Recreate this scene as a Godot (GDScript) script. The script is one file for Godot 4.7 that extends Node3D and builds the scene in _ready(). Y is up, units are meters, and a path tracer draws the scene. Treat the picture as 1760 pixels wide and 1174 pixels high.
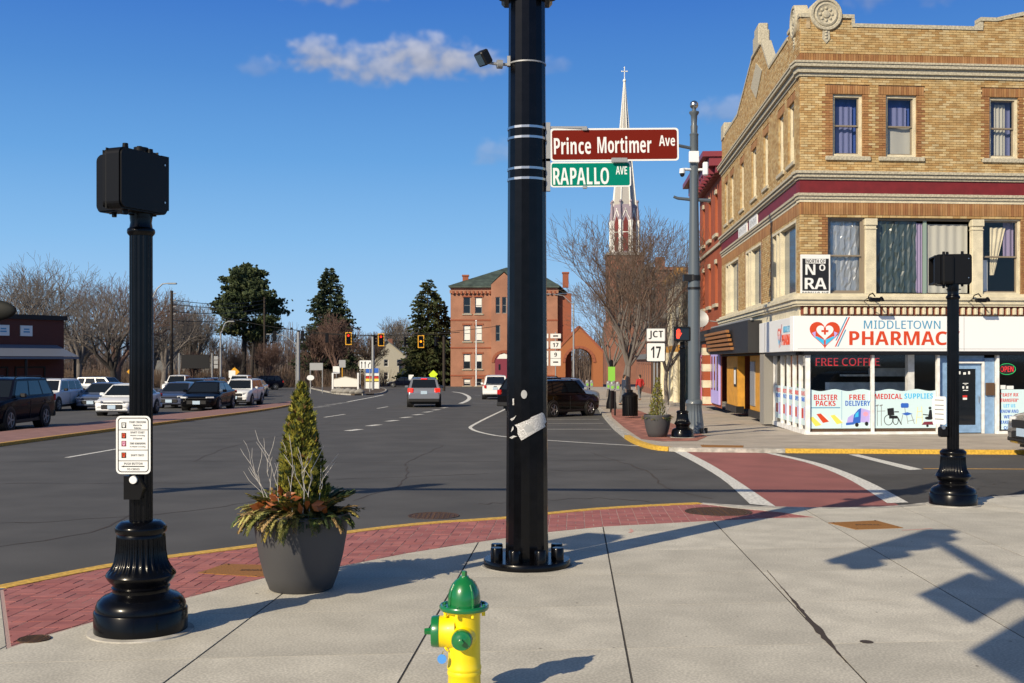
extends Node3D


# A mesh under construction: triangles with their own normals and, if wanted, colours.
class MB:
	var v := PackedVector3Array()
	var n := PackedVector3Array()
	var c := PackedColorArray()
	var col := Color.WHITE
	var xf := Transform3D()

	func tri(a: Vector3, b: Vector3, d: Vector3, na: Vector3, nb: Vector3, nd: Vector3) -> void:
		var A := xf * a
		var B := xf * b
		var D := xf * d
		var NA := xf.basis * na
		var NB := xf.basis * nb
		var ND := xf.basis * nd
		if (D - A).cross(B - A).dot(NA + NB + ND) < 0.0:
			v.append(A); v.append(D); v.append(B)
			n.append(NA); n.append(ND); n.append(NB)
		else:
			v.append(A); v.append(B); v.append(D)
			n.append(NA); n.append(NB); n.append(ND)
		c.append(col); c.append(col); c.append(col)

	func quad(a: Vector3, b: Vector3, d: Vector3, e: Vector3, nn: Vector3) -> void:
		tri(a, b, d, nn, nn, nn)
		tri(a, d, e, nn, nn, nn)

	# a flat face whose normal is worked out, turned to the side of «out»
	func face(a: Vector3, b: Vector3, d: Vector3, e: Vector3, out: Vector3) -> void:
		var nn := (d - a).cross(e - b)
		if nn.length() < 1e-9:
			return
		nn = nn.normalized()
		if nn.dot(out) < 0.0:
			nn = -nn
		quad(a, b, d, e, nn)

	func box(p: Vector3, s: Vector3, b := Basis()) -> void:
		var h := s * 0.5
		for ax in 3:
			var o := Vector3.ZERO; o[ax] = 1.0
			var uu := Vector3.ZERO; uu[(ax + 1) % 3] = h[(ax + 1) % 3]
			var vv := Vector3.ZERO; vv[(ax + 2) % 3] = h[(ax + 2) % 3]
			for sg in [-1.0, 1.0]:
				var q: Vector3 = o * sg * h[ax]
				quad(p + b * (q - uu - vv), p + b * (q + uu - vv), p + b * (q + uu + vv), p + b * (q - uu + vv), b * (o * sg))

	# a box with chamfered edges
	func bev(p: Vector3, s: Vector3, e: float, b := Basis()) -> void:
		var h := s * 0.5
		var i := h - Vector3(e, e, e)
		for ax in 3:
			var a1 := (ax + 1) % 3
			var a2 := (ax + 2) % 3
			for sg in [-1.0, 1.0]:
				var q := []
				for k in [[-1, -1], [1, -1], [1, 1], [-1, 1]]:
					var w := Vector3.ZERO
					w[ax] = sg * h[ax]; w[a1] = k[0] * i[a1]; w[a2] = k[1] * i[a2]
					q.append(p + b * w)
				var o := Vector3.ZERO; o[ax] = sg
				quad(q[0], q[1], q[2], q[3], b * o)
			for s1 in [-1.0, 1.0]:
				for s2 in [-1.0, 1.0]:
					var w1 := Vector3.ZERO; w1[a1] = s1 * h[a1]; w1[a2] = s2 * i[a2]
					var w2 := Vector3.ZERO; w2[a1] = s1 * i[a1]; w2[a2] = s2 * h[a2]
					var d := Vector3.ZERO; d[ax] = i[ax]
					var o2 := Vector3.ZERO; o2[a1] = s1; o2[a2] = s2
					quad(p + b * (w1 - d), p + b * (w1 + d), p + b * (w2 + d), p + b * (w2 - d), (b * o2).normalized())
		for sx in [-1.0, 1.0]:
			for sy in [-1.0, 1.0]:
				for sz in [-1.0, 1.0]:
					var o3 := (b * Vector3(sx, sy, sz)).normalized()
					tri(p + b * Vector3(sx * h.x, sy * i.y, sz * i.z), p + b * Vector3(sx * i.x, sy * h.y, sz * i.z), p + b * Vector3(sx * i.x, sy * i.y, sz * h.z), o3, o3, o3)

	# profile points are (radius, height, depth of the flutes)
	func lathe(pr: Array, segs: int, flutes := 0, at := Vector3.ZERO, b := Basis(), flat := false) -> void:
		var m := pr.size()
		var nor := []
		for k in m - 1:
			var d := Vector2(pr[k + 1].x - pr[k].x, pr[k + 1].y - pr[k].y)
			nor.append(Vector2(d.y, -d.x).normalized() if d.length() > 1e-7 else Vector2.ZERO)
		for k in m - 1:
			if nor[k] == Vector2.ZERO:
				continue
			var n0: Vector2 = nor[k]
			var n1: Vector2 = nor[k]
			if k > 0 and nor[k - 1].dot(nor[k]) > 0.72: n0 = (nor[k - 1] + nor[k]).normalized()
			if k < m - 2 and nor[k + 1].dot(nor[k]) > 0.72: n1 = (nor[k + 1] + nor[k]).normalized()
			for j in segs:
				var q := []
				var qn := []
				for e in [[k, j, n0], [k, j + 1, n0], [k + 1, j + 1, n1], [k + 1, j, n1]]:
					var th: float = TAU * e[1] / segs
					var p3 = pr[e[0]]
					var fd: float = p3.z if p3 is Vector3 else 0.0
					var f := 0.0
					var df := 0.0
					if flutes:
						var cc := 0.5 - 0.5 * cos(flutes * th)
						f = fd * (1.0 - cc * cc) * -1.0 + 0.0
						df = fd * 2.0 * cc * 0.5 * flutes * sin(flutes * th)
					var r: float = p3.x + f
					var cs := cos(th); var sn := sin(th)
					q.append(at + b * Vector3(r * cs, p3.y, r * sn))
					var nn := Vector3(e[2].x * cs, e[2].y, e[2].x * sn)
					if flutes and fd > 0.0 and r > 1e-4:
						nn = (nn - Vector3(-sn, 0, cs) * (df / r) * e[2].x).normalized()
					if flat:
						var tm := TAU * (j + 0.5) / segs
						nn = Vector3(e[2].x * cos(tm), e[2].y, e[2].x * sin(tm))
					qn.append((b * nn).normalized())
				tri(q[0], q[1], q[2], qn[0], qn[1], qn[2])
				tri(q[0], q[2], q[3], qn[0], qn[2], qn[3])

	func cyl(a: Vector3, b: Vector3, r0: float, r1 := -1.0, segs := 10, caps := true) -> void:
		if r1 < 0.0: r1 = r0
		var d := (b - a).normalized()
		var s := d.cross(Vector3.UP if absf(d.y) < 0.9 else Vector3.RIGHT).normalized()
		var t := d.cross(s)
		for j in segs:
			var t0 := TAU * j / segs
			var t1 := TAU * (j + 1) / segs
			var o0 := s * cos(t0) + t * sin(t0)
			var o1 := s * cos(t1) + t * sin(t1)
			tri(a + o0 * r0, a + o1 * r0, b + o1 * r1, o0, o1, o1)
			if r1 > 1e-5: tri(a + o0 * r0, b + o1 * r1, b + o0 * r1, o0, o1, o0)
			if caps:
				tri(a, a + o0 * r0, a + o1 * r0, -d, -d, -d)
				if r1 > 1e-5: tri(b, b + o0 * r1, b + o1 * r1, d, d, d)

	func tube(ps: Array, r0: float, r1: float, segs := 8) -> void:
		for k in ps.size() - 1:
			var f0 := float(k) / (ps.size() - 1)
			var f1 := float(k + 1) / (ps.size() - 1)
			cyl(ps[k], ps[k + 1], lerpf(r0, r1, f0), lerpf(r0, r1, f1), segs, k == 0 or k == ps.size() - 2)

	# a twig: an open three-sided tube
	func stick(a: Vector3, b: Vector3, r0: float, r1: float) -> void:
		var d := (b - a).normalized()
		var s := d.cross(Vector3.UP if absf(d.y) < 0.9 else Vector3.RIGHT).normalized()
		var t := d.cross(s)
		var o := [s, s * -0.5 + t * 0.866, s * -0.5 - t * 0.866]
		for j in 3:
			var p: Vector3 = o[j]
			var q: Vector3 = o[(j + 1) % 3]
			tri(a + p * r0, a + q * r0, b + q * r1, p, q, q)
			tri(a + p * r0, b + q * r1, b + p * r1, p, q, p)

	func ball(p: Vector3, r: Vector3, segs := 12, rings := 8) -> void:
		for i in rings:
			for j in segs:
				var q := []
				var qn := []
				for e in [[i, j], [i, j + 1], [i + 1, j + 1], [i + 1, j]]:
					var la: float = PI * e[0] / rings - PI / 2
					var lo: float = TAU * e[1] / segs
					var u := Vector3(cos(la) * cos(lo), sin(la), cos(la) * sin(lo))
					q.append(p + u * r)
					qn.append((u / r).normalized())
				if i < rings - 1: tri(q[0], q[2], q[3], qn[0], qn[2], qn[3])
				if i > 0: tri(q[0], q[1], q[2], qn[0], qn[1], qn[2])

	# triangles of a polygon, point by point
	func cut(poly: PackedVector2Array) -> PackedVector2Array:
		var out := PackedVector2Array()
		var idx := Geometry2D.triangulate_polygon(poly)
		if idx.is_empty():
			poly = poly.duplicate()
			poly.reverse()
			idx = Geometry2D.triangulate_polygon(poly)
		if idx.is_empty():
			for g in Geometry2D.decompose_polygon_in_convex(poly):
				for k in g.size() - 2: out.append_array(PackedVector2Array([g[0], g[k + 1], g[k + 2]]))
		for i in idx: out.append(poly[i])
		return out

	# a polygon in x, y pushed from z0 to z1
	func prism(poly: PackedVector2Array, z0: float, z1: float, back := true) -> void:
		var idx := cut(poly)
		for k in range(0, idx.size(), 3):
			var a := idx[k]; var b := idx[k + 1]; var d := idx[k + 2]
			tri(Vector3(a.x, a.y, z1), Vector3(b.x, b.y, z1), Vector3(d.x, d.y, z1), Vector3.BACK, Vector3.BACK, Vector3.BACK)
			if back: tri(Vector3(a.x, a.y, z0), Vector3(b.x, b.y, z0), Vector3(d.x, d.y, z0), Vector3.FORWARD, Vector3.FORWARD, Vector3.FORWARD)
		var ccw := not Geometry2D.is_polygon_clockwise(poly)
		for k in poly.size():
			var a := poly[k]; var b := poly[(k + 1) % poly.size()]
			var o := Vector3(b.y - a.y, a.x - b.x, 0).normalized() * (1.0 if ccw else -1.0)
			quad(Vector3(a.x, a.y, z0), Vector3(b.x, b.y, z0), Vector3(b.x, b.y, z1), Vector3(a.x, a.y, z1), o)

	# a piece of the sloping ground: poly holds (x, distance), top at «lev» over the plane, sides «thick» deep
	func sheet(poly: PackedVector2Array, lev := 0.0, thick := 0.0) -> void:
		var idx := cut(poly)
		var P := func(q: Vector2, l: float) -> Vector3: return Vector3(q.x, -0.0115 * (q.y - 6.0) + l, -q.y)
		for k in range(0, idx.size(), 3):
			tri(P.call(idx[k], lev), P.call(idx[k + 1], lev), P.call(idx[k + 2], lev), Vector3.UP, Vector3.UP, Vector3.UP)
		if thick > 0.0:
			var ccw := not Geometry2D.is_polygon_clockwise(poly)
			for k in poly.size():
				var a := poly[k]; var b := poly[(k + 1) % poly.size()]
				var o := Vector3(b.y - a.y, 0, b.x - a.x).normalized() * (1.0 if ccw else -1.0)
				quad(P.call(a, lev), P.call(b, lev), P.call(b, lev - thick), P.call(a, lev - thick), o)

	func mesh(m: Material, colored := false) -> ArrayMesh:
		var a := []
		a.resize(Mesh.ARRAY_MAX)
		a[Mesh.ARRAY_VERTEX] = v
		a[Mesh.ARRAY_NORMAL] = n
		if colored: a[Mesh.ARRAY_COLOR] = c
		var am := ArrayMesh.new()
		am.add_surface_from_arrays(Mesh.PRIMITIVE_TRIANGLES, a)
		am.surface_set_material(0, m)
		return am

var M := {}
var T := {}
var used := {}
var rng := RandomNumberGenerator.new()
var font_bold := SystemFont.new()
var font_reg := SystemFont.new()

func numbered(called: String) -> String:
	used[called] = used.get(called, -1) + 1
	return called if used[called] == 0 else "%s_%03d" % [called, used[called]]

func thing(called: String, label: String, category: String, at := Vector3.ZERO, turn := 0.0, group := "") -> Node3D:
	var o := Node3D.new()
	o.name = numbered(called)
	add_child(o)
	o.position = at
	o.rotation.y = turn
	tag(o, label, category, group)
	return o

func tag(o: Node, label: String, category := "", group := "") -> void:
	o.set_meta("label", label)
	if category: o.set_meta("category", category)
	if group: o.set_meta("group", group)

func part(called: String, mb, m: Material, parent: Node, colored := false) -> MeshInstance3D:
	var o := MeshInstance3D.new()
	var taken := 0
	var nm := called
	while parent.has_node(NodePath(nm)):
		taken += 1
		nm = "%s_%03d" % [called, taken]
	o.name = nm
	if mb is MB:
		o.mesh = mb.mesh(m, colored)
	else:
		o.mesh = mb
		if m: o.material_override = null
		if m: o.set_surface_override_material(0, m)
	parent.add_child(o, true)
	return o

# many alike pieces under one parent, without looking through the names already taken
func piece(called: String, k: int, mesh: Mesh, m: Material, parent: Node, t := Transform3D()) -> void:
	var o := MeshInstance3D.new()
	o.name = called if k == 0 else "%s_%03d" % [called, k]
	o.mesh = mesh
	if m: o.set_surface_override_material(0, m)
	o.transform = t
	parent.add_child(o, true)

func struct(called: String, mb: MB, m: Material, label := "") -> MeshInstance3D:
	var o := MeshInstance3D.new()
	o.name = numbered(called)
	o.mesh = mb.mesh(m)
	o.set_meta("kind", "structure")
	if label: o.set_meta("label", label)
	add_child(o)
	return o

func copy_of(src: Node3D, called: String, label: String, at: Vector3, turn := 0.0) -> Node3D:
	var o: Node3D = src.duplicate()
	o.name = numbered(called)
	add_child(o)
	o.position = at
	o.rotation = Vector3(0, turn, 0)
	o.set_meta("label", label)
	return o

func G(x: float, dist: float, lev := 0.0) -> Vector3:
	return Vector3(x, -0.0115 * (dist - 6.0) + lev, -dist)

func lin(r: float, g: float, b: float) -> Color:
	return Color(r, g, b).linear_to_srgb()

func noise_tex(freq: float, lo: float, hi: float, kind := FastNoiseLite.TYPE_SIMPLEX_SMOOTH, oct := 4, seed_ := 1, size := 512) -> NoiseTexture2D:
	var f := FastNoiseLite.new()
	f.noise_type = kind
	f.frequency = freq
	f.fractal_octaves = oct
	f.seed = seed_
	var t := NoiseTexture2D.new()
	t.width = size; t.height = size
	t.seamless = true
	t.noise = f
	var g := Gradient.new()
	g.set_color(0, Color(lo, lo, lo)); g.set_color(1, Color(hi, hi, hi))
	g.set_offset(0, 0.2); g.set_offset(1, 0.8)
	t.color_ramp = g
	t.set_meta("mean", (Color(lo, lo, lo).srgb_to_linear().r + Color(hi, hi, hi).srgb_to_linear().r) / 2.0)
	return t

# col holds real-world linear values
func mk(key: String, col: Color, rough := 0.7, tex = null, scale := 1.0, tex2 = null, scale2 := 0.1, bump := 0.0, metal := 0.0) -> StandardMaterial3D:
	var m := StandardMaterial3D.new()
	m.resource_name = key
	# the patterns darken on average by their mean, so the plain colour is raised by as much
	var k := 1.0
	for t in [tex, tex2]:
		if t: k *= t.get_meta("mean")
	col = Color(minf(col.r / k, 1), minf(col.g / k, 1), minf(col.b / k, 1))
	m.albedo_color = Color(col.r, col.g, col.b).linear_to_srgb()
	m.roughness = rough
	m.metallic = metal
	if tex:
		m.albedo_texture = tex
		m.uv1_triplanar = true
		m.uv1_world_triplanar = true
		m.uv1_scale = Vector3.ONE * scale
		if bump > 0.0:
			m.heightmap_enabled = true
			m.heightmap_texture = tex
			m.heightmap_scale = bump
	if tex2:
		m.detail_enabled = true
		m.detail_albedo = tex2
		m.detail_blend_mode = BaseMaterial3D.BLEND_MODE_MUL
		m.detail_uv_layer = BaseMaterial3D.DETAIL_UV_2
		m.uv2_triplanar = true
		m.uv2_world_triplanar = true
		m.uv2_scale = Vector3.ONE * scale2
	M[key] = m
	return m

func glow(key: String, col: Color, energy: float) -> void:
	var m := mk(key, col, 0.4)
	m.emission_enabled = true
	m.emission = Color(col.r, col.g, col.b).linear_to_srgb()
	m.emission_energy_multiplier = energy

func paint(key: String, col: Color, rough := 0.3, coat := 1.0) -> void:
	var m := mk(key, col, rough)
	m.clearcoat_enabled = true
	m.clearcoat = coat
	m.clearcoat_roughness = 0.06

# lettering: at = middle of the line, basis x to the right, y up, z to the reader; w and h in metres (w 0 keeps the type's own width)
func text(parent: Node, called: String, s: String, at: Transform3D, w: float, h: float, m: Material, depth := 0.004, bold := true) -> MeshInstance3D:
	var t := TextMesh.new()
	t.font = font_bold if bold else font_reg
	t.text = s
	t.font_size = 40
	t.pixel_size = 0.01
	t.curve_step = 2.0
	t.depth = 0.01
	var bb := t.get_aabb()
	var ky := h / maxf(bb.size.y, 0.001)
	var kx := w / maxf(bb.size.x, 0.001) if w > 0.0 else ky
	var o := MeshInstance3D.new()
	o.name = called
	o.mesh = t
	t.material = m
	var c := bb.get_center()
	o.transform = at * Transform3D(Basis.from_scale(Vector3(kx, ky, depth / 0.01)), Vector3(-c.x * kx, -c.y * ky, 0))
	parent.add_child(o, true)
	return o

func at2(f: Transform3D, x: float, y: float, z: float) -> Transform3D:
	return f * Transform3D(Basis(), Vector3(x, y, z))

func rect(x0: float, y0: float, x1: float, y1: float) -> PackedVector2Array:
	return PackedVector2Array([Vector2(x0, y0), Vector2(x1, y0), Vector2(x1, y1), Vector2(x0, y1)])

func rrect(x0: float, y0: float, x1: float, y1: float, r: float, k := 5) -> PackedVector2Array:
	var p := PackedVector2Array()
	for e in [[x1 - r, y0 + r, -PI / 2], [x1 - r, y1 - r, 0.0], [x0 + r, y1 - r, PI / 2], [x0 + r, y0 + r, PI]]:
		for i in k + 1:
			var a: float = e[2] + PI / 2 * i / k
			p.append(Vector2(e[0] + r * cos(a), e[1] + r * sin(a)))
	return p

func ell(cx: float, cy: float, rx: float, ry: float, k := 20) -> PackedVector2Array:
	var p := PackedVector2Array()
	for i in k:
		p.append(Vector2(cx + rx * cos(TAU * i / k), cy + ry * sin(TAU * i / k)))
	return p

# a line on the ground as a ribbon of the given width
func ribbon(ps: Array, w: float) -> PackedVector2Array:
	var l := []
	var r := []
	for k in ps.size():
		var d: Vector2 = (ps[mini(k + 1, ps.size() - 1)] - ps[maxi(k - 1, 0)]).normalized()
		var o := Vector2(-d.y, d.x) * w * 0.5
		l.append(ps[k] + o)
		r.append(ps[k] - o)
	r.reverse()
	return PackedVector2Array(l + r)

func along(ps: Array, t: float) -> Vector2:
	var total := 0.0
	for k in ps.size() - 1: total += ps[k].distance_to(ps[k + 1])
	var want := t * total
	for k in ps.size() - 1:
		var d: float = ps[k].distance_to(ps[k + 1])
		if want <= d or k == ps.size() - 2:
			return ps[k].lerp(ps[k + 1], want / d)
		want -= d
	return ps[-1]

func smooth_line(ps: Array, n: int) -> Array:
	var cv := Curve2D.new()
	for k in ps.size():
		var d: Vector2 = (ps[mini(k + 1, ps.size() - 1)] - ps[maxi(k - 1, 0)]) / 6.0
		cv.add_point(ps[k], -d, d)
	var out := []
	for k in n + 1:
		out.append(cv.sample_baked(cv.get_baked_length() * k / n, true))
	return out

func _ready() -> void:
	# ---- camera, sky, sun, exposure
	var cam := Camera3D.new()
	cam.name = "camera"
	cam.projection = Camera3D.PROJECTION_FRUSTUM
	cam.near = 0.1
	cam.far = 3000.0
	cam.size = 0.1 * 1174.0 / 1950.0
	cam.frustum_offset = Vector2(0, 0.1 * 34.0 / 1950.0)
	cam.position = Vector3(0, 1.85, 0)
	add_child(cam)
	cam.current = true
	var env := Environment.new()
	env.background_mode = Environment.BG_SKY
	env.tonemap_mode = Environment.TONE_MAPPER_LINEAR
	env.tonemap_exposure = 1.1
	env.sdfgi_enabled = true
	env.ssao_enabled = true
	env.ssil_enabled = true
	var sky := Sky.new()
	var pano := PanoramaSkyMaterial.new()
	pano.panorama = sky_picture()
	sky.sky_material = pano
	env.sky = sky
	var we := WorldEnvironment.new()
	we.name = "air"
	we.environment = env
	add_child(we)
	var sun := DirectionalLight3D.new()
	sun.name = "sun"
	sun.light_energy = 1.55
	sun.light_color = Color(1.0, 0.935, 0.82)
	sun.light_angular_distance = 0.5
	sun.shadow_enabled = true
	var az := deg_to_rad(39.0)
	var el := deg_to_rad(30.0)
	sun.basis = Basis.looking_at(Vector3(sin(az) * cos(el), -sin(el), -cos(az) * cos(el)))
	add_child(sun)
	rng.seed = 7
	font_bold.font_names = PackedStringArray(["Droid Sans"])
	font_bold.font_weight = 700
	font_reg.font_names = PackedStringArray(["Droid Sans"])
	materials()
	ground()
	pharmacy()
	brick_row()
	school()
	church()
	far_buildings()
	trees()
	street_things()
	near_poles()
	planters()
	hydrant()
	vehicles()
	people()

# The sky as a computed panorama: blue air that pales towards the horizon, and a few thin clouds.
func sky_picture() -> ImageTexture:
	var W := 4096
	var H := 2048
	var im := Image.create(W, H, false, Image.FORMAT_RGBF)
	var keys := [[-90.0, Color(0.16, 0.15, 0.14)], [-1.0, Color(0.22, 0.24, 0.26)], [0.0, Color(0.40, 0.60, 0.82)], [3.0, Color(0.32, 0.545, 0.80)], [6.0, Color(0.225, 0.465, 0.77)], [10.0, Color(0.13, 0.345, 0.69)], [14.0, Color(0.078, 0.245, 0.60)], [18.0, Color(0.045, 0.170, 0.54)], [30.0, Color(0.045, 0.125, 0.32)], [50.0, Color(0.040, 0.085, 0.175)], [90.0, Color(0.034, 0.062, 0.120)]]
	for y in H:
		var e := 90.0 - (y + 0.5) / H * 180.0
		var c: Color = keys[-1][1]
		for k in keys.size() - 1:
			if e >= keys[k][0] and e <= keys[k + 1][0]:
				c = keys[k][1].lerp(keys[k + 1][1], (e - keys[k][0]) / (keys[k + 1][0] - keys[k][0]))
				break
		im.fill_rect(Rect2i(0, y, W, 1), c)
	# pale glow added to the air round the unseen sun, to warm the shadows
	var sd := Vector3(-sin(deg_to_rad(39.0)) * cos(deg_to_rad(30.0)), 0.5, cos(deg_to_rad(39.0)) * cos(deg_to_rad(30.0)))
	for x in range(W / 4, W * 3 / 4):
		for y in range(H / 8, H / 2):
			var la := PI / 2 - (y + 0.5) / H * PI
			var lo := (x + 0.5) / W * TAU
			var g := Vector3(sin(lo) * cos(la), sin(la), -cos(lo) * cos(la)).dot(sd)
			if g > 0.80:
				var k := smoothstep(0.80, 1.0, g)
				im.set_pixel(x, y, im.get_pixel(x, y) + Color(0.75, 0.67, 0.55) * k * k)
	var f := FastNoiseLite.new()
	f.seed = 11
	f.frequency = 0.5
	f.fractal_octaves = 6
	f.fractal_gain = 0.52
	# clouds: bearing from straight ahead, elevation, half width, half height, strength
	var cl := [[-6.0, 14.7, 5.8, 1.05, 0.62], [-9.7, 15.0, 1.7, 0.95, 0.6], [-4.4, 15.2, 2.6, 1.0, 0.7], [-7.2, 14.2, 2.4, 0.8, 0.5], [-2.2, 14.8, 2.2, 0.8, 0.45], [-12.6, 14.2, 1.0, 0.6, 0.22], [-9.0, 17.8, 3.2, 0.7, 0.5], [-0.9, 10.4, 1.3, 0.8, 0.28], [11.0, 12.2, 2.2, 0.8, 0.32], [17.6, 17.2, 1.4, 0.9, 0.3], [20.6, 17.0, 1.6, 0.8, 0.3], [2.0, 14.6, 1.2, 0.5, 0.2],
		[-40.0, 16.0, 6.0, 1.5, 0.6], [45.0, 20.0, 8.0, 2.0, 0.6], [90.0, 14.0, 7.0, 1.6, 0.6], [-95.0, 18.0, 7.0, 1.8, 0.6], [150.0, 16.0, 8.0, 1.6, 0.6], [-150.0, 22.0, 6.0, 2.0, 0.6]]
	for k in cl:
		var x0 := floori((k[0] - k[2] * 1.8) / 360.0 * W)
		var x1 := ceili((k[0] + k[2] * 1.8) / 360.0 * W)
		var y0 := floori((90.0 - k[1] - k[3] * 2.2) / 180.0 * H)
		var y1 := ceili((90.0 - k[1] + k[3] * 2.2) / 180.0 * H)
		for x in range(x0, x1 + 1):
			for y in range(y0, y1 + 1):
				var az := (x + 0.5) / W * 360.0
				var e := 90.0 - (y + 0.5) / H * 180.0
				var dx: float = (az - k[0]) / k[2]
				var dy: float = (e - k[1]) / k[3]
				if dy < 0.0: dy *= 1.15
				var body := 1.0 - (dx * dx + dy * dy) * 0.8
				var nn := f.get_noise_2d(az * 1.5, e * 2.2 + 50.0)
				var d := clampf(body * 1.0 + nn * 0.75 - 0.08, 0.0, 1.0)
				d = smoothstep(0.0, 1.05, d) * k[4]
				if d > 0.0:
					var px := posmod(x, W)
					var white := Color(0.47, 0.49, 0.58) * (0.85 + 0.25 * clampf(dy, -0.6, 1.0) + 0.22 * nn)
					im.set_pixel(px, y, im.get_pixel(px, y).lerp(white, d))
	return ImageTexture.create_from_image(im)

func materials() -> void:
	T.fine = noise_tex(0.09, 0.72, 1.0, FastNoiseLite.TYPE_SIMPLEX_SMOOTH, 5, 3)
	T.blot = noise_tex(0.012, 0.70, 1.0, FastNoiseLite.TYPE_SIMPLEX_SMOOTH, 5, 5)
	T.soft = noise_tex(0.010, 0.90, 1.0, FastNoiseLite.TYPE_SIMPLEX_SMOOTH, 4, 15)
	T.speck = noise_tex(0.30, 0.45, 1.0, FastNoiseLite.TYPE_SIMPLEX, 3, 8)
	T.grit = noise_tex(0.35, 0.74, 1.0, FastNoiseLite.TYPE_SIMPLEX, 3, 9)
	T.dust = noise_tex(0.45, 0.88, 1.0, FastNoiseLite.TYPE_SIMPLEX, 3, 19)
	T.wear = noise_tex(0.05, 0.80, 1.0, FastNoiseLite.TYPE_SIMPLEX, 5, 22)
	T.grain = noise_tex(0.16, 0.85, 1.0, FastNoiseLite.TYPE_SIMPLEX, 5, 29)
	T.pale = noise_tex(0.014, 0.92, 1.0, FastNoiseLite.TYPE_SIMPLEX_SMOOTH, 6, 37)
	T.stain = noise_tex(0.018, 0.87, 1.0, FastNoiseLite.TYPE_SIMPLEX_SMOOTH, 6, 33)
	T.worn = noise_tex(0.06, 0.35, 1.0, FastNoiseLite.TYPE_SIMPLEX, 5, 12)
	mk("asphalt", Color(0.076, 0.074, 0.072), 0.9, T.grain, 0.6, T.stain, 0.055, 0.3)
	mk("asphalt_patch", Color(0.058, 0.056, 0.053), 0.88, T.grit, 0.8, T.soft, 0.2, 0.3)
	mk("soil", Color(0.16, 0.125, 0.075), 0.95, T.speck, 0.5, T.blot, 0.05)
	mk("mulch", Color(0.10, 0.07, 0.045), 0.95, T.speck, 0.9)
	var k := 0
	for t in [1.0, 0.92, 1.04, 0.96]:
		mk("concrete%d" % k, Color(0.53, 0.50, 0.425) * t, 0.88, T.grain, 0.45, T.pale, [0.23, 0.17, 0.27, 0.20][k], 0.08)
		k += 1
	mk("concrete_far", Color(0.42, 0.37, 0.31), 0.88, T.grit, 0.6, T.soft, 0.15)
	mk("bedding", Color(0.06, 0.055, 0.05), 0.95, T.speck, 1.0)
	mk("grout", Color(0.44, 0.31, 0.28), 0.95, T.fine, 2.0)
	k = 0
	for c in [Color(0.345, 0.120, 0.110), Color(0.315, 0.106, 0.099), Color(0.37, 0.136, 0.124), Color(0.335, 0.124, 0.117)]:
		mk("paver%d" % k, c, 0.85, T.dust, 2.0, T.soft, 0.5, 0.06)
		k += 1
	mk("red_crossing", Color(0.30, 0.105, 0.092), 0.8, T.grit, 0.8, T.soft, 0.12)
	mk("brick_walk", Color(0.33, 0.135, 0.10), 0.85, T.fine, 1.5, T.blot, 0.3)
	mk("kerb_stone", Color(0.42, 0.40, 0.36), 0.85, T.grit, 1.5, T.blot, 0.5)
	mk("kerb_yellow", Color(0.66, 0.40, 0.05), 0.6, T.dust, 1.2, T.wear, 0.5)
	mk("road_white", Color(0.68, 0.67, 0.62), 0.7, T.dust, 1.6, T.wear, 0.5)
	mk("road_yellow", Color(0.55, 0.31, 0.06), 0.7, T.dust, 1.6, T.wear, 0.5)
	mk("tar", Color(0.055, 0.040, 0.030), 0.8, T.fine, 3.0)
	mk("rust", Color(0.30, 0.130, 0.022), 0.75, T.fine, 3.0, T.wear, 1.4, 0.05)
	mk("rust_dark", Color(0.10, 0.05, 0.022), 0.7, T.speck, 3.0, T.worn, 1.6, 0.1)
	mk("rust_letter", Color(0.07, 0.035, 0.015), 0.7)
	paint("black_pole", Color(0.0032, 0.0034, 0.005), 0.24, 0.12)
	M.black_pole.metallic_specular = 0.30
	M.black_pole.detail_enabled = true
	M.black_pole.detail_albedo = T.blot
	M.black_pole.detail_blend_mode = BaseMaterial3D.BLEND_MODE_MUL
	M.black_pole.detail_uv_layer = BaseMaterial3D.DETAIL_UV_2
	M.black_pole.uv2_triplanar = true
	M.black_pole.uv2_world_triplanar = true
	paint("black_housing", Color(0.004, 0.004, 0.005), 0.45, 0.1)
	M.black_housing.metallic_specular = 0.28
	mk("rubber", Color(0.012, 0.012, 0.012), 0.8)
	mk("dark_metal", Color(0.018, 0.018, 0.02), 0.45, null, 1, null, 1, 0, 0.5)
	mk("steel", Color(0.55, 0.55, 0.55), 0.3, null, 1, null, 1, 0, 1.0)
	mk("galvanised", Color(0.34, 0.35, 0.36), 0.55, T.fine, 4.0, null, 1, 0, 0.4)
	paint("grey_pole", Color(0.085, 0.105, 0.125), 0.45, 0.4)
	mk("sign_white", Color(0.80, 0.81, 0.80), 0.45)
	mk("sign_back", Color(0.34, 0.35, 0.36), 0.5)
	mk("sign_brown", Color(0.16, 0.013, 0.007), 0.6)
	M.sign_brown.metallic_specular = 0.2
	mk("sign_green", Color(0.0, 0.20, 0.140), 0.6)
	M.sign_green.metallic_specular = 0.2
	mk("ink", Color(0.012, 0.012, 0.013), 0.5)
	mk("ink_soft", Color(0.20, 0.20, 0.20), 0.5)
	mk("ink_red", Color(0.60, 0.030, 0.022), 0.45)
	mk("ink_orange", Color(0.62, 0.060, 0.012), 0.45)
	mk("ink_blue", Color(0.03, 0.13, 0.55), 0.45)
	mk("ink_cyan", Color(0.05, 0.50, 0.85), 0.45)
	mk("ink_steel", Color(0.09, 0.32, 0.52), 0.45)
	mk("ink_pink", Color(0.75, 0.35, 0.50), 0.45)
	mk("ink_purple", Color(0.28, 0.17, 0.62), 0.45)
	mk("ink_lilac", Color(0.48, 0.40, 0.80), 0.45)
	mk("ink_yellow", Color(0.85, 0.72, 0.12), 0.45)
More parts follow.
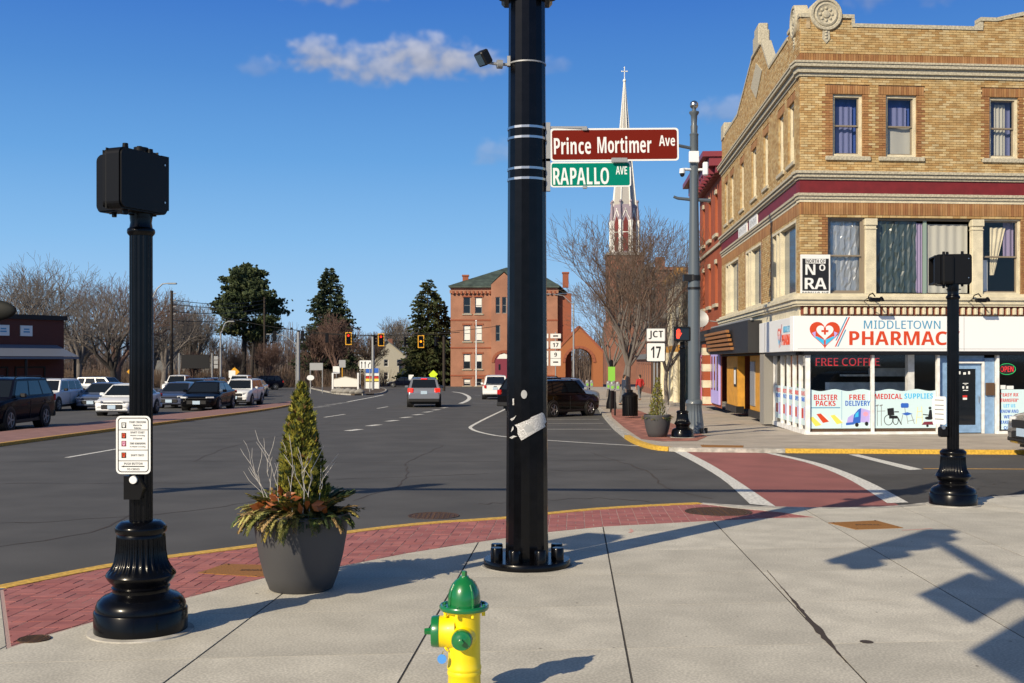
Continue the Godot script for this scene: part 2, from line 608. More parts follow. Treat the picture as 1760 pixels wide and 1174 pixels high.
	mk("ink_pale", Color(0.62, 0.80, 0.84), 0.4)
	mk("ink_maroon", Color(0.20, 0.03, 0.05), 0.45)
	mk("sticker_paper", Color(0.62, 0.61, 0.60), 0.7, T.worn, 3.0)
	mk("cream", Color(0.66, 0.60, 0.44), 0.65, T.fine, 1.0, T.soft, 0.4)
	mk("limestone", Color(0.46, 0.42, 0.32), 0.8, T.dust, 1.4, T.wear, 0.45, 0.1)
	mk("maroon", Color(0.165, 0.012, 0.015), 0.6, T.soft, 0.6)
	mk("dentil_red", Color(0.20, 0.045, 0.025), 0.7)
	mk("mortar", Color(0.40, 0.31, 0.19), 0.92, T.fine, 2.0, T.blot, 0.4)
	mk("trim_white", Color(0.80, 0.80, 0.78), 0.5, T.soft, 0.7)
	mk("panel_white", Color(0.82, 0.84, 0.85), 0.4)
	mk("sash", Color(0.24, 0.20, 0.15), 0.6)
	mk("door_blue", Color(0.22, 0.36, 0.56), 0.45, T.soft, 0.8)
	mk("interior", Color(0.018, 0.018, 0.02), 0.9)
	mk("curtain_blue", Color(0.15, 0.17, 0.34), 0.9)
	mk("curtain_deep", Color(0.03, 0.07, 0.30), 0.9)
	mk("curtain_grey", Color(0.42, 0.42, 0.38), 0.9)
	mk("curtain_green", Color(0.24, 0.33, 0.29), 0.9)
	mk("curtain_lilac", Color(0.26, 0.22, 0.36), 0.9)
	mk("plastic_dark", Color(0.03, 0.05, 0.052), 0.13)
	M.plastic_dark.clearcoat_enabled = true
	mk("plastic_pale", Color(0.36, 0.38, 0.40), 0.2, null, 1, null, 1, 0, 0.35)
	mk("wood_dark", Color(0.10, 0.055, 0.028), 0.7, T.fine, 2.0)
	mk("wood_slat", Color(0.30, 0.13, 0.04), 0.6, T.fine, 2.0)
	mk("awning_black", Color(0.018, 0.018, 0.02), 0.6)
	mk("wall_orange", Color(0.56, 0.27, 0.03), 0.7, T.soft, 0.5)
	mk("purple_door", Color(0.42, 0.37, 0.75), 0.6)
	mk("pink_door", Color(0.72, 0.22, 0.45), 0.6)
	mk("red_brick", Color(0.32, 0.075, 0.030), 0.85, T.fine, 0.9, T.soft, 0.12)
	mk("school_brick", Color(0.36, 0.170, 0.105), 0.85, T.fine, 0.5, T.soft, 0.06)
	mk("school_dark", Color(0.30, 0.09, 0.045), 0.85, T.fine, 0.5)
	mk("arch_brick", Color(0.36, 0.125, 0.045), 0.85, T.fine, 0.5)
	mk("tower_brick", Color(0.26, 0.115, 0.075), 0.85, T.fine, 0.5, T.soft, 0.06)
	mk("slate", Color(0.060, 0.085, 0.070), 0.7, T.fine, 0.6, T.blot, 0.1)
	mk("spire_stone", Color(0.42, 0.40, 0.37), 0.7, T.fine, 0.4)
	mk("spire_white", Color(0.78, 0.78, 0.74), 0.6)
	mk("louver_red", Color(0.16, 0.02, 0.018), 0.7)
	mk("belfry", Color(0.30, 0.25, 0.30), 0.7)
	mk("house_grey", Color(0.25, 0.25, 0.24), 0.8, T.fine, 0.4)
	mk("house_pale", Color(0.50, 0.47, 0.38), 0.8, T.fine, 0.4)
	mk("roof_grey", Color(0.17, 0.18, 0.19), 0.8, T.fine, 0.4)
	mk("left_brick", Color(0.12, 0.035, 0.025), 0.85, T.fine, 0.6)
	mk("roof_metal", Color(0.14, 0.16, 0.21), 0.5)
	mk("tree_grey", Color(0.150, 0.132, 0.120), 0.9)
	mk("tree_brown", Color(0.130, 0.092, 0.070), 0.9)
	mk("tree_red", Color(0.135, 0.082, 0.066), 0.9)
	mk("tree_dark", Color(0.030, 0.025, 0.022), 0.9)
	mk("leafy", Color(1, 1, 1), 0.75)
	M.leafy.vertex_color_use_as_albedo = true
	M.leafy.backlight_enabled = true
	M.leafy.backlight = Color(0.25, 0.25, 0.2)
	mk("tinted", Color(1, 1, 1), 0.8)
	M.tinted.vertex_color_use_as_albedo = true
	mk("brick_tint", Color(1, 1, 1), 0.82, T.soft, 0.5)
	M.brick_tint.vertex_color_use_as_albedo = true
	mk("pot", Color(0.060, 0.060, 0.064), 0.62, T.fine, 6.0)
	mk("birch", Color(0.46, 0.44, 0.42), 0.8)
	mk("orange_leaf", Color(0.30, 0.085, 0.018), 0.5)
	paint("hydrant_yellow", Color(0.86, 0.66, 0.0), 0.42, 0.35)
	paint("hydrant_green", Color(0.006, 0.155, 0.038), 0.28, 0.8)
	mk("tag_blue", Color(0.08, 0.30, 0.75), 0.5)
	mk("glass_dark", Color(0.010, 0.013, 0.018), 0.04)
	mk("glass_sky", Color(0.05, 0.09, 0.14), 0.05)
	M.glass_sky.metallic_specular = 0.9
	mk("glass_pane", Color(0.02, 0.025, 0.03), 0.03)
	M.glass_pane.albedo_color.a = 0.05
	M.glass_pane.transparency = BaseMaterial3D.TRANSPARENCY_ALPHA
	paint("car_navy", Color(0.004, 0.005, 0.012), 0.25, 0.12)
	M.car_navy.metallic_specular = 0.15
	paint("car_black", Color(0.004, 0.004, 0.005), 0.25, 0.2)
	M.car_black.metallic_specular = 0.2
	paint("car_white", Color(0.80, 0.81, 0.82), 0.35, 0.6)
	paint("car_wagon", Color(0.25, 0.26, 0.30), 0.32)
	M.car_wagon.metallic = 0.4
	paint("car_silver", Color(0.42, 0.44, 0.46), 0.32)
	M.car_silver.metallic = 0.4
	paint("car_slate", Color(0.085, 0.10, 0.16), 0.32)
	M.car_slate.metallic = 0.4
	paint("car_greyblue", Color(0.16, 0.19, 0.27), 0.3)
	M.car_greyblue.metallic = 0.5
	paint("car_grey", Color(0.12, 0.12, 0.122), 0.32)
	mk("bumper", Color(0.012, 0.012, 0.013), 0.6)
	mk("rim", Color(0.36, 0.37, 0.38), 0.35, null, 1, null, 1, 0, 0.7)
	mk("lamp_clear", Color(0.60, 0.62, 0.64), 0.12)
	mk("lamp_red", Color(0.45, 0.012, 0.01), 0.2)
	glow("brake_glow", Color(0.9, 0.02, 0.01), 0.9)
	glow("signal_red_glow", Color(1.0, 0.03, 0.015), 1.6)
	glow("signal_amber_glow", Color(1.0, 0.32, 0.01), 1.8)
	glow("hand_glow", Color(1.0, 0.05, 0.02), 1.2)
	glow("neon_red", Color(0.9, 0.04, 0.05), 0.35)
	glow("neon_green", Color(0.02, 0.55, 0.15), 0.4)
	mk("plate", Color(0.45, 0.58, 0.72), 0.5)
	mk("signal_yellow", Color(0.72, 0.36, 0.015), 0.5)
	mk("lime", Color(0.62, 0.80, 0.02), 0.5)
	mk("skin", Color(0.42, 0.24, 0.16), 0.6)
	mk("hair", Color(0.03, 0.02, 0.015), 0.8)
	mk("jacket_red", Color(0.38, 0.018, 0.02), 0.8)
	mk("jacket_dark", Color(0.02, 0.03, 0.06), 0.8)
	mk("jeans", Color(0.10, 0.11, 0.13), 0.9)
	mk("banner_green", Color(0.22, 0.55, 0.06), 0.7)
	mk("board_white", Color(0.78, 0.76, 0.70), 0.6)
	mk("pole_wood", Color(0.035, 0.026, 0.020), 0.9)
	mk("median_brick", Color(0.27, 0.145, 0.125), 0.85, T.fine, 1.5, T.soft, 0.3)
	mk("paint_mark", Color(0.62, 0.33, 0.28), 0.8)
	mk("gum", Color(0.22, 0.205, 0.18), 0.8)
	mk("oval_board", Color(0.008, 0.009, 0.006), 0.7)
	mk("stone", Color(0.26, 0.25, 0.23), 0.9, T.fine, 1.0)

func ground() -> void:
	var g := MB.new()
	g.sheet(PackedVector2Array([Vector2(-1500, -60), Vector2(1500, -60), Vector2(1500, 2200), Vector2(-1500, 2200)]), -0.30)
	struct("ground", g, M.soil, "brown winter ground under and behind the streets")
	g = MB.new()
	g.sheet(PackedVector2Array([Vector2(-90, -25), Vector2(46, -25), Vector2(46, 215), Vector2(-90, 215)]), -0.10)
	struct("road", g, M.asphalt, "worn dark grey asphalt of the wide street")
	g = MB.new()
	g.sheet(PackedVector2Array([Vector2(4.25, 16.3), Vector2(12, 17.2), Vector2(12, 21.9), Vector2(8.6, 21.6), Vector2(6.4, 21.2)]), -0.097)
	var pt := struct("road_patch", g, M.asphalt_patch, "darker asphalt patch beside the red crosswalk")
	# the pavement in the foreground: slabs in a bed, a red brick strip and a kerb
	var K := smooth_line([Vector2(-4.28, 9.47), Vector2(-3.65, 10.70), Vector2(-2.66, 11.79), Vector2(-1.72, 12.93), Vector2(-0.98, 13.59), Vector2(-0.07, 14.08), Vector2(0.91, 14.87), Vector2(1.73, 15.33), Vector2(2.60, 15.67)], 60)
	var I := [Vector2(-3.28, 7.36), Vector2(-3.17, 7.74), Vector2(-3.00, 8.18), Vector2(-2.59, 9.03), Vector2(-2.16, 9.91), Vector2(-1.57, 10.54), Vector2(-1.04, 11.29), Vector2(-0.49, 11.91), Vector2(0.39, 12.79), Vector2(1.09, 13.28), Vector2(2.31, 13.75), Vector2(3.2, 14.05), Vector2(3.81, 14.14)]
	var ramp := smooth_line([Vector2(2.60, 15.67), Vector2(2.95, 15.38), Vector2(3.86, 15.10), Vector2(5.12, 15.2), Vector2(5.93, 15.8), Vector2(7.29, 16.6), Vector2(9.5, 17.3), Vector2(16, 18.8), Vector2(30, 21)], 41)
	var lk := smooth_line([Vector2(-7.0, -10), Vector2(-6.6, 2), Vector2(-5.6, 6.5), Vector2(-4.9, 8.2), Vector2(-4.28, 9.47)], 21)
	var outline := PackedVector2Array(lk + K.slice(1) + ramp.slice(1) + [Vector2(30, -10)])
	var ri := I.duplicate()
	ri.reverse()
	var strip := PackedVector2Array(K + [Vector2(2.98, 15.12), Vector2(3.45, 14.72)] + ri)
	var bed := MB.new()
	bed.sheet(outline, -0.0045, 0.2)
	var walk := struct("pavement", bed, M.bedding, "pale concrete corner pavement in the foreground with a red brick edge")
	var a := Vector2(0.0748, 1.36)
	var b := Vector2(1.36, 0.13)
	var P0 := Vector2(0.89, 10.09)
	var ns := 0
	for i in range(-5, 9):
		for j in range(-7, 7):
			var q := P0 + b * i + a * j
			var e := 0.0055
			var d := 0.0015
			var cell := PackedVector2Array([q + Vector2(e, d), q + b + Vector2(-e, d), q + a + b + Vector2(-e, -d), q + a + Vector2(e, -d)])
			for c1 in Geometry2D.intersect_polygons(cell, outline):
				for c2 in Geometry2D.clip_polygons(c1, strip):
					if c2.size() < 3 or Geometry2D.is_polygon_clockwise(c2): continue
					for c3 in Geometry2D.offset_polygon(c2, -0.002):
						var m := MB.new()
						m.sheet(c3, 0.0, 0.03)
						piece("slab", ns, m.mesh(M["concrete%d" % rng.randi_range(0, 3)]), null, walk)
						ns += 1
	# red pavers, a basket weave of pairs along the slab joints
	var cells := []
	var inner_strip: Array = Geometry2D.offset_polygon(strip, -0.03)
	var cw := 0.216
	for i in range(-26, 24):
		for j in range(-16, 32):
			var q := P0 + b.normalized() * cw * i + a.normalized() * cw * j
			for h in 2:
				var r: PackedVector2Array
				var ux := b.normalized() * cw
				var uz := a.normalized() * cw
				var e := 0.005
				if posmod(i + j, 2) == 0:
					var w := q + ux * 0.5 * h
					r = PackedVector2Array([w + Vector2(e, e), w + ux * 0.5 + Vector2(-e, e), w + ux * 0.5 + uz + Vector2(-e, -e), w + uz + Vector2(e, -e)])
				else:
					var w := q + uz * 0.5 * h
					r = PackedVector2Array([w + Vector2(e, e), w + ux + Vector2(-e, e), w + ux + uz * 0.5 + Vector2(-e, -e), w + uz * 0.5 + Vector2(e, -e)])
				if Geometry2D.intersect_polygons(r, strip).size():
					for c in Geometry2D.intersect_polygons(r, inner_strip[0]):
						cells.append([(q + Vector2(0, 0)).length(), c])
	cells.sort_custom(func(x, y): return x[0] < y[0])
	var rest := [MB.new(), MB.new(), MB.new(), MB.new()]
	var np := 0
	for c in cells:
		var kind := rng.randi_range(0, 3)
		var lev := rng.randf_range(-0.002, 0.002)
		if np < 300:
			var m := MB.new()
			m.sheet(c[1], lev, 0.03)
			piece("paver", np, m.mesh(M["paver%d" % kind]), null, walk)
			np += 1
		else:
			rest[kind].sheet(c[1], lev, 0.03)
	for k in 4:
		if rest[k].v.size():
			part("pavers", rest[k], M["paver%d" % k], walk).set_meta("kind", "stuff")
	var gr := MB.new()
	gr.sheet(strip, -0.0035)
	part("paver_joints", gr, M.grout, walk)
	# kerb stones: yellow along the bricks, bare by the ramps
	kerb(K, 6, M.kerb_yellow, walk, 0.006)
	kerb(ramp, 14, M.kerb_stone, walk, 0.003)
	kerb(lk, 10, M.kerb_stone, walk, 0.003)
	var st := MB.new()
	var jl := []
	var jr := []
	for k in 41:
		var f := k / 40.0
		var q := Vector2(lerpf(2.315, 2.065, f), lerpf(10.3, 7.0, f))
		var w := 0.005 + 0.026 * exp(-pow((f - 0.72) * 5.5, 2.0)) + 0.010 * exp(-pow((f - 0.45) * 6.0, 2.0))
		jl.append(q - Vector2(w * rng.randf_range(0.4, 1.1), 0))
		jr.append(q + Vector2(w * rng.randf_range(0.4, 1.2), 0))
	jr.reverse()
	st.sheet(PackedVector2Array(jl + jr), 0.002)
	st.sheet(ell(2.36, 7.55, 0.045, 0.05, 10), 0.002)
	part("joint_stain", st, M.tar, walk)
	# trodden gum, crumbs of leaf and the surveyors' pink marks
	var gum := MB.new()
	for k in 130:
		var q := Vector2(rng.randf_range(-3.5, 8.0), rng.randf_range(5.5, 14.5))
		if Geometry2D.is_point_in_polygon(q, strip) or not Geometry2D.is_point_in_polygon(q, outline): continue
		var r := rng.randf_range(0.005, 0.014)
		gum.sheet(ell(q.x, q.y, r, r * rng.randf_range(0.6, 1.2), 7), 0.002)
	part("gum_spots", gum, M.gum, walk).set_meta("kind", "stuff")
	for e in [[Vector2(1.32, 12.75), Vector2(1.36, 13.05)], [Vector2(4.45, 12.95), Vector2(4.85, 13.1)], [Vector2(-0.05, 12.1), Vector2(0.05, 12.15)]]:
		var pm := MB.new()
		pm.sheet(ribbon([e[0], e[0].lerp(e[1], 0.4) + Vector2(0.03, 0), e[1]], 0.035), 0.002)
		part("paint_mark", pm, M.paint_mark, walk)
	# road markings
	for l in [[[Vector2(3.95, 29.0), Vector2(3.87, 23.4), Vector2(3.74, 20.0), Vector2(3.44, 16.4)], [Vector2(4.25, 28.9), Vector2(4.13, 23.3), Vector2(3.95, 19.6), Vector2(3.74, 16.1)]], [[Vector2(6.04, 26.9), Vector2(6.26, 24.0), Vector2(6.04, 20.5), Vector2(5.46, 16.5)], [Vector2(6.24, 26.9), Vector2(6.49, 23.7), Vector2(6.25, 20.0), Vector2(5.80, 16.6)]]]:
		var back: Array = smooth_line(l[1], 12)
		back.reverse()
		mark("crosswalk_line", PackedVector2Array(smooth_line(l[0], 12) + back), M.road_white, 0.008)
	var rl := smooth_line([Vector2(4.21, 28.9), Vector2(4.09, 23.3), Vector2(3.91, 19.6), Vector2(3.6, 15.45)], 12)
	var rr := smooth_line([Vector2(6.08, 26.9), Vector2(6.30, 24.0), Vector2(6.08, 20.5), Vector2(5.50, 15.9)], 12)
	rr.reverse()
	mark("crosswalk", PackedVector2Array(rl + rr), M.red_crossing, 0.004, "red stamped crosswalk between two white lines")
	mark("stop_line", PackedVector2Array([Vector2(7.89, 26.6), Vector2(8.13, 26.6), Vector2(8.11, 22.43), Vector2(7.80, 22.26)]), M.road_white, 0.004)
	mark("yellow_line", ribbon([Vector2(8.2, 22.6), Vector2(20, 21.9)], 0.14), M.road_yellow, 0.004)
	mark("lane_line", ribbon([Vector2(-10.05, 25.6), Vector2(-9.95, 28.6)], 0.12), M.road_white, 0.004)
	mark("lane_line", ribbon([Vector2(-8.2, 49.6), Vector2(-7.87, 53.4)], 0.14), M.road_white, 0.004)
	mark("lane_line", ribbon([Vector2(-7.42, 62.4), Vector2(-7.22, 66.0)], 0.14), M.road_white, 0.004)
	for p in [Vector2(-5.33, 38.25), Vector2(-5.09, 41.82), Vector2(-4.85, 45.86), Vector2(-4.62, 49.52), Vector2(-4.40, 52.93), Vector2(-4.20, 56.64), Vector2(-4.01, 60.01), Vector2(-3.81, 63.81)]:
		mark("lane_dash", ribbon([p - Vector2(0.14, 0.55), p + Vector2(0.14, 0.55)], 0.30), M.road_white, 0.004)
	for p in [Vector2(-11.16, 64.83), Vector2(-11.10, 66.99), Vector2(-11.18, 69.89), Vector2(-11.14, 72.39), Vector2(-11.12, 74.74)]:
		mark("lane_dash", ribbon([p - Vector2(0.25, 0.4), p + Vector2(0.25, 0.4)], 0.3), M.road_white, 0.004)
	mark("lane_curve", ribbon(smooth_line([Vector2(-6.42, 122.3), Vector2(-5.00, 112.9), Vector2(-3.87, 99.0), Vector2(-3.35, 89.2), Vector2(-3.20, 79.5), Vector2(-3.32, 73.0)], 20), 0.3), M.road_white, 0.004)
	mark("parking_line", ribbon(smooth_line([Vector2(-0.1, 66), Vector2(-0.48, 59.1), Vector2(-1.12, 48.2), Vector2(-1.46, 41.4), Vector2(-1.47, 39.9), Vector2(-1.23, 37.8), Vector2(-0.84, 36.0), Vector2(-0.28, 34.3), Vector2(0.99, 32.3), Vector2(3.6, 29.5)], 40), 0.13), M.road_white, 0.004)
	mark("lane_curve", ribbon(smooth_line([Vector2(-11.21, 77.25), Vector2(-11.35, 85.4), Vector2(-11.51, 95.0), Vector2(-11.8, 104)], 12), 0.2), M.road_white, 0.004)
	for p in [[Vector2(-2.6, 74.0), Vector2(-0.5, 73.7)], [Vector2(-3.33, 102.2), Vector2(-2.8, 100.9)], [Vector2(0.6, 47.3), Vector2(3.64, 47.3)], [Vector2(0.4, 43.4), Vector2(3.5, 43.4)], [Vector2(0.2, 38.8), Vector2(3.4, 38.8)]]:
		mark("parking_line", ribbon(p, 0.12), M.road_white, 0.004)
	for p in [[Vector2(-0.5, 16.4), Vector2(1.2, 17.2), Vector2(2.2, 16.6)], [Vector2(-7.5, 13.8), Vector2(-4.8, 15.2), Vector2(-3.4, 17.5)], [Vector2(1.9, 27.3), Vector2(2.6, 22.0), Vector2(2.55, 19.0), Vector2(3.0, 17.2)], [Vector2(-9, 19.5), Vector2(-4, 19.9), Vector2(-0.5, 21.5)], [Vector2(-14, 24.0), Vector2(-8, 24.6), Vector2(-3, 24.2), Vector2(2.5, 24.9)], [Vector2(-6.2, 11.5), Vector2(-5.0, 13.6), Vector2(-5.3, 16.0), Vector2(-6.0, 19.0)], [Vector2(-1.8, 30), Vector2(-2.2, 24), Vector2(-1.9, 19.5), Vector2(-2.4, 16.8)], [Vector2(7.0, 17.4), Vector2(8.4, 19.6), Vector2(11, 20.4)], [Vector2(-9.5, 33), Vector2(-6, 34.2), Vector2(-2.0, 33.1)], [Vector2(-7.2, 45), Vector2(-7.0, 38), Vector2(-7.3, 30), Vector2(-6.9, 24.5)], [Vector2(0.2, 22.6), Vector2(1.4, 22.1), Vector2(3.3, 22.5)]]:
		var line: Array = smooth_line(p, 24).map(func(q): return q + Vector2(rng.randf_range(-0.05, 0.05), rng.randf_range(-0.1, 0.1)))
		var cr := MB.new()
		for k in line.size() - 1:
			if line[k].distance_to(line[k + 1]) > 0.01: cr.sheet(ribbon([line[k], line[k + 1]], rng.randf_range(0.014, 0.034)), -0.097 - 0.0004 * (k % 2))
		struct("road_crack", cr, M.tar)
	# the far corner
	var fk := [Vector2(22, 25.7), Vector2(11.6, 26.65), Vector2(6.53, 27.15)]
	var fc := smooth_line([Vector2(6.53, 27.15), Vector2(5.07, 27.35), Vector2(3.95, 27.7), Vector2(3.55, 28.5), Vector2(3.37, 30.58), Vector2(3.37, 33.2)], 24)
	var fs := [Vector2(3.37, 33.2), Vector2(3.54, 38.8), Vector2(3.98, 47.9), Vector2(5.2, 70), Vector2(6.9, 100), Vector2(10.4, 160)]
	var far := MB.new()
	far.sheet(PackedVector2Array(fk + fc.slice(1) + fs.slice(1) + [Vector2(46, 160), Vector2(46, 24)]), 0.0, 0.15)
	var fw := struct("far_pavement", far, M.concrete_far, "sunlit concrete pavement round the pharmacy corner")
	fk.reverse()
	kerb(fk, 5, M.kerb_yellow, fw, 0.006)
	kerb(fc.slice(8), 4, M.kerb_yellow, fw, 0.006)
	kerb(fc.slice(0, 9), 2, M.kerb_stone, fw, 0.004)
	kerb(fs, 24, M.kerb_stone, fw, 0.004)
	var bw := MB.new()
	bw.sheet(PackedVector2Array([Vector2(3.55, 31.2), Vector2(4.0, 30.1), Vector2(4.94, 30.3), Vector2(5.6, 32.5), Vector2(5.9, 45), Vector2(6.3, 58), Vector2(5.0, 58), Vector2(4.15, 47), Vector2(3.75, 38)]), 0.004)
	part("brick_strip", bw, M.brick_walk, fw)
	for z in [29.4, 31.0, 32.6]:
		var j := MB.new()
		j.sheet(ribbon([Vector2(5.0, z + 0.4), Vector2(22, z - 0.6)], 0.02), 0.0035)
		part("joint", j, M.bedding, fw)
	# the brick median on the left
	var mo := [Vector2(-13.6, 20), Vector2(-13.44, 27.9), Vector2(-13.27, 39.2), Vector2(-12.82, 56.8), Vector2(-13.2, 68.5), Vector2(-13.6, 74), Vector2(-14.86, 78.75)]
	var mi := [Vector2(-15.0, 78.9), Vector2(-14.67, 69.8), Vector2(-14.91, 60.6), Vector2(-15.46, 52), Vector2(-16.0, 39.6), Vector2(-16.1, 35.8), Vector2(-16.4, 26), Vector2(-16.6, 20)]
	var md := MB.new()
	md.sheet(PackedVector2Array(mo + mi), -0.02, 0.1)
	var med := struct("median", md, M.median_brick, "long low red brick median with a yellow edge")
	kerb(smooth_line(mo, 24), 12, M.road_yellow, med, -0.014)
	var isl := MB.new()
	var io := smooth_line([Vector2(-26.4, 149), Vector2(-19.7, 120), Vector2(-15.33, 103.1), Vector2(-13.37, 100.3), Vector2(-12.51, 106), Vector2(-13.8, 124), Vector2(-16.2, 143), Vector2(-20, 162), Vector2(-25.6, 178), Vector2(-31.7, 187), Vector2(-26.4, 149)], 40)
	isl.sheet(PackedVector2Array(io.slice(0, 40)), 0.03, 0.2)
	var island := struct("traffic_island", isl, M.mulch, "mulched traffic island with a pale kerb and signs")
	kerb(io, 20, M.kerb_stone, island, 0.04)
	# loose stones along the island's near end
	for k in 9:
		var q := along([Vector2(-17.4, 110.5), Vector2(-15.1, 104.6), Vector2(-13.6, 103.0)], (k + 0.5) / 9.0)
		var s := MB.new()
		var r := rng.randf_range(0.22, 0.42)
		s.ball(Vector3(0, r * 0.45, 0), Vector3(r * 1.4, r * 0.75, r), 7, 5)
		for w in s.v.size():
			s.v[w] += Vector3(sin(s.v[w].z * 9.0 + k), cos(s.v[w].x * 8.0), sin(s.v[w].y * 11.0 + k)) * 0.05
		var o := part("boulder", s, M.stone, self)
		o.name = numbered("boulder_rock")
		o.position = G(q.x, q.y, 0.04)
		tag(o, "grey boulder on the near end of the traffic island, %s from the left of nine" % ["first", "second", "third", "fourth", "fifth", "sixth", "seventh", "eighth", "ninth"][k], "rock", "boulders on the traffic island")
	# lids and covers
	cover("utility_cover", PackedVector2Array([Vector2(-2.81, 10.15), Vector2(-2.69, 10.63), Vector2(-2.18, 10.55), Vector2(-2.0, 10.1), Vector2(-2.24, 9.97)]), M.rust, "rust brown utility cover plate in the red brick strip beside the planter", Vector2(-2.38, 10.28), 0.2)
	cover("utility_cover", PackedVector2Array([Vector2(3.79, 13.59), Vector2(4.43, 13.79), Vector2(4.53, 13.14), Vector2(3.94, 13.0)]), M.rust, "rust brown rectangular plate set in the concrete near the right pole", Vector2(4.18, 13.38), 0.3)
	cover("utility_cover", PackedVector2Array([Vector2(4.65, 27.75), Vector2(4.75, 28.6), Vector2(5.78, 28.3), Vector2(5.62, 27.6)]), M.rust, "rust brown plate in the far pavement at the crosswalk's end", Vector2(5.2, 28.1), 0.0)
	round_cover(Vector2(2.67, 14.68), 0.43, 0.0, "round rusty manhole cover in the brick strip by the crosswalk")
	round_cover(Vector2(-3.21, 7.62), 0.105, 0.0, "small round rusty valve cover at the brick strip's left end")
	round_cover(Vector2(-1.04, 15.06), 0.34, -0.10, "dark round manhole cover in the asphalt behind the planter")

func kerb(ps: Array, n: int, m: Material, parent: Node, lev: float) -> void:
	for k in n:
		var pts := []
		for i in 5:
			pts.append(along(ps, (k + (i / 4.0) * 0.998 + 0.001) / n))
		var s := MB.new()
		var rb := ribbon(pts, 0.16)
		if Geometry2D.is_polygon_clockwise(rb): rb.reverse()
		s.sheet(rb, lev, 0.2)
		part("kerb_stone", s, m, parent)

func mark(called: String, poly: PackedVector2Array, m: Material, up: float, label := "") -> void:
	var s := MB.new()
	s.sheet(poly, -0.10 + up)
	struct(called, s, m, label)

func cover(called: String, poly: PackedVector2Array, m: Material, label: String, mid: Vector2, lettered: float) -> void:
	var t := thing(called, label, "cover", G(mid.x, mid.y))
	var rel := PackedVector2Array()
	for p in poly: rel.append(p - mid)
	var f := MB.new()
	f.xf = Transform3D(Basis(), Vector3(0, -0.0115 * 6.0, 0))
	f.sheet(rel, 0.006, 0.02)
	part("plate", f, m, t)
	if lettered > 0.0:
		text(t, "lettering", "SIGNAL", Transform3D(Basis(Vector3.RIGHT, Vector3.FORWARD, Vector3.UP), Vector3(0.02, 0.008, 0)), lettered, 0.06, M.rust_letter, 0.002)
	for k in rel.size():
		var r := MB.new()
		r.cyl(Vector3(rel[k].x * 0.86, 0.006, -rel[k].y * 0.86), Vector3(rel[k].x * 0.86, 0.011, -rel[k].y * 0.86), 0.012, 0.01, 8)
		part("bolt_head", r, M.rust_dark, t)

func round_cover(c: Vector2, r: float, lev: float, label: String) -> void:
	var t := thing("manhole_cover", label, "manhole", G(c.x, c.y, lev))
	var f := MB.new()
	f.lathe([Vector3(r * 0.9, 0.002, 0), Vector3(r * 0.92, 0.008, 0), Vector3(r, 0.008, 0)] if false else [Vector2(r, 0.0), Vector2(r, 0.009), Vector2(r * 0.92, 0.009), Vector2(r * 0.9, 0.004)], 32)
	part("ring", f, M.rust_dark, t)
	var l := MB.new()
	l.lathe([Vector2(r * 0.895, 0.0), Vector2(r * 0.895, 0.006), Vector2(0.0, 0.006)], 32)
	part("lid", l, M.rust_dark, t)
	var n := MB.new()
	for i in range(-4, 5):
		for j in range(-4, 5):
			if Vector2(i, j).length() < 4.3:
				n.box(Vector3(i, 0, j) * r * 0.19 + Vector3(0, 0.0075, 0), Vector3(r * 0.10, 0.006, r * 0.10))
	part("studs", n, M.rust_dark, t).set_meta("kind", "stuff")

# a wall in x, y with openings; jambs go «deep» into the wall
func wall_holes(mb: MB, x0: float, x1: float, y0: float, y1: float, holes: Array, deep: float, z := 0.0) -> void:
	var xs := [x0, x1]
	var ys := [y0, y1]
	for h in holes:
		xs.append(clampf(h[0], x0, x1)); xs.append(clampf(h[2], x0, x1))
		ys.append(clampf(h[1], y0, y1)); ys.append(clampf(h[3], y0, y1))
	xs.sort(); ys.sort()
	for i in xs.size() - 1:
		for j in ys.size() - 1:
			if xs[i + 1] - xs[i] < 1e-4 or ys[j + 1] - ys[j] < 1e-4: continue
			var m := Vector2((xs[i] + xs[i + 1]) / 2, (ys[j] + ys[j + 1]) / 2)
			var open := false
			for h in holes:
				if m.x > h[0] and m.x < h[2] and m.y > h[1] and m.y < h[3]: open = true
			if open: continue
			mb.quad(Vector3(xs[i], ys[j], z), Vector3(xs[i + 1], ys[j], z), Vector3(xs[i + 1], ys[j + 1], z), Vector3(xs[i], ys[j + 1], z), Vector3.BACK)
	for h in holes:
		var a := z - deep
		mb.quad(Vector3(h[0], h[1], z), Vector3(h[0], h[3], z), Vector3(h[0], h[3], a), Vector3(h[0], h[1], a), Vector3.RIGHT)
		mb.quad(Vector3(h[2], h[1], z), Vector3(h[2], h[3], z), Vector3(h[2], h[3], a), Vector3(h[2], h[1], a), Vector3.LEFT)
		mb.quad(Vector3(h[0], h[1], z), Vector3(h[2], h[1], z), Vector3(h[2], h[1], a), Vector3(h[0], h[1], a), Vector3.UP)
		mb.quad(Vector3(h[0], h[3], z), Vector3(h[2], h[3], z), Vector3(h[2], h[3], a), Vector3(h[0], h[3], a), Vector3.DOWN)

const TAN := [Color(0.53, 0.365, 0.165), Color(0.50, 0.330, 0.140), Color(0.56, 0.405, 0.190), Color(0.46, 0.295, 0.120), Color(0.59, 0.455, 0.245), Color(0.53, 0.380, 0.185), Color(0.43, 0.260, 0.100)]
const RUSTY := [Color(0.37, 0.190, 0.075), Color(0.33, 0.160, 0.062), Color(0.40, 0.215, 0.09), Color(0.30, 0.135, 0.052), Color(0.38, 0.195, 0.072)]

func tone(p: Array) -> Color:
	var c: Color = p[rng.randi_range(0, p.size() - 1)]
	return c * rng.randf_range(0.95, 1.05)

# running bond in local x, y: appends [centre x, y, width, height, rusty] for every brick; «free» says where bricks may go, «rusty» where they are red
func flat_top(_x: float) -> float:
	return 99.0

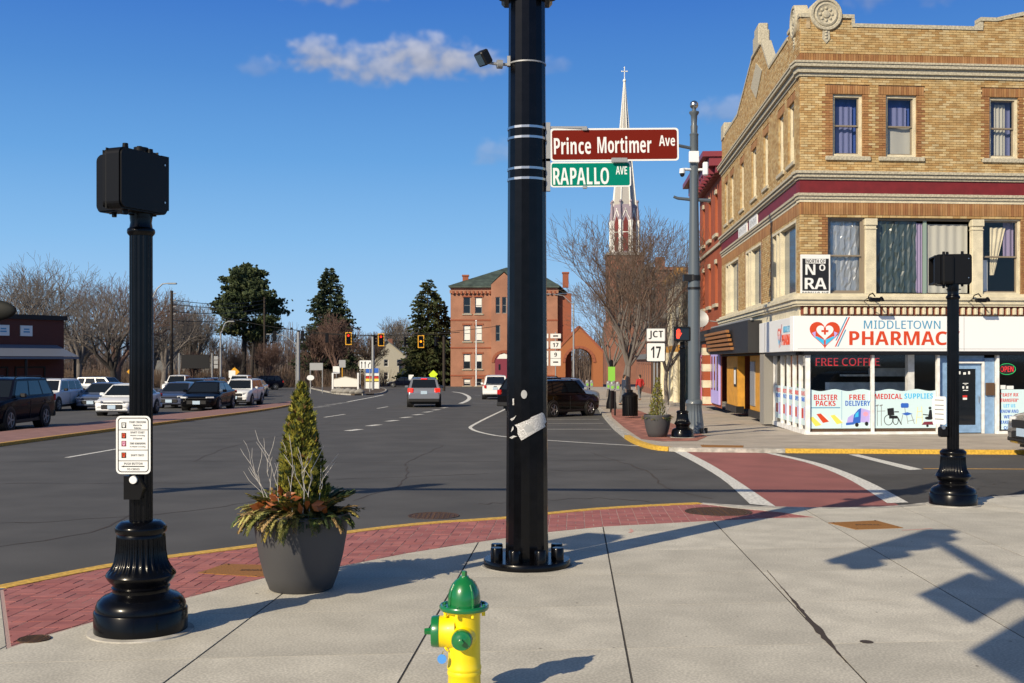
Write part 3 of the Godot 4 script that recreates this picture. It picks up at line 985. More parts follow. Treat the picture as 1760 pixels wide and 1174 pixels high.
func bond(out: Array, x0: float, x1: float, y0: float, y1: float, holes: Array, rusty: Array, top: Callable) -> void:
	var n := roundi((y1 - y0) / 0.0725)
	var ch := (y1 - y0) / n
	for k in n:
		var y := y0 + ch * (k + 0.5)
		var x := x0 - (0.108 if k % 2 else 0.0)
		while x < x1:
			var a := maxf(x, x0)
			var b := minf(x + 0.206, x1)
			x += 0.217
			if b - a < 0.03: continue
			var segs := [[a, b]]
			for h in holes:
				if y > h[1] and y < h[3]:
					var nx := []
					for s in segs:
						if s[1] <= h[0] or s[0] >= h[2]: nx.append(s); continue
						if s[0] < h[0]: nx.append([s[0], h[0]])
						if s[1] > h[2]: nx.append([h[2], s[1]])
					segs = nx
			for s in segs:
				if s[1] - s[0] < 0.03: continue
				var mx: float = (s[0] + s[1]) / 2
				if y + ch * 0.6 > top.call(mx): continue
				var red := false
				for r in rusty:
					if mx > r[0] and mx < r[2] and y > r[1] and y < r[3]: red = true
				out.append([mx, y, s[1] - s[0], ch - 0.011, red])

func soldiers(out: Array, x0: float, x1: float, y0: float, y1: float) -> void:
	var n := roundi((x1 - x0) / 0.076)
	var w := (x1 - x0) / n
	for k in n:
		out.append([x0 + w * (k + 0.5), (y0 + y1) / 2, w - 0.011, y1 - y0 - 0.012, true])

func lay(bricks: Array, f: Transform3D, parent: Node, singly: int) -> void:
	var bx := MB.new()
	bx.bev(Vector3.ZERO, Vector3(1, 1, 0.05), 0.012)
	var unit := MB.new()
	unit.box(Vector3.ZERO, Vector3(1, 1, 0.05))
	var mesh := unit.mesh(M.brick_tint)
	var mats := []
	for c in TAN + RUSTY:
		mats.append(mk("brick_one", c, 0.82, T.soft, 0.5))
	for k in mini(singly, bricks.size()):
		var b = bricks[k]
		var mi := rng.randi_range(0, TAN.size() - 1) if not b[4] else TAN.size() + rng.randi_range(0, RUSTY.size() - 1)
		piece("brick", k, mesh, mats[mi], parent, f * Transform3D(Basis.from_scale(Vector3(b[2], b[3], 1)), Vector3(b[0], b[1], rng.randf_range(-0.005, 0.0))))
	var mm := MultiMesh.new()
	mm.transform_format = MultiMesh.TRANSFORM_3D
	mm.use_colors = true
	mm.mesh = mesh
	mm.instance_count = bricks.size() - mini(singly, bricks.size())
	for k in mm.instance_count:
		var b = bricks[k + singly]
		mm.set_instance_transform(k, f * Transform3D(Basis.from_scale(Vector3(b[2], b[3], 1)), Vector3(b[0], b[1], rng.randf_range(-0.005, 0.0))))
		mm.set_instance_color(k, tone(RUSTY if b[4] else TAN))
	var o := MultiMeshInstance3D.new()
	o.name = "brickwork"
	o.multimesh = mm
	o.set_meta("kind", "stuff")
	parent.add_child(o, true)

func frame_of(mb: MB, x0: float, x1: float, y0: float, y1: float, w: float, z0: float, z1: float) -> void:
	var zc := (z0 + z1) / 2
	var d := z1 - z0
	mb.box(Vector3((x0 + x1) / 2, y1 - w / 2, zc), Vector3(x1 - x0, w, d))
	mb.box(Vector3((x0 + x1) / 2, y0 + w / 2, zc), Vector3(x1 - x0, w, d))
	mb.box(Vector3(x0 + w / 2, (y0 + y1) / 2, zc), Vector3(w, y1 - y0 - 2 * w, d))
	mb.box(Vector3(x1 - w / 2, (y0 + y1) / 2, zc), Vector3(w, y1 - y0 - 2 * w, d))

func drape(mb: MB, x0: float, x1: float, y0: float, y1: float, z: float, folds: int, amp: float, gather := 0.0) -> void:
	var n := folds * 6
	for k in n:
		var q := []
		var qn := []
		for e in [[k, 0], [k + 1, 0], [k + 1, 1], [k, 1]]:
			var t: float = float(e[0]) / n
			var sq: float = 1.0 - gather * (1.0 - e[1])
			q.append(Vector3(lerpf(x0, x1, t * sq), y1 if e[1] else y0, z + amp * sin(t * folds * TAU)))
			qn.append(Vector3(-amp * folds * TAU / (x1 - x0) * cos(t * folds * TAU), 0, 1).normalized())
		mb.tri(q[0], q[1], q[2], qn[0], qn[1], qn[2])
		mb.tri(q[0], q[2], q[3], qn[0], qn[2], qn[3])

# a crumpled plastic sheet: flat facets that each catch the light in their own way
func crinkle(mb: MB, x0: float, x1: float, y0: float, y1: float, z: float, seed_: int, amp: float) -> void:
	var r := RandomNumberGenerator.new()
	r.seed = seed_
	var nx := int((x1 - x0) / 0.055)
	var ny := int((y1 - y0) / 0.15)
	var g := []
	for i in nx + 1:
		for j in ny + 1:
			var e := 0.0 if i == 0 or j == 0 or i == nx or j == ny else 1.0
			g.append(Vector3(lerpf(x0, x1, (i + e * r.randf_range(-0.35, 0.35)) / nx), lerpf(y0, y1, (j + e * r.randf_range(-0.4, 0.4)) / ny), z + r.randfn(0.0, amp * 0.22) + amp * sin(i * 1.9 + seed_) * 0.4))
	for i in nx:
		for j in ny:
			var a: Vector3 = g[i * (ny + 1) + j]
			var b: Vector3 = g[(i + 1) * (ny + 1) + j]
			var c: Vector3 = g[(i + 1) * (ny + 1) + j + 1]
			var d: Vector3 = g[i * (ny + 1) + j + 1]
			for t in [[a, b, c], [a, c, d]]:
				var nn: Vector3 = (t[1] - t[0]).cross(t[2] - t[0]).normalized()
				if nn.z < 0: nn = -nn
				mb.tri(t[0], t[1], t[2], nn, nn, nn)

func sub(called: String, f: Transform3D, parent: Node, m: Material, build: Callable) -> MeshInstance3D:
	var mb := MB.new()
	mb.xf = f
	build.call(mb)
	return part(called, mb, m, parent)

# a double-hung window: cream frame > sash, panes, curtains
func hung_window(f: Transform3D, parent: Node, x0: float, x1: float, y0: float, y1: float, curtains: Array, frame_mat: Material = null, fw := 0.075) -> void:
	var w := sub("window", f, parent, frame_mat if frame_mat else M.cream, func(mb): frame_of(mb, x0 + 0.002, x1 - 0.002, y0 + 0.002, y1 - 0.002, fw, -0.16, -0.055))
	var a := x0 + fw
	var b := x1 - fw
	var lo := y0 + fw
	var hi := y1 - fw
	var mid := (lo + hi) / 2
	sub("sash", f, w, M.sash, func(mb):
		frame_of(mb, a, b, mid - 0.02, hi, 0.045, -0.15, -0.11)
		frame_of(mb, a, b, lo, mid + 0.02, 0.045, -0.19, -0.151))
	sub("pane", f, w, M.glass_pane, func(mb): mb.quad(Vector3(a + 0.04, mid + 0.02, -0.13), Vector3(b - 0.04, mid + 0.02, -0.13), Vector3(b - 0.04, hi - 0.04, -0.13), Vector3(a + 0.04, hi - 0.04, -0.13), Vector3.BACK))
	sub("pane", f, w, M.glass_pane, func(mb): mb.quad(Vector3(a + 0.04, lo + 0.04, -0.17), Vector3(b - 0.04, lo + 0.04, -0.17), Vector3(b - 0.04, mid - 0.02, -0.17), Vector3(a + 0.04, mid - 0.02, -0.17), Vector3.BACK))
	for c in curtains:
		sub(c[0], f, w, M[c[1]], func(mb): drape(mb, lerpf(a, b, c[2]), lerpf(a, b, c[3]), lerpf(lo, hi, c[4]), lerpf(lo, hi, c[5]), c[6], c[7], 0.02, c[8] if c.size() > 8 else 0.0))

func pharmacy() -> void:
	var o := G(8.52, 33.5)
	var t := thing("pharmacy_building", "tan brick corner building with a white pharmacy sign, maroon band and stone cornice", "building", o)
	var f := Transform3D(Basis(Vector3(0.9966, 0, -0.0822), Vector3.UP, Vector3(0.0822, 0, 0.9966)), Vector3.ZERO)
	var s := Transform3D(Basis(Vector3(-0.0584, 0, 0.9983), Vector3.UP, Vector3(-0.9983, 0, -0.0584)), Vector3.ZERO)
	var FW := 14.0
	var SW := -18.3
	# openings
	var up_f := [[0.97, 8.24, 1.88, 10.08], [2.59, 8.24, 3.54, 10.08], [5.79, 8.24, 6.69, 10.08], [8.9, 8.24, 9.8, 10.08], [10.9, 8.24, 11.8, 10.08]]
	var mid_f := [[0.82, 4.17, 6.78, 6.44], [7.6, 4.17, 13.4, 6.44]]
	var up_s := []
	for u in [[0.9, 1.85], [2.67, 3.55], [5.65, 6.55], [8.2, 9.3], [11.4, 12.3], [14.4, 15.3], [16.3, 17.1]]:
		up_s.append([-u[1], 8.24, -u[0], 10.08])
	var mid_s := [[-4.9, 4.17, -0.55, 6.44], [-10.9, 4.17, -7.1, 6.44], [-16.9, 4.17, -12.9, 6.44]]
	# mortar faces that carry the bricks
	var top_f := func(x: float) -> float:
		if x < 1.56: return 12.34
		if x < 5.57: return 12.08
		if x < 6.0: return 12.36
		return 12.36 + (0.23 * (minf(x, 9.4) - 6.0) - 0.23 * maxf(0.0, x - 9.4))
	var top_s := func(x: float) -> float:
		var u := -x
		if u < 1.9: return 12.34
		if u < 5.4: return 12.2
		if u < 7.1: return 12.2 + (u - 5.4) * 0.8
		if u < 9.1: return 13.56
		if u < 13.2: return 13.56 - (u - 9.1) * 0.32
		return 12.25
	var wf := MB.new()
	wf.xf = f
	wall_holes(wf, 0.0, FW, 3.5, 12.0, up_f + mid_f, 0.24, -0.02)
	var pf := PackedVector2Array([Vector2(0, 12.0), Vector2(FW, 12.0), Vector2(FW, top_f.call(FW) - 0.02), Vector2(9.4, top_f.call(9.4) - 0.02), Vector2(6.0, 12.34), Vector2(5.57, 12.34), Vector2(5.57, 12.06), Vector2(1.56, 12.06), Vector2(1.56, 12.32), Vector2(0, 12.32)])
	wf.prism(pf, -0.28, -0.0205)
	part("front_wall", wf, M.mortar, t)
	var ws := MB.new()
	ws.xf = s
	wall_holes(ws, SW, 0.0, 3.5, 12.0, up_s + mid_s, 0.24, -0.02)
	var ps := PackedVector2Array([Vector2(SW, 12.0), Vector2(0, 12.0), Vector2(0, 12.32), Vector2(-1.9, 12.32), Vector2(-1.9, 12.18), Vector2(-5.4, 12.18), Vector2(-7.1, 13.54), Vector2(-9.1, 13.54), Vector2(-13.2, 12.22), Vector2(SW, 12.22)])
	ws.prism(ps, -0.28, -0.0205)
	part("side_wall", ws, M.mortar, t)
	# brickwork
	var rusty_f := []
	for h in up_f: rusty_f.append([h[0] - 0.22, 8.24, h[0], 10.08]); rusty_f.append([h[2], 8.24, h[2] + 0.22, 10.08])
	rusty_f.append([0.62, 4.1, 0.82, 6.5]); rusty_f.append([6.78, 4.1, 6.98, 6.5])
	var lint_f := []
	for h in up_f: lint_f.append([h[0] - 0.23, 10.08, h[2] + 0.22, 10.34])
	var sills_f := []
	for h in up_f: sills_f.append([h[0] - 0.24, 8.11, h[2] + 0.24, 8.24])
	var bf := []
	bond(bf, 0.0, FW, 7.78, 10.58, up_f + lint_f + sills_f, rusty_f, flat_top)
	for l in lint_f: soldiers(bf, l[0], l[2], l[1], l[3])
	bf.sort_custom(func(p, q): return p[0] < q[0])
	bond(bf, 0.0, FW, 11.27, 13.2, [], [], top_f)
	bond(bf, 0.0, FW, 4.17, 6.5, mid_f + [], rusty_f, flat_top)
	soldiers(bf, 0.0, FW, 6.5, 6.87)
	soldiers(bf, 0.0, FW, 11.0, 11.27)
	lay(bf, f, t, 300)
	var bs := []
	var lint_s := []
	var sills_s := []
	var rusty_s := []
	for h in up_s:
		lint_s.append([h[0] - 0.2, 10.08, h[2] + 0.2, 10.34])
		sills_s.append([h[0] - 0.2, 8.11, h[2] + 0.2, 8.24])
	for x in [-5.1, -7.1, -11.1, -12.9]: rusty_s.append([x, 4.1, x + 0.2, 6.5])
	bond(bs, SW, 0.0, 7.78, 10.58, up_s + lint_s + sills_s, [], flat_top)
	bond(bs, SW, 0.0, 11.27, 13.6, [], [], top_s)
	bond(bs, SW, 0.0, 4.17, 6.5, mid_s, rusty_s, flat_top)
	for l in lint_s: soldiers(bs, l[0], l[2], l[1], l[3])
	soldiers(bs, SW, 0.0, 6.5, 6.87)
	soldiers(bs, SW, 0.0, 11.0, 11.27)
	lay(bs, s, t, 0)
	# stone and painted courses, mitred at the corner by running the front ones past it
	for c in [["cornice", M.limestone, [[10.58, 10.68, 0.06], [10.68, 10.84, 0.13], [10.84, 10.94, 0.22], [10.94, 11.0, 0.25]]],
			["maroon_band", M.maroon, [[7.13, 7.53, 0.035]]],
			["band_moulding", M.limestone, [[7.53, 7.60, 0.08], [7.60, 7.70, 0.14], [7.70, 7.78, 0.19]]],
			["band_moulding", M.limestone, [[6.96, 7.05, 0.07], [7.05, 7.13, 0.11]]],
			["brick_ledge", M.cream, [[6.87, 6.96, 0.03]]],
			["belt_course", M.cream, [[3.80, 3.86, 0.16], [3.86, 3.98, 0.20], [3.98, 4.08, 0.26], [4.08, 4.17, 0.13]]]]:
		sub(c[0], f, t, c[1], func(mb):
			for l in c[2]: mb.box(Vector3((FW - l[2]) / 2, (l[0] + l[1]) / 2, l[2] / 2 - 0.14), Vector3(FW + l[2], l[1] - l[0], l[2] + 0.28)))
		sub(c[0], s, t, c[1], func(mb):
			for l in c[2]: mb.box(Vector3(SW / 2 - 0.13, (l[0] + l[1]) / 2, l[2] / 2 - 0.14), Vector3(-SW - 0.26, l[1] - l[0] - 0.004, l[2] + 0.276)))
	for h in up_f: sub("window_sill", f, t, M.limestone, func(mb): mb.bev(Vector3((h[0] + h[2]) / 2, 8.175, 0.0), Vector3(h[2] - h[0] + 0.46, 0.125, 0.16), 0.01))
	for h in up_s: sub("window_sill", s, t, M.limestone, func(mb): mb.bev(Vector3((h[0] + h[2]) / 2, 8.175, 0.0), Vector3(h[2] - h[0] + 0.38, 0.125, 0.16), 0.01))
	# dentils
	sub("dentil_back", f, t, M.dentil_red, func(mb): mb.box(Vector3(FW / 2, 3.67, 0.02), Vector3(FW, 0.25, 0.06)))
	for k in 69:
		sub("dentil", f, t, M.cream, func(mb): mb.bev(Vector3(0.12 + k * 0.2, 3.655, 0.10), Vector3(0.095, 0.20, 0.11), 0.015))
	sub("frieze", s, t, M.cream, func(mb): mb.box(Vector3(SW / 2, 3.65, 0.02), Vector3(-SW, 0.29, 0.06)))
	# coping on the parapets
	sub("coping", f, t, M.limestone, func(mb):
		for c in [[0.0, 12.34, 0.34, 12.34], [1.18, 12.34, 1.62, 12.34], [1.56, 12.08, 5.57, 12.08], [5.51, 12.36, 6.0, 12.36], [6.0, 12.36, 9.4, 13.14], [9.4, 13.14, FW, 12.08]]:
			var d := Vector2(c[2] - c[0], c[3] - c[1])
			mb.box(Vector3((c[0] + c[2]) / 2, (c[1] + c[3]) / 2 + 0.04, -0.14), Vector3(d.length() + 0.01, 0.11, 0.38), Basis(Vector3.BACK, d.angle()))
		mb.box(Vector3(1.59, 12.22, -0.14), Vector3(0.10, 0.2, 0.36))
		mb.box(Vector3(5.54, 12.22, -0.14), Vector3(0.10, 0.2, 0.36)))
	sub("coping", s, t, M.limestone, func(mb):
		for c in [[-0.36, 12.36, 0.0, 12.36], [-1.95, 12.36, -1.2, 12.36], [-5.4, 12.2, -1.95, 12.2], [-7.1, 13.56, -5.4, 12.2], [-13.2, 12.24, -9.1, 13.56], [SW, 12.25, -13.2, 12.25]]:
			var d := Vector2(c[2] - c[0], c[3] - c[1])
			mb.box(Vector3((c[0] + c[2]) / 2, (c[1] + c[3]) / 2 + 0.04, -0.14), Vector3(d.length() + 0.01, 0.11, 0.37), Basis(Vector3.BACK, d.angle())))
	sub("pinnacle", s, t, M.limestone, func(mb):
		mb.bev(Vector3(-8.1, 13.85, -0.14), Vector3(1.3, 0.6, 0.42), 0.04)
		mb.bev(Vector3(-8.1, 14.28, -0.14), Vector3(1.0, 0.3, 0.36), 0.04)
		mb.bev(Vector3(-8.1, 13.55, -0.14), Vector3(2.1, 0.14, 0.44), 0.02))
	sub("diamond_panel", s, t, M.limestone, func(mb): mb.prism(PackedVector2Array([Vector2(-9.4, 12.5), Vector2(-8.1, 11.8), Vector2(-6.8, 12.5), Vector2(-8.1, 13.1)]), 0.0, 0.05))
	sub("end_post", s, t, M.limestone, func(mb): mb.bev(Vector3(-17.7, 12.5, -0.14), Vector3(1.0, 0.7, 0.42), 0.04))
	for e in [[f, 0.76], [s, -0.8]]:
		var md := sub("medallion", e[0], t, M.limestone, func(mb):
			var bz := Basis(Vector3.RIGHT, Vector3.FORWARD, Vector3.UP)
			mb.lathe([Vector2(0.49, -0.3), Vector2(0.49, 0.06), Vector2(0.47, 0.09), Vector2(0.40, 0.09), Vector2(0.38, 0.05), Vector2(0.35, 0.04), Vector2(0.35, 0.07), Vector2(0.30, 0.09), Vector2(0.25, 0.05), Vector2(0.12, 0.04), Vector2(0.10, 0.08), Vector2(0.0, 0.10)], 28, 0, Vector3(e[1], 12.42, 0.0), Basis(Vector3.RIGHT, Vector3.BACK, Vector3.DOWN)))
		sub("rosette", e[0], md, M.limestone, func(mb):
			for k in 8:
				var a := TAU * k / 8
				mb.ball(Vector3(e[1] + 0.18 * cos(a), 12.42 + 0.18 * sin(a), 0.05), Vector3(0.05, 0.05, 0.03), 8, 5))
		sub("pendant", e[0], md, M.limestone, func(mb):
			mb.prism(PackedVector2Array([Vector2(e[1] - 0.10, 11.95), Vector2(e[1] - 0.12, 11.7), Vector2(e[1], 11.56), Vector2(e[1] + 0.12, 11.7), Vector2(e[1] + 0.10, 11.95)]), 0.0, 0.05)
			for y in [11.72, 11.81, 11.9]: mb.ball(Vector3(e[1], y, 0.05), Vector3(0.05, 0.035, 0.03), 8, 5))
	# upper windows
	var cur := [[["curtain", "curtain_deep", 0.0, 1.0, 0.0, 1.0, -0.34, 3, 0.0], ["curtain", "curtain_blue", 0.12, 0.82, 0.0, 0.86, -0.29, 3, 0.0]],
		[["curtain", "curtain_deep", 0.0, 1.0, 0.5, 1.0, -0.34, 2, 0.0], ["curtain", "curtain_blue", 0.15, 0.85, 0.5, 0.86, -0.29, 3, 0.0], ["blind", "curtain_grey", 0.0, 1.0, 0.0, 0.5, -0.24, 1, 0.0]],
		[["curtain", "curtain_blue", 0.0, 1.0, 0.0, 1.0, -0.34, 3, 0.0], ["curtain", "curtain_grey", 0.3, 0.75, 0.0, 0.95, -0.29, 3, 0.0]]]
	for k in up_f.size():
		var h = up_f[k]
		hung_window(f, t, h[0], h[2], h[1], h[3], cur[k % 3])
	for h in up_s:
		hung_window(s, t, h[0], h[2], h[1], h[3], [["curtain", "curtain_grey", 0.0, 1.0, 0.0, 1.0, -0.3, 3, 0.0]])
	# the wide first-floor windows of the front, and the same again further along
	for x in [0.0, 6.8]:
		hung_window(f, t, 0.82 + x, 1.96 + x, 4.17, 6.44, [], M.sash, 0.06)
		hung_window(f, t, 5.57 + x, 6.78 + x, 4.17, 6.44, [["curtain", "curtain_blue", 0.0, 0.14, 0.0, 0.95, -0.3, 1, 0.0], ["curtain", "cream", 0.3, 0.75, 0.25, 0.92, -0.28, 3, 0.75], ["curtain", "curtain_lilac", 0.7, 1.0, 0.5, 1.0, -0.33, 2, 0.0], ["board", "panel_white", 0.02, 0.22, 0.0, 0.46, -0.26, 1, 0.0]], M.cream, 0.06)
		sub("plastic_sheet", f, t, M.plastic_pale, func(mb): crinkle(mb, 0.90 + x, 1.88 + x, 4.25, 6.38, -0.25, 4, 0.034))
		sub("plastic_sheet", f, t, M.plastic_dark, func(mb): crinkle(mb, 2.35 + x, 3.62 + x, 4.22, 6.36, -0.19, 9, 0.032))
		sub("curtain", f, t, M.curtain_lilac, func(mb): drape(mb, 3.60 + x, 3.80 + x, 4.22, 6.30, -0.19, 2, 0.015))
		sub("window_post", f, t, M.curtain_green, func(mb): mb.box(Vector3(3.86 + x, 5.3, -0.16), Vector3(0.10, 2.2, 0.06)))
		sub("curtain", f, t, M.curtain_grey, func(mb): drape(mb, 3.92 + x, 5.22 + x, 4.22, 6.28, -0.22, 5, 0.012))
		for px in [1.96, 5.25]:
			sub("pilaster", f, t, M.cream, func(mb):
				mb.bev(Vector3(px + 0.17 + x, 5.25, -0.06), Vector3(0.33, 2.16, 0.2), 0.012)
				mb.bev(Vector3(px + 0.17 + x, 6.30, -0.04), Vector3(0.38, 0.20, 0.24), 0.012)
				mb.bev(Vector3(px + 0.17 + x, 6.10, -0.05), Vector3(0.36, 0.03, 0.23), 0.005))
		sub("window_head", f, t, M.sash, func(mb): mb.box(Vector3(3.78 + x, 6.40, -0.15), Vector3(2.9, 0.07, 0.1)))
	for h in mid_s:
		var w := sub("window", s, t, M.cream, func(mb):
			frame_of(mb, h[0] + 0.002, h[2] - 0.002, 4.172, 6.438, 0.09, -0.16, 0.02)
			for p in [0.22, 0.36]: mb.box(Vector3(lerpf(h[0], h[2], p), 5.3, -0.06), Vector3(0.14, 2.08, 0.16)))
		sub("pane", s, w, M.glass_sky, func(mb): mb.quad(Vector3(lerpf(h[0], h[2], 0.38), 4.26, -0.13), Vector3(h[2] - 0.09, 4.26, -0.13), Vector3(h[2] - 0.09, 6.35, -0.13), Vector3(lerpf(h[0], h[2], 0.38), 6.35, -0.13), Vector3.BACK))
		sub("pane", s, w, M.glass_dark, func(mb): mb.quad(Vector3(h[0] + 0.09, 4.26, -0.14), Vector3(lerpf(h[0], h[2], 0.36), 4.26, -0.14), Vector3(lerpf(h[0], h[2], 0.36), 6.35, -0.14), Vector3(h[0] + 0.09, 6.35, -0.14), Vector3.BACK))
	# floors, roof and the walls behind
	var core := MB.new()
	var plan := PackedVector2Array([Vector2(0.22, 0.22), Vector2(13.7, 0.22), Vector2(13.7, 18.3), Vector2(2.86, 18.0)])
	for e in [[11.8, 12.0], [7.0, 7.2], [3.62, 3.9]]:
		core.xf = f * Transform3D(Basis(Vector3.RIGHT, Vector3.FORWARD, Vector3.UP), Vector3.ZERO)
		core.prism(plan, e[0], e[1])
	core.xf = f
	core.box(Vector3(13.85, 6.0, -9.3), Vector3(0.3, 11.9, 18.0))
	core.box(Vector3(8.4, 6.0, -18.3), Vector3(11.0, 11.9, 0.3))
	part("floors_and_roof", core, M.interior, t)
	shop(t, f, s)

func shop(t: Node3D, f: Transform3D, s: Transform3D) -> void:
	# the white sign box round the corner
	var sg := sub("shop_sign", f, t, M.panel_white, func(mb): mb.bev(Vector3(6.86, 2.98, 0.02), Vector3(14.28, 1.04, 0.32), 0.012))
	sub("sign_seam", f, sg, M.sign_back, func(mb):
		mb.box(Vector3(6.9, 2.535, 0.1815), Vector3(14.1, 0.012, 0.003))
		mb.box(Vector3(4.92, 2.98, 0.1815), Vector3(0.012, 1.0, 0.003)))
	var ss := sub("side_sign", s, t, M.panel_white, func(mb):
		mb.bev(Vector3(-3.35, 2.975, 0.02), Vector3(6.4, 1.03, 0.31), 0.012))
	sub("sign_joint", s, ss, M.sign_back, func(mb): mb.box(Vector3(-5.3, 2.98, 0.178), Vector3(0.12, 1.0, 0.008)))
	for k in 2:
		var fr: Transform3D = f if k == 0 else s * Transform3D(Basis.from_scale(Vector3(0.62, 0.8, 1)), Vector3(-2.95, 0.55, 0))
		var host: Node = sg if k == 0 else ss
		var z := 0.1805 if k == 0 else 0.178
		logo(host, fr, Vector2(0.67, 3.0), 0.46, z)
		for l in [[1.24, "ink_steel"], [1.31, "ink_red"], [1.38, "ink_steel"]]:
			var y0 := 2.78 if l[0] < 1.3 else 2.6
			var y1 := 3.47 if l[0] < 1.35 else 3.1
			sub("slash", fr, host, M[l[1]], func(mb): mb.prism(PackedVector2Array([Vector2(l[0] + (y0 - 3.3) * 0.48, y0), Vector2(l[0] + (y0 - 3.3) * 0.48 + 0.035, y0), Vector2(l[0] + (y1 - 3.3) * 0.48 + 0.035, y1), Vector2(l[0] + (y1 - 3.3) * 0.48, y1)]), z - 0.004, z + 0.005))
		text(host, "lettering", "MIDDLETOWN", at2(fr, 3.02, 3.25, z + 0.001), 2.34, 0.24, M.ink_steel, 0.012, false)
		text(host, "lettering", "PHARMACY", at2(fr, 3.1, 2.85, z + 0.001), 3.38, 0.41, M.ink_orange, 0.012)
	sub("sign_soffit", f, t, M.dark_metal, func(mb): mb.box(Vector3(7.0, 2.41, -0.1), Vector3(13.9, 0.10, 0.5)))
	sub("sign_soffit", s, t, M.dark_metal, func(mb): mb.box(Vector3(-3.3, 2.405, -0.12), Vector3(6.3, 0.10, 0.46)))
	# shop windows
	var panes := [[0.25, 2.17], [2.24, 4.18], [6.12, 7.5], [7.7, 9.7], [9.8, 11.8], [11.9, 13.7]]
	var fr := sub("shop_frame", f, t, M.trim_white, func(mb):
		for x in [0.21, 2.205, 4.215, 6.06, 7.6, 9.75, 11.85, 13.8]: mb.box(Vector3(x, 1.17, -0.05), Vector3(0.075, 2.36, 0.14))
		mb.box(Vector3(2.2, 0.03, -0.04), Vector3(4.1, 0.09, 0.16))
		mb.box(Vector3(9.95, 0.03, -0.04), Vector3(7.8, 0.09, 0.16)))
	sub("corner_column", f, t, M.trim_white, func(mb): mb.box(Vector3(0.37, 1.2, -0.42), Vector3(0.13, 2.4, 0.13)))
	sub("column", f, t, M.trim_white, func(mb): mb.box(Vector3(3.6, 1.2, -0.6), Vector3(0.2, 2.4, 0.2)))
	for p in panes:
		sub("pane", f, fr, M.glass_pane, func(mb): mb.quad(Vector3(p[0], 0.07, -0.06), Vector3(p[1], 0.07, -0.06), Vector3(p[1], 2.35, -0.06), Vector3(p[0], 2.35, -0.06), Vector3.BACK))
	sub("wood_riser", f, t, M.wood_dark, func(mb): mb.box(Vector3(2.2, 0.12, -0.09), Vector3(3.9, 0.11, 0.04)))
	sub("counter", f, t, M.trim_white, func(mb):
		mb.box(Vector3(3.0, 0.75, -2.4), Vector3(2.6, 1.5, 0.4))
		mb.box(Vector3(3.3, 1.72, -2.4), Vector3(2.2, 0.06, 0.5))
		mb.box(Vector3(3.7, 1.85, -2.4), Vector3(1.2, 0.2, 0.3)))
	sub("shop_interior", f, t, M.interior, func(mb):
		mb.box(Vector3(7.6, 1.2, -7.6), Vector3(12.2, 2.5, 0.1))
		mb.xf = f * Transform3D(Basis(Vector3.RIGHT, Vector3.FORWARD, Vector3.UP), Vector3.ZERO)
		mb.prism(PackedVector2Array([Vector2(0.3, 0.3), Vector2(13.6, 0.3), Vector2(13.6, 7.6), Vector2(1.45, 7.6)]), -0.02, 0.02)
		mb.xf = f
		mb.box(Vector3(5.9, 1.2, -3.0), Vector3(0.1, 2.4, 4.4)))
	posters(t, f)
	# the entrance, set back
	sub("entry_panel", f, t, M.door_blue, func(mb):
		mb.box(Vector3(4.46, 1.17, -0.2), Vector3(0.36, 2.34, 0.1))
		mb.box(Vector3(5.86, 1.13, -0.16), Vector3(0.30, 2.27, 0.1))
		mb.box(Vector3(5.17, 2.24, -0.22), Vector3(1.1, 0.2, 0.1)))
	sub("entry_trim", f, t, M.trim_white, func(mb):
		mb.box(Vector3(5.67, 1.06, -0.14), Vector3(0.06, 2.12, 0.08))
		mb.box(Vector3(5.17, 2.13, -0.15), Vector3(1.06, 0.05, 0.08)))
	var d := sub("door", f, t, M.door_blue, func(mb): frame_of(mb, 4.66, 5.64, 0.02, 2.10, 0.16, -0.26, -0.2))
	sub("pane", f, d, M.glass_dark, func(mb): mb.box(Vector3(5.15, 1.1, -0.235), Vector3(0.68, 1.78, 0.012)))
	sub("kick_plate", f, d, M.door_blue, func(mb): mb.box(Vector3(5.15, 0.17, -0.21), Vector3(0.67, 0.16, 0.03)))
	sub("handle", f, d, M.steel, func(mb): mb.cyl(Vector3(5.56, 0.92, -0.17), Vector3(5.56, 1.12, -0.17), 0.012, 0.012, 8))
	sub("notice", f, d, M.sign_white, func(mb):
		for q in [[4.95, 1.82, 0.12, 0.09], [5.14, 1.80, 0.08, 0.07], [5.28, 1.82, 0.06, 0.09], [5.17, 1.50, 0.17, 0.02], [5.17, 1.46, 0.06, 0.015], [5.10, 1.38, 0.05, 0.07], [5.22, 1.38, 0.06, 0.07], [5.17, 1.29, 0.16, 0.02], [5.15, 1.04, 0.13, 0.06]]:
			mb.box(Vector3(q[0], q[1], -0.2275), Vector3(q[2], q[3], 0.003)))
	sub("notice", f, d, M.ink_red, func(mb): mb.box(Vector3(5.15, 1.11, -0.2275), Vector3(0.14, 0.06, 0.003)))
	sub("mail_box", f, t, M.wood_dark, func(mb): mb.bev(Vector3(5.86, 1.33, -0.08), Vector3(0.26, 0.38, 0.09), 0.01))
	# gooseneck lamps over the sign
	for x in [1.95, 5.15, 8.4]:
		var lm := sub("sign_lamp", f, t, M.black_housing, func(mb):
			mb.tube([Vector3(x, 3.95, 0.2), Vector3(x, 4.12, 0.35), Vector3(x, 4.15, 0.6), Vector3(x + 0.02, 4.05, 0.72)], 0.018, 0.018, 6)
			mb.tube([Vector3(x - 0.1, 3.92, 0.2), Vector3(x - 0.14, 4.0, 0.5), Vector3(x - 0.14, 3.98, 0.72)], 0.012, 0.012, 6)
			mb.bev(Vector3(x, 3.95, 0.76), Vector3(0.34, 0.12, 0.14), 0.03))
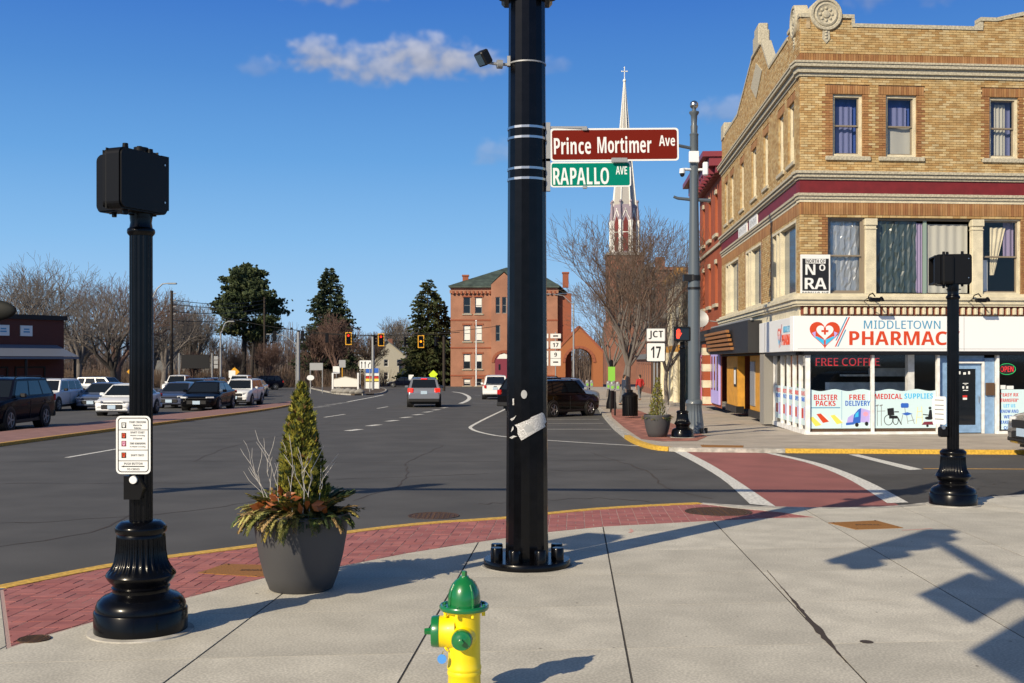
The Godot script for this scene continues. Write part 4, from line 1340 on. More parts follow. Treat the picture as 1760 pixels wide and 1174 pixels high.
		sub("lamp_shade", f, lm, M.black_housing, func(mb): mb.lathe([Vector2(0.09, -0.02), Vector2(0.07, 0.05), Vector2(0.03, 0.11), Vector2(0.0, 0.12)], 12, 0, Vector3(x + 0.2, 3.93, 0.74)))
	# the district sign on the corner pier
	var nz := 0.08
	var n := sub("district_sign", f, t, M.sign_white, func(mb): mb.box(Vector3(0.43, 4.69, nz - 0.04), Vector3(0.89, 1.25, 0.06)))
	sub("sign_field", f, n, M.ink, func(mb): mb.box(Vector3(0.43, 4.72, nz - 0.008), Vector3(0.80, 0.95, 0.006)))
	sub("sign_strip", f, n, M.sign_white, func(mb): mb.box(Vector3(0.43, 5.12, nz - 0.002), Vector3(0.60, 0.14, 0.006)))
	text(n, "lettering", "NORTH OF", at2(f, 0.43, 5.12, nz + 0.003), 0.56, 0.11, M.ink)
	text(n, "lettering", "N", at2(f, 0.27, 4.87, nz), 0.30, 0.31, M.sign_white)
	text(n, "lettering", "O", at2(f, 0.63, 4.93, nz), 0.18, 0.19, M.sign_white)
	text(n, "lettering", "RA", at2(f, 0.43, 4.46, nz), 0.66, 0.33, M.sign_white)
	text(n, "lettering", "RAPALLO AVE", at2(f, 0.43, 4.16, nz - 0.008), 0.80, 0.11, M.ink)
	# plaque on the maroon band of the side
	for e in [[-8.7, 1.9], [-11.4, 2.3]]:
		var p := sub("plaque", s, t, M.sign_white, func(mb): mb.box(Vector3(e[0], 7.33, 0.05), Vector3(e[1], 0.42, 0.04)))
		sub("worn_letters", s, p, M.ink_soft, func(mb):
			for k in 6:
				var x: float = e[0] + (k - 2.5) * e[1] * 0.14
				mb.box(Vector3(x - 0.05, 7.33, 0.0715), Vector3(0.03, 0.24, 0.003))
				mb.box(Vector3(x + 0.05, 7.33, 0.0715), Vector3(0.03, 0.24 - 0.06 * (k % 3), 0.003))
				mb.box(Vector3(x, 7.33 + 0.1 * (k % 2), 0.0715), Vector3(0.09, 0.03, 0.003)))
	# the side: shop posts and panes with the same posters
	var sf := sub("shop_frame", s, t, M.trim_white, func(mb):
		for x in [-0.05, -1.1, -2.1, -3.1, -4.2, -5.6]: mb.box(Vector3(x, 1.17, -0.22), Vector3(0.09, 2.36, 0.12))
		mb.box(Vector3(-2.9, 0.05, -0.22), Vector3(5.7, 0.14, 0.14)))
	for e in [[-1.05, -0.1], [-2.05, -1.15], [-3.05, -2.15], [-4.15, -3.15], [-5.55, -4.25]]:
		sub("pane", s, sf, M.glass_pane, func(mb): mb.quad(Vector3(e[0], 0.12, -0.22), Vector3(e[1], 0.12, -0.22), Vector3(e[1], 2.33, -0.22), Vector3(e[0], 2.33, -0.22), Vector3.BACK))
		var ps := sub("poster", s, t, M.ink_pale, func(mb): mb.box(Vector3((e[0] + e[1]) / 2, 0.80, -0.21), Vector3(e[1] - e[0] - 0.02, 1.1, 0.004)))
		var cx: float = (e[0] + e[1]) / 2
		var cwd: float = e[1] - e[0]
		var rows = {-1.05: ["EASY", "TRANSFER"], -2.05: ["MEDICAL", "SUPPLIES"], -3.05: ["FREE", "DELIVERY"], -4.15: ["BLISTER", "PACKS"], -5.55: ["FREE", "DELIVERY"]}[e[0]]
		text(ps, "lettering", rows[0], at2(s, cx, 1.20, -0.206), cwd * 0.75, 0.13, M.ink_red)
		text(ps, "lettering", rows[1], at2(s, cx, 1.02, -0.206), cwd * 0.75, 0.13, M.ink_blue)
		sub("printed_shapes", s, ps, M.ink_red, func(mb): mb.box(Vector3(cx - cwd * 0.2, 0.6, -0.206), Vector3(cwd * 0.3, 0.3, 0.003)))
		sub("printed_shapes", s, ps, M.ink_lilac, func(mb): mb.box(Vector3(cx + cwd * 0.2, 0.6, -0.206), Vector3(cwd * 0.3, 0.4, 0.003)))
	sub("end_pier", s, t, M.stone, func(mb): mb.box(Vector3(-6.15, 1.2, -0.1), Vector3(0.85, 2.42, 0.5)))
	# the shop further along: black fascia with wooden slats, orange walls
	sub("black_fascia", s, t, M.awning_black, func(mb): mb.box(Vector3(-12.5, 3.05, 0.2), Vector3(11.6, 1.15, 0.7)))
	for k in 5:
		sub("wood_slat", s, t, M.wood_slat, func(mb): mb.bev(Vector3(-14.2 - 0.12 * k, 2.66 + k * 0.17, 0.6 + 0.03 * k), Vector3(7.6, 0.11, 0.14), 0.01))
	sub("fascia_pipe", s, t, M.galvanised, func(mb): mb.tube([Vector3(-6.6, 3.66, 0.45), Vector3(-18.2, 3.68, 0.48)], 0.05, 0.05, 6))
	sub("orange_wall", s, t, M.wall_orange, func(mb):
		mb.box(Vector3(-8.9, 1.28, -0.35), Vector3(4.6, 2.2, 0.3))
		mb.box(Vector3(-15.7, 1.28, -0.25), Vector3(3.4, 2.2, 0.3)))
	sub("plinth", s, t, M.dark_metal, func(mb): mb.box(Vector3(-8.9, 0.14, -0.3), Vector3(4.65, 0.28, 0.32)))
	sub("plinth", s, t, M.dark_metal, func(mb): mb.box(Vector3(-15.7, 0.14, -0.2), Vector3(3.45, 0.28, 0.32)))
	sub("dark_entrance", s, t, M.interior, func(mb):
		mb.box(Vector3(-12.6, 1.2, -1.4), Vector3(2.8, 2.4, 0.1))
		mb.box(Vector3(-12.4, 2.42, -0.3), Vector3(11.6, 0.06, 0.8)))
	var wp := sub("wall_poster", s, t, M.dark_metal, func(mb): mb.box(Vector3(-14.6, 1.5, -0.085), Vector3(0.7, 0.8, 0.03)))
	sub("poster_sheet", s, wp, M.sign_white, func(mb): mb.box(Vector3(-14.6, 1.5, -0.067), Vector3(0.5, 0.6, 0.006)))
	sub("notice_board", s, t, M.galvanised, func(mb): mb.box(Vector3(-10.4, 1.3, -0.18), Vector3(1.1, 1.7, 0.04)))

# heart of two red hands with blue cuffs and a cross
func logo(host: Node, f: Transform3D, c: Vector2, r: float, z: float) -> void:
	var heart := func(k: float) -> PackedVector2Array:
		var p := PackedVector2Array()
		for i in 40:
			var a := TAU * i / 40
			p.append(c + Vector2(16.0 * pow(sin(a), 3), 13.0 * cos(a) - 5.0 * cos(2 * a) - 2.0 * cos(3 * a) - cos(4 * a)) / 16.0 * r * k * Vector2(1.0, 0.95))
		return p
	sub("heart_emblem", f, host, M.ink_orange, func(mb): mb.prism(heart.call(1.0), z - 0.004, z + 0.004))
	sub("heart_middle", f, host, M.panel_white, func(mb):
		mb.xf = f * Transform3D(Basis(), Vector3(0, r * 0.08, 0))
		mb.prism(heart.call(0.56), z - 0.004, z + 0.008))
	sub("cuffs", f, host, M.ink_cyan, func(mb):
		for sx in [-1.0, 1.0]:
			mb.prism(PackedVector2Array([c + Vector2(sx * 0.04, -0.60) * r * 1.3, c + Vector2(sx * 0.05, -0.33) * r * 1.3, c + Vector2(sx * 0.42, -0.16) * r * 1.3, c + Vector2(sx * 0.50, -0.22) * r * 1.3]), z - 0.004, z + 0.007))
	sub("hand_edges", f, host, M.ink_lilac, func(mb):
		for sx in [-1.0, 1.0]:
			mb.prism(PackedVector2Array([c + Vector2(sx * 0.60, 0.1) * r, c + Vector2(sx * 0.84, 0.0) * r, c + Vector2(sx * 0.66, -0.28) * r, c + Vector2(sx * 0.38, -0.38) * r, c + Vector2(sx * 0.62, -0.2) * r]), z - 0.004, z + 0.006))
	sub("cross", f, host, M.ink_orange, func(mb):
		mb.box(Vector3(c.x, c.y + r * 0.12, z + 0.008), Vector3(r * 0.46, r * 0.13, 0.006))
		mb.box(Vector3(c.x, c.y + r * 0.12, z + 0.009), Vector3(r * 0.13, r * 0.46, 0.006)))

func posters(t: Node3D, f: Transform3D) -> void:
	var z := -0.05
	# wavy-topped sheets on the panes
	for e in [[0.27, 2.15], [2.26, 4.16]]:
		var p := PackedVector2Array([Vector2(e[0], 0.175), Vector2(e[1], 0.175)])
		for i in 25:
			var x := lerpf(e[1], e[0], i / 24.0)
			p.append(Vector2(x, 1.31 + 0.03 * sin(x * 7.5)))
		var sh := sub("poster", f, t, M.ink_pale, func(mb): mb.prism(p, z - 0.004, z))
		if e[0] < 1.0:
			text(sh, "lettering", "BLISTER", at2(f, 0.78, 1.10, z + 0.002), 0.72, 0.155, M.ink_red)
			text(sh, "lettering", "PACKS", at2(f, 0.78, 0.92, z + 0.002), 0.60, 0.155, M.ink_red)
			text(sh, "lettering", "FREE", at2(f, 1.74, 1.10, z + 0.002), 0.48, 0.155, M.ink_red)
			text(sh, "lettering", "DELIVERY", at2(f, 1.76, 0.92, z + 0.002), 0.76, 0.15, M.ink_blue)
			sub("rule", f, sh, M.ink_steel, func(mb):
				mb.box(Vector3(0.78, 0.79, z + 0.002), Vector3(0.88, 0.028, 0.003))
				mb.box(Vector3(1.27, 0.74, z + 0.001), Vector3(0.01, 1.1, 0.002)))
			for q in [[0.45, 0.40, "ink_yellow"], [0.68, 0.50, "ink_orange"], [1.10, 0.46, "ink_yellow"]]:
				sub("pill_sheet_print", f, sh, M[q[2]], func(mb): mb.prism(PackedVector2Array([Vector2(q[0] - 0.18, q[1] + 0.1), Vector2(q[0] - 0.05, q[1] + 0.12), Vector2(q[0] + 0.2, q[1] - 0.12), Vector2(q[0] + 0.02, q[1] - 0.16)]), z - 0.001, z + 0.003))
				sub("pill_sheet_print", f, sh, M.sign_white, func(mb): mb.prism(PackedVector2Array([Vector2(q[0] - 0.02, q[1] + 0.09), Vector2(q[0] + 0.03, q[1] + 0.09), Vector2(q[0] + 0.24, q[1] - 0.1), Vector2(q[0] + 0.19, q[1] - 0.11)]), z - 0.001, z + 0.0035))
			sub("van_print", f, sh, M.ink_lilac, func(mb):
				mb.prism(PackedVector2Array([Vector2(1.80, 0.36), Vector2(2.12, 0.34), Vector2(2.14, 0.70), Vector2(1.84, 0.78)]), z - 0.001, z + 0.003)
				mb.prism(PackedVector2Array([Vector2(1.42, 0.32), Vector2(1.62, 0.32), Vector2(1.62, 0.60), Vector2(1.46, 0.50)]), z - 0.001, z + 0.003))
			sub("van_print", f, sh, M.ink_blue, func(mb):
				mb.prism(PackedVector2Array([Vector2(1.60, 0.30), Vector2(1.84, 0.34), Vector2(1.86, 0.78), Vector2(1.78, 0.74), Vector2(1.64, 0.58)]), z - 0.001, z + 0.0036)
				mb.prism(PackedVector2Array([Vector2(1.40, 0.27), Vector2(1.64, 0.29), Vector2(1.62, 0.36), Vector2(1.40, 0.34)]), z - 0.001, z + 0.004))
			sub("van_print", f, sh, M.ink_cyan, func(mb): mb.prism(PackedVector2Array([Vector2(1.66, 0.50), Vector2(1.78, 0.52), Vector2(1.78, 0.68), Vector2(1.70, 0.62)]), z - 0.001, z + 0.0045))
			sub("van_print", f, sh, M.ink, func(mb):
				for w in [Vector2(1.73, 0.28), Vector2(2.03, 0.31)]: mb.prism(ell(w.x, w.y, 0.055, 0.062, 14), z - 0.001, z + 0.005))
			sub("van_print", f, sh, M.ink_pink, func(mb): mb.prism(ell(2.0, 0.60, 0.08, 0.07, 12), z - 0.001, z + 0.004))
		else:
			text(sh, "lettering", "MEDICAL", at2(f, 2.70, 1.12, z + 0.002), 0.84, 0.155, M.ink_red)
			text(sh, "lettering", "SUPPLIES", at2(f, 3.63, 1.13, z + 0.002), 0.88, 0.155, M.ink_cyan)
			var zz := z + 0.003
			var bar := func(mb: MB, a: Vector2, b: Vector2, w: float):
				var d := (b - a).normalized()
				var n := Vector2(-d.y, d.x) * w / 2
				mb.prism(PackedVector2Array([a + n, a - n, b - n, b + n]), z - 0.001, zz)
			sub("crutch_print", f, sh, M.ink_soft, func(mb):
				for x in [2.36, 2.48]:
					bar.call(mb, Vector2(x, 0.25), Vector2(x, 0.84), 0.014)
					bar.call(mb, Vector2(x - 0.05, 0.84), Vector2(x + 0.04, 0.87), 0.03)
				bar.call(mb, Vector2(2.34, 0.68), Vector2(2.60, 0.69), 0.012))
			sub("wheelchair_print", f, sh, M.ink, func(mb):
				mb.prism(PackedVector2Array([Vector2(2.68, 0.56), Vector2(2.66, 0.76), Vector2(2.86, 0.78), Vector2(2.88, 0.56)]), z - 0.001, zz)
				mb.prism(PackedVector2Array([Vector2(2.72, 0.46), Vector2(2.72, 0.56), Vector2(2.98, 0.54), Vector2(2.98, 0.46)]), z - 0.001, zz)
				for k in 20:
					var a := TAU * k / 20
					var b := TAU * (k + 1) / 20
					bar.call(mb, Vector2(2.70 + 0.13 * cos(a), 0.42 + 0.15 * sin(a)), Vector2(2.70 + 0.13 * cos(b), 0.42 + 0.15 * sin(b)), 0.018)
					bar.call(mb, Vector2(2.92 + 0.08 * cos(a), 0.40 + 0.12 * sin(a)), Vector2(2.92 + 0.08 * cos(b), 0.40 + 0.12 * sin(b)), 0.018)
				bar.call(mb, Vector2(2.98, 0.5), Vector2(3.10, 0.28), 0.03)
				bar.call(mb, Vector2(2.88, 0.66), Vector2(3.02, 0.66), 0.03))
			sub("chair_print", f, sh, M.ink_blue, func(mb):
				mb.prism(rrect(3.08, 0.78, 3.32, 0.92, 0.04), z - 0.001, zz)
				mb.prism(PackedVector2Array([Vector2(3.10, 0.60), Vector2(3.28, 0.65), Vector2(3.44, 0.60), Vector2(3.26, 0.55)]), z - 0.001, zz))
			sub("chair_print", f, sh, M.ink_soft, func(mb):
				for q in [[3.14, 0.57, 3.08, 0.30], [3.26, 0.55, 3.30, 0.30], [3.40, 0.58, 3.50, 0.30], [3.30, 0.38, 3.50, 0.42], [3.20, 0.80, 3.22, 0.62]]: bar.call(mb, Vector2(q[0], q[1]), Vector2(q[2], q[3]), 0.014))
			sub("walker_print", f, sh, M.ink_yellow, func(mb):
				for q in [[3.55, 0.3, 3.6, 0.8], [3.75, 0.3, 3.72, 0.82], [3.6, 0.66, 3.74, 0.68], [3.58, 0.5, 3.75, 0.5]]: bar.call(mb, Vector2(q[0], q[1]), Vector2(q[2], q[3]), 0.012))
			sub("scooter_print", f, sh, M.ink, func(mb):
				mb.prism(ell(3.98, 0.77, 0.045, 0.04, 12), z - 0.001, zz)
				mb.prism(PackedVector2Array([Vector2(3.92, 0.48), Vector2(3.96, 0.72), Vector2(4.03, 0.72), Vector2(4.05, 0.5)]), z - 0.001, zz)
				mb.prism(ell(3.95, 0.47, 0.13, 0.05, 14), z - 0.001, zz)
				bar.call(mb, Vector2(3.76, 0.58), Vector2(3.94, 0.56), 0.025)
				mb.prism(ell(3.90, 0.24, 0.04, 0.04, 10), z - 0.001, zz))
			sub("scooter_print", f, sh, M.ink_maroon, func(mb): mb.prism(PackedVector2Array([Vector2(3.72, 0.27), Vector2(3.80, 0.36), Vector2(4.06, 0.37), Vector2(4.08, 0.27)]), z - 0.001, zz))
	# the window right of the door
	var rs := sub("poster", f, t, M.ink_pale, func(mb): mb.box(Vector3(6.72, 0.72, z - 0.002), Vector3(1.05, 1.2, 0.004)))
	var y := 1.16
	for l in [["\"EASY RX", "ink_red"], ["TRANSFER\"", "ink_red"], ["LET US", "ink_cyan"], ["KNOW AND", "ink_blue"], ["WE'LL", "ink_blue"], ["TAKE CARE", "ink_blue"], ["OF IT", "ink_blue"]]:
		text(rs, "lettering", l[0], at2(f, 6.45, y, z + 0.002), 0.56 if l[0].length() > 6 else 0.36, 0.10, M[l[1]])
		y -= 0.165
	sub("picture", f, rs, M.sign_white, func(mb):
		mb.box(Vector3(6.25, 1.39, z - 0.002), Vector3(0.16, 0.12, 0.004))
		mb.box(Vector3(6.47, 1.38, z - 0.002), Vector3(0.22, 0.10, 0.004)))
	# lit signs hung inside the glass
	var oz := -0.14
	var os := sub("open_sign", f, t, M.interior, func(mb): mb.prism(ell(6.42, 1.93, 0.28, 0.18, 24), oz - 0.03, oz - 0.02))
	sub("neon_ring", f, os, M.neon_green, func(mb):
		for k in 28:
			var a := TAU * k / 28
			var b := TAU * (k + 1) / 28
			mb.cyl(Vector3(6.42 + 0.27 * cos(a), 1.93 + 0.165 * sin(a), oz), Vector3(6.42 + 0.27 * cos(b), 1.93 + 0.165 * sin(b), oz), 0.009, 0.009, 5, false))
	text(os, "neon_letters", "OPEN", at2(f, 6.42, 1.93, oz), 0.40, 0.16, M.neon_red, 0.015, false)
	var cs := sub("coffee_sign", f, t, M.interior, func(mb): mb.box(Vector3(1.52, 2.15, -0.25), Vector3(2.05, 0.28, 0.02)))
	text(cs, "led_letters", "FREE COFFEE", at2(f, 1.52, 2.15, -0.235), 1.95, 0.22, M.neon_red, 0.01, false)

# plain window set in a wall: frame > pane (and a pale blind in its upper part)
func plain_window(f: Transform3D, parent: Node, x0: float, x1: float, y0: float, y1: float, deep: float, fm: Material, blind := 0.0, w := 0.09) -> void:
	var o := sub("window", f, parent, fm, func(mb):
		frame_of(mb, x0 + 0.003, x1 - 0.003, y0 + 0.003, y1 - 0.003, w, -deep, -deep + 0.1)
		mb.box(Vector3((x0 + x1) / 2, (y0 + y1) / 2, -deep + 0.06), Vector3(x1 - x0 - 2 * w, w * 0.7, 0.07)))
	sub("pane", f, o, M.glass_dark, func(mb): mb.quad(Vector3(x0 + w, y0 + w, -deep + 0.03), Vector3(x1 - w, y0 + w, -deep + 0.03), Vector3(x1 - w, y1 - w, -deep + 0.03), Vector3(x0 + w, y1 - w, -deep + 0.03), Vector3.BACK))
	if blind > 0.0:
		sub("blind", f, o, M.board_white, func(mb): mb.quad(Vector3(x0 + w, lerpf(y1 - w, y0 + w, blind), -deep + 0.04), Vector3(x1 - w, lerpf(y1 - w, y0 + w, blind), -deep + 0.04), Vector3(x1 - w, y1 - w, -deep + 0.04), Vector3(x0 + w, y1 - w, -deep + 0.04), Vector3.BACK))

func brick_row() -> void:
	# the tall red brick building behind the pharmacy; local x runs towards the camera
	var a := G(8.52 + 0.0584 * 18.35, 33.5 + 0.9983 * 18.35)
	a.y = G(8.52, 33.5).y
	var b := Transform3D(Basis(Vector3(-0.0584, 0, 0.9983), Vector3.UP, Vector3(-0.9983, 0, -0.0584)), Vector3.ZERO)
	var t := thing("red_brick_building", "tall orange red brick building with dark cornice between the pharmacy and the trees", "building", a)
	var wins := []
	for x in [-1.6, -4.3, -7.0]:
		for y in [8.2, 4.9]: wins.append([x - 1.0, y, x, y + 1.9])
	var w := MB.new()
	w.xf = b
	wall_holes(w, -9.5, 0.0, 0.0, 10.8, wins, 0.25)
	w.box(Vector3(-4.75, 10.6, -6.0), Vector3(9.4, 0.3, 11.7))
	w.box(Vector3(-9.35, 5.3, -6.0), Vector3(0.3, 10.6, 11.9))
	w.box(Vector3(-0.15, 5.3, -6.2), Vector3(0.3, 10.6, 11.6))
	part("wall", w, M.red_brick, t)
	for h in wins:
		plain_window(b, t, h[0], h[2], h[1], h[3], 0.22, M.cream)
		sub("window_stone", b, t, M.limestone, func(mb):
			mb.box(Vector3((h[0] + h[2]) / 2, h[1] - 0.09, 0.05), Vector3(1.4, 0.16, 0.16))
			mb.box(Vector3((h[0] + h[2]) / 2, h[3] + 0.1, 0.03), Vector3(0.5, 0.2, 0.1)))
	sub("cornice", b, t, M.ink_maroon, func(mb):
		mb.box(Vector3(-4.75, 10.95, 0.05), Vector3(9.5, 0.3, 0.5))
		mb.box(Vector3(-4.75, 11.3, 0.2), Vector3(9.7, 0.4, 0.8))
		mb.box(Vector3(-4.75, 11.62, 0.35), Vector3(9.9, 0.24, 1.1))
		for k in 10: mb.box(Vector3(-0.5 - k * 0.95, 11.1, 0.35), Vector3(0.22, 0.6, 0.5)))
	sub("stone_band", b, t, M.limestone, func(mb): mb.box(Vector3(-4.75, 7.6, 0.04), Vector3(9.5, 0.14, 0.1)))
	sub("shop_front", b, t, M.awning_black, func(mb):
		mb.box(Vector3(-4.75, 3.4, 0.2), Vector3(9.4, 0.5, 0.5))
		mb.box(Vector3(-4.75, 2.9, 0.12), Vector3(9.4, 0.5, 0.3)))
	for d in [[-1.9, 3.2, "purple_door"], [-6.6, 2.9, "pink_door"]]:
		var dr := sub("shop_door", b, t, M[d[2]], func(mb):
			for k in 3: mb.bev(Vector3(d[0] + (k - 1) * d[1] / 3.0, 1.4, 0.06), Vector3(d[1] / 3.0 - 0.05, 2.5, 0.1), 0.015))
		sub("pane", b, dr, M.glass_dark, func(mb):
			for k in 3: mb.box(Vector3(d[0] + (k - 1) * d[1] / 3.0, 1.6, 0.112), Vector3(d[1] / 3.0 - 0.6, 1.6, 0.01)))
	sub("banded_column", b, t, M.red_brick, func(mb): mb.box(Vector3(-4.3, 1.5, 0.16), Vector3(0.7, 3.0, 0.5)))
	sub("column_band", b, t, M.cream, func(mb):
		for y in [0.25, 1.05, 1.85, 2.65]: mb.box(Vector3(-4.3, y, 0.16), Vector3(0.73, 0.36, 0.53)))
	# dish on the wall
	var dish := thing("satellite_dish", "round grey satellite dish on the red brick wall over the pavement", "satellite dish", a + Vector3(-0.9, 4.1, -0.9))
	var dm := MB.new()
	dm.xf = Transform3D(Basis(Vector3.RIGHT, deg_to_rad(70)), Vector3.ZERO)
	dm.lathe([Vector2(0.0, 0.0), Vector2(0.25, 0.03), Vector2(0.42, 0.10), Vector2(0.43, 0.12), Vector2(0.25, 0.06), Vector2(0.0, 0.03)], 20)
	part("dish", dm, M.galvanised, dish)
	var ar := MB.new()
	ar.tube([Vector3(0.3, -0.3, -0.1), Vector3(0.05, -0.45, 0.4)], 0.02, 0.02, 6)
	ar.tube([Vector3(0, 0, 0), Vector3(0.85, -0.1, 0)], 0.03, 0.03, 6)
	part("arm", ar, M.galvanised, dish)
	# three more fronts of the row, seen edge on
	var names := [["cream_shop_building", "narrow cream and orange shopfront building behind the tall grey pole", "cream", 38.0, 12.0, 8.2], ["dark_shop_building", "low brown shop building with a grey roof past the cream shopfront", "wood_dark", 50.0, 18.0, 6.0], ["brick_shop_building", "red brown brick building with a chimney at the far end of the right row", "tower_brick", 68.5, 26.0, 11.5]]
	for e in names:
		var z0: float = e[3]
		var p := G(8.52 + 0.0584 * z0, 33.5 + z0)
		var u := thing(e[0], e[1], "building", p)
		var wl := MB.new()
		wl.xf = b
		var hs := []
		var L: float = e[4]
		for k in int(L / 3.5):
			hs.append([-1.9 - 3.5 * k - 0.9, 0.5, -1.9 - 3.5 * k + 0.9, 2.7])
			if e[5] > 7.0: hs.append([-1.9 - 3.5 * k - 0.6, 4.4, -1.9 - 3.5 * k + 0.6, 6.4])
		wall_holes(wl, -L, 0.0, -1.0, e[5], hs, 0.3)
		wl.box(Vector3(-L / 2, e[5] - 0.2, -6), Vector3(L - 0.1, 0.3, 11.6))
		wl.box(Vector3(-0.15, e[5] / 2 - 0.5, -6.2), Vector3(0.3, e[5], 11.6))
		wl.box(Vector3(-L + 0.15, e[5] / 2 - 0.5, -6.2), Vector3(0.3, e[5], 11.6))
		part("wall", wl, M[e[2]], u)
		for h in hs: plain_window(b, u, h[0], h[2], h[1], h[3], 0.25, M.cream)
		sub("cornice", b, u, M.wall_orange if e[2] == "cream" else M.roof_grey, func(mb):
			mb.box(Vector3(-L / 2, e[5] + 0.1, 0.1), Vector3(L + 0.2, 0.4, 0.6))
			mb.box(Vector3(-L / 2, 3.4, 0.1), Vector3(L - 0.1, 0.5, 0.3)))
		if e[2] == "cream":
			sub("column", b, u, M.cream, func(mb):
				for x in [-0.4, -4.0, -7.7, -11.5]: mb.cyl(Vector3(x, -0.6, 0.35), Vector3(x, 3.2, 0.35), 0.22, 0.18, 10))
		if e[2] == "tower_brick":
			sub("chimney", b, u, M.tower_brick, func(mb): mb.box(Vector3(-10, e[5] + 0.8, -1.5), Vector3(0.9, 1.8, 0.9)))

func school() -> void:
	var p := G(-9.53, 176.0)
	var t := thing("school_building", "three storey red brick building with green slate hip roof and arched maroon door", "building", p)
	var f := Transform3D()
	var W := 16.6
	var EH := 15.4
	var wins := []
	for cx in [2.55, 4.35, 12.25, 14.05]:
		for r in [[11.2, 13.75], [6.9, 9.4], [2.6, 4.95], [0.0, 1.1]]:
			wins.append([cx - 0.55, r[0], cx + 0.55, r[1]])
	var w := MB.new()
	wall_holes(w, 0, W, -0.6, EH, wins, 0.25)
	part("front_wall", w, M.school_brick, t)
	var k := 0
	for h in wins:
		var bl := 0.0
		if h[1] > 6 and h[1] < 8: bl = 0.95
		elif h[1] > 2 and h[1] < 4: bl = 0.5
		elif h[1] < 1: bl = 0.7 if k % 8 < 4 else 0.0
		elif k % 8 == 4: bl = 0.6
		plain_window(f, t, h[0], h[2], h[1], h[3], 0.22, M.house_grey, bl, 0.1)
		sub("window_sill", f, t, M.limestone, func(mb): mb.box(Vector3((h[0] + h[2]) / 2, h[1] - 0.1, 0.05), Vector3(1.5, 0.16, 0.2)))
		sub("window_lintel", f, t, M.school_dark, func(mb): mb.box(Vector3((h[0] + h[2]) / 2, h[3] + 0.14, 0.03), Vector3(1.5, 0.26, 0.1)))
		k += 1
	var cb := [[7.0, 11.2, 7.7, 13.75], [8.0, 11.2, 8.7, 13.75], [8.9, 11.2, 9.6, 13.75], [7.0, 6.9, 7.7, 9.4], [8.9, 6.9, 9.6, 9.4]]
	sub("centre_bay", f, t, M.school_brick, func(mb):
		mb.xf = Transform3D(Basis(), Vector3(0, 0, 0.6))
		wall_holes(mb, 6.3, 10.3, -0.6, EH, cb, 0.25)
		mb.prism(PackedVector2Array([Vector2(6.3, EH), Vector2(10.3, EH), Vector2(10.3, EH + 0.3), Vector2(8.3, EH + 2.1), Vector2(6.3, EH + 0.3)]), -0.6, 0.0)
		for x in [6.3, 10.3]: mb.quad(Vector3(x, -0.6, -0.6), Vector3(x, -0.6, 0), Vector3(x, EH, 0), Vector3(x, EH, -0.6), Vector3.LEFT if x < 8 else Vector3.RIGHT))
	for h in cb: plain_window(Transform3D(Basis(), Vector3(0, 0, 0.6)), t, h[0], h[2], h[1], h[3], 0.22, M.house_grey, 0.0, 0.1)
	sub("door_arch", f, t, M.school_dark, func(mb):
		for j in 14:
			var a0 := PI * j / 14
			mb.box(Vector3(8.3 - 1.7 * cos(a0 + 0.11), 3.6 + 1.7 * sin(a0 + 0.11), 0.64), Vector3(0.42, 0.36, 0.16), Basis(Vector3.BACK, PI - a0)))
	var dp := PackedVector2Array([Vector2(6.9, 0.9), Vector2(9.7, 0.9), Vector2(9.7, 3.6)])
	for j in 13: dp.append(Vector2(8.3 + 1.4 * cos(PI * j / 12), 3.6 + 1.4 * sin(PI * j / 12)))
	var d := sub("door", f, t, M.ink_maroon, func(mb): mb.prism(dp, 0.6, 0.66))
	sub("fanlight", f, d, M.board_white, func(mb): mb.prism(PackedVector2Array([Vector2(7.2, 4.2), Vector2(9.4, 4.2), Vector2(9.0, 4.8), Vector2(8.3, 5.0), Vector2(7.6, 4.8)]), 0.66, 0.69))
	sub("pane", f, d, M.glass_dark, func(mb):
		for x in [7.6, 9.0]: mb.box(Vector3(x, 2.9, 0.67), Vector3(0.3, 0.9, 0.03)))
	sub("steps", f, t, M.limestone, func(mb):
		for j in 5: mb.box(Vector3(8.3, -0.4 + j * 0.22, 3.0 - j * 0.35), Vector3(4.0, 0.22, 1.2)))
	sub("rail", f, t, M.dark_metal, func(mb):
		for x in [6.0, 10.5]: mb.tube([Vector3(x, 0.4, 3.4), Vector3(x, 1.8, 0.8)], 0.05, 0.05, 6))
	for e in [["corbel_band", 14.6, 0.5, 0.25], ["eaves", 15.35, 0.25, 0.5]]:
		sub(e[0], f, t, M.school_brick if e[3] < 0.3 else M.slate, func(mb): mb.box(Vector3(W / 2, e[1], e[3] / 2), Vector3(W + e[3], e[2], e[3])))
	sub("corbels", f, t, M.school_dark, func(mb):
		for j in 26: mb.box(Vector3(0.4 + j * 0.63, 14.45, 0.2), Vector3(0.25, 0.5, 0.35)))
	sub("string_course", f, t, M.school_dark, func(mb):
		for y in [1.6, 5.9, 10.2]: mb.box(Vector3(W / 2, y, 0.03), Vector3(W + 0.06, 0.22, 0.1)))
	var s := MB.new()
	s.box(Vector3(-0.15 + 0.302, 7.4, -9), Vector3(0.3, 15.6, 17.9))
	s.box(Vector3(W + 1.0, 7.0, -10), Vector3(2.4, 14.8, 17.9))
	s.box(Vector3(W / 2, 7.4, -18.1), Vector3(W, 15.6, 0.3))
	part("side_wall", s, M.school_dark, t)
	var r := MB.new()
	var A := Vector3(-0.4, EH + 0.1, 0.4); var B := Vector3(W + 0.4, EH + 0.1, 0.4); var C := Vector3(W + 2.6, EH + 0.1, -19); var D := Vector3(-0.4, EH + 0.1, -19)
	var P := Vector3(8.6, EH + 3.7, -9.0); var Q := Vector3(12.5, EH + 3.7, -10.0)
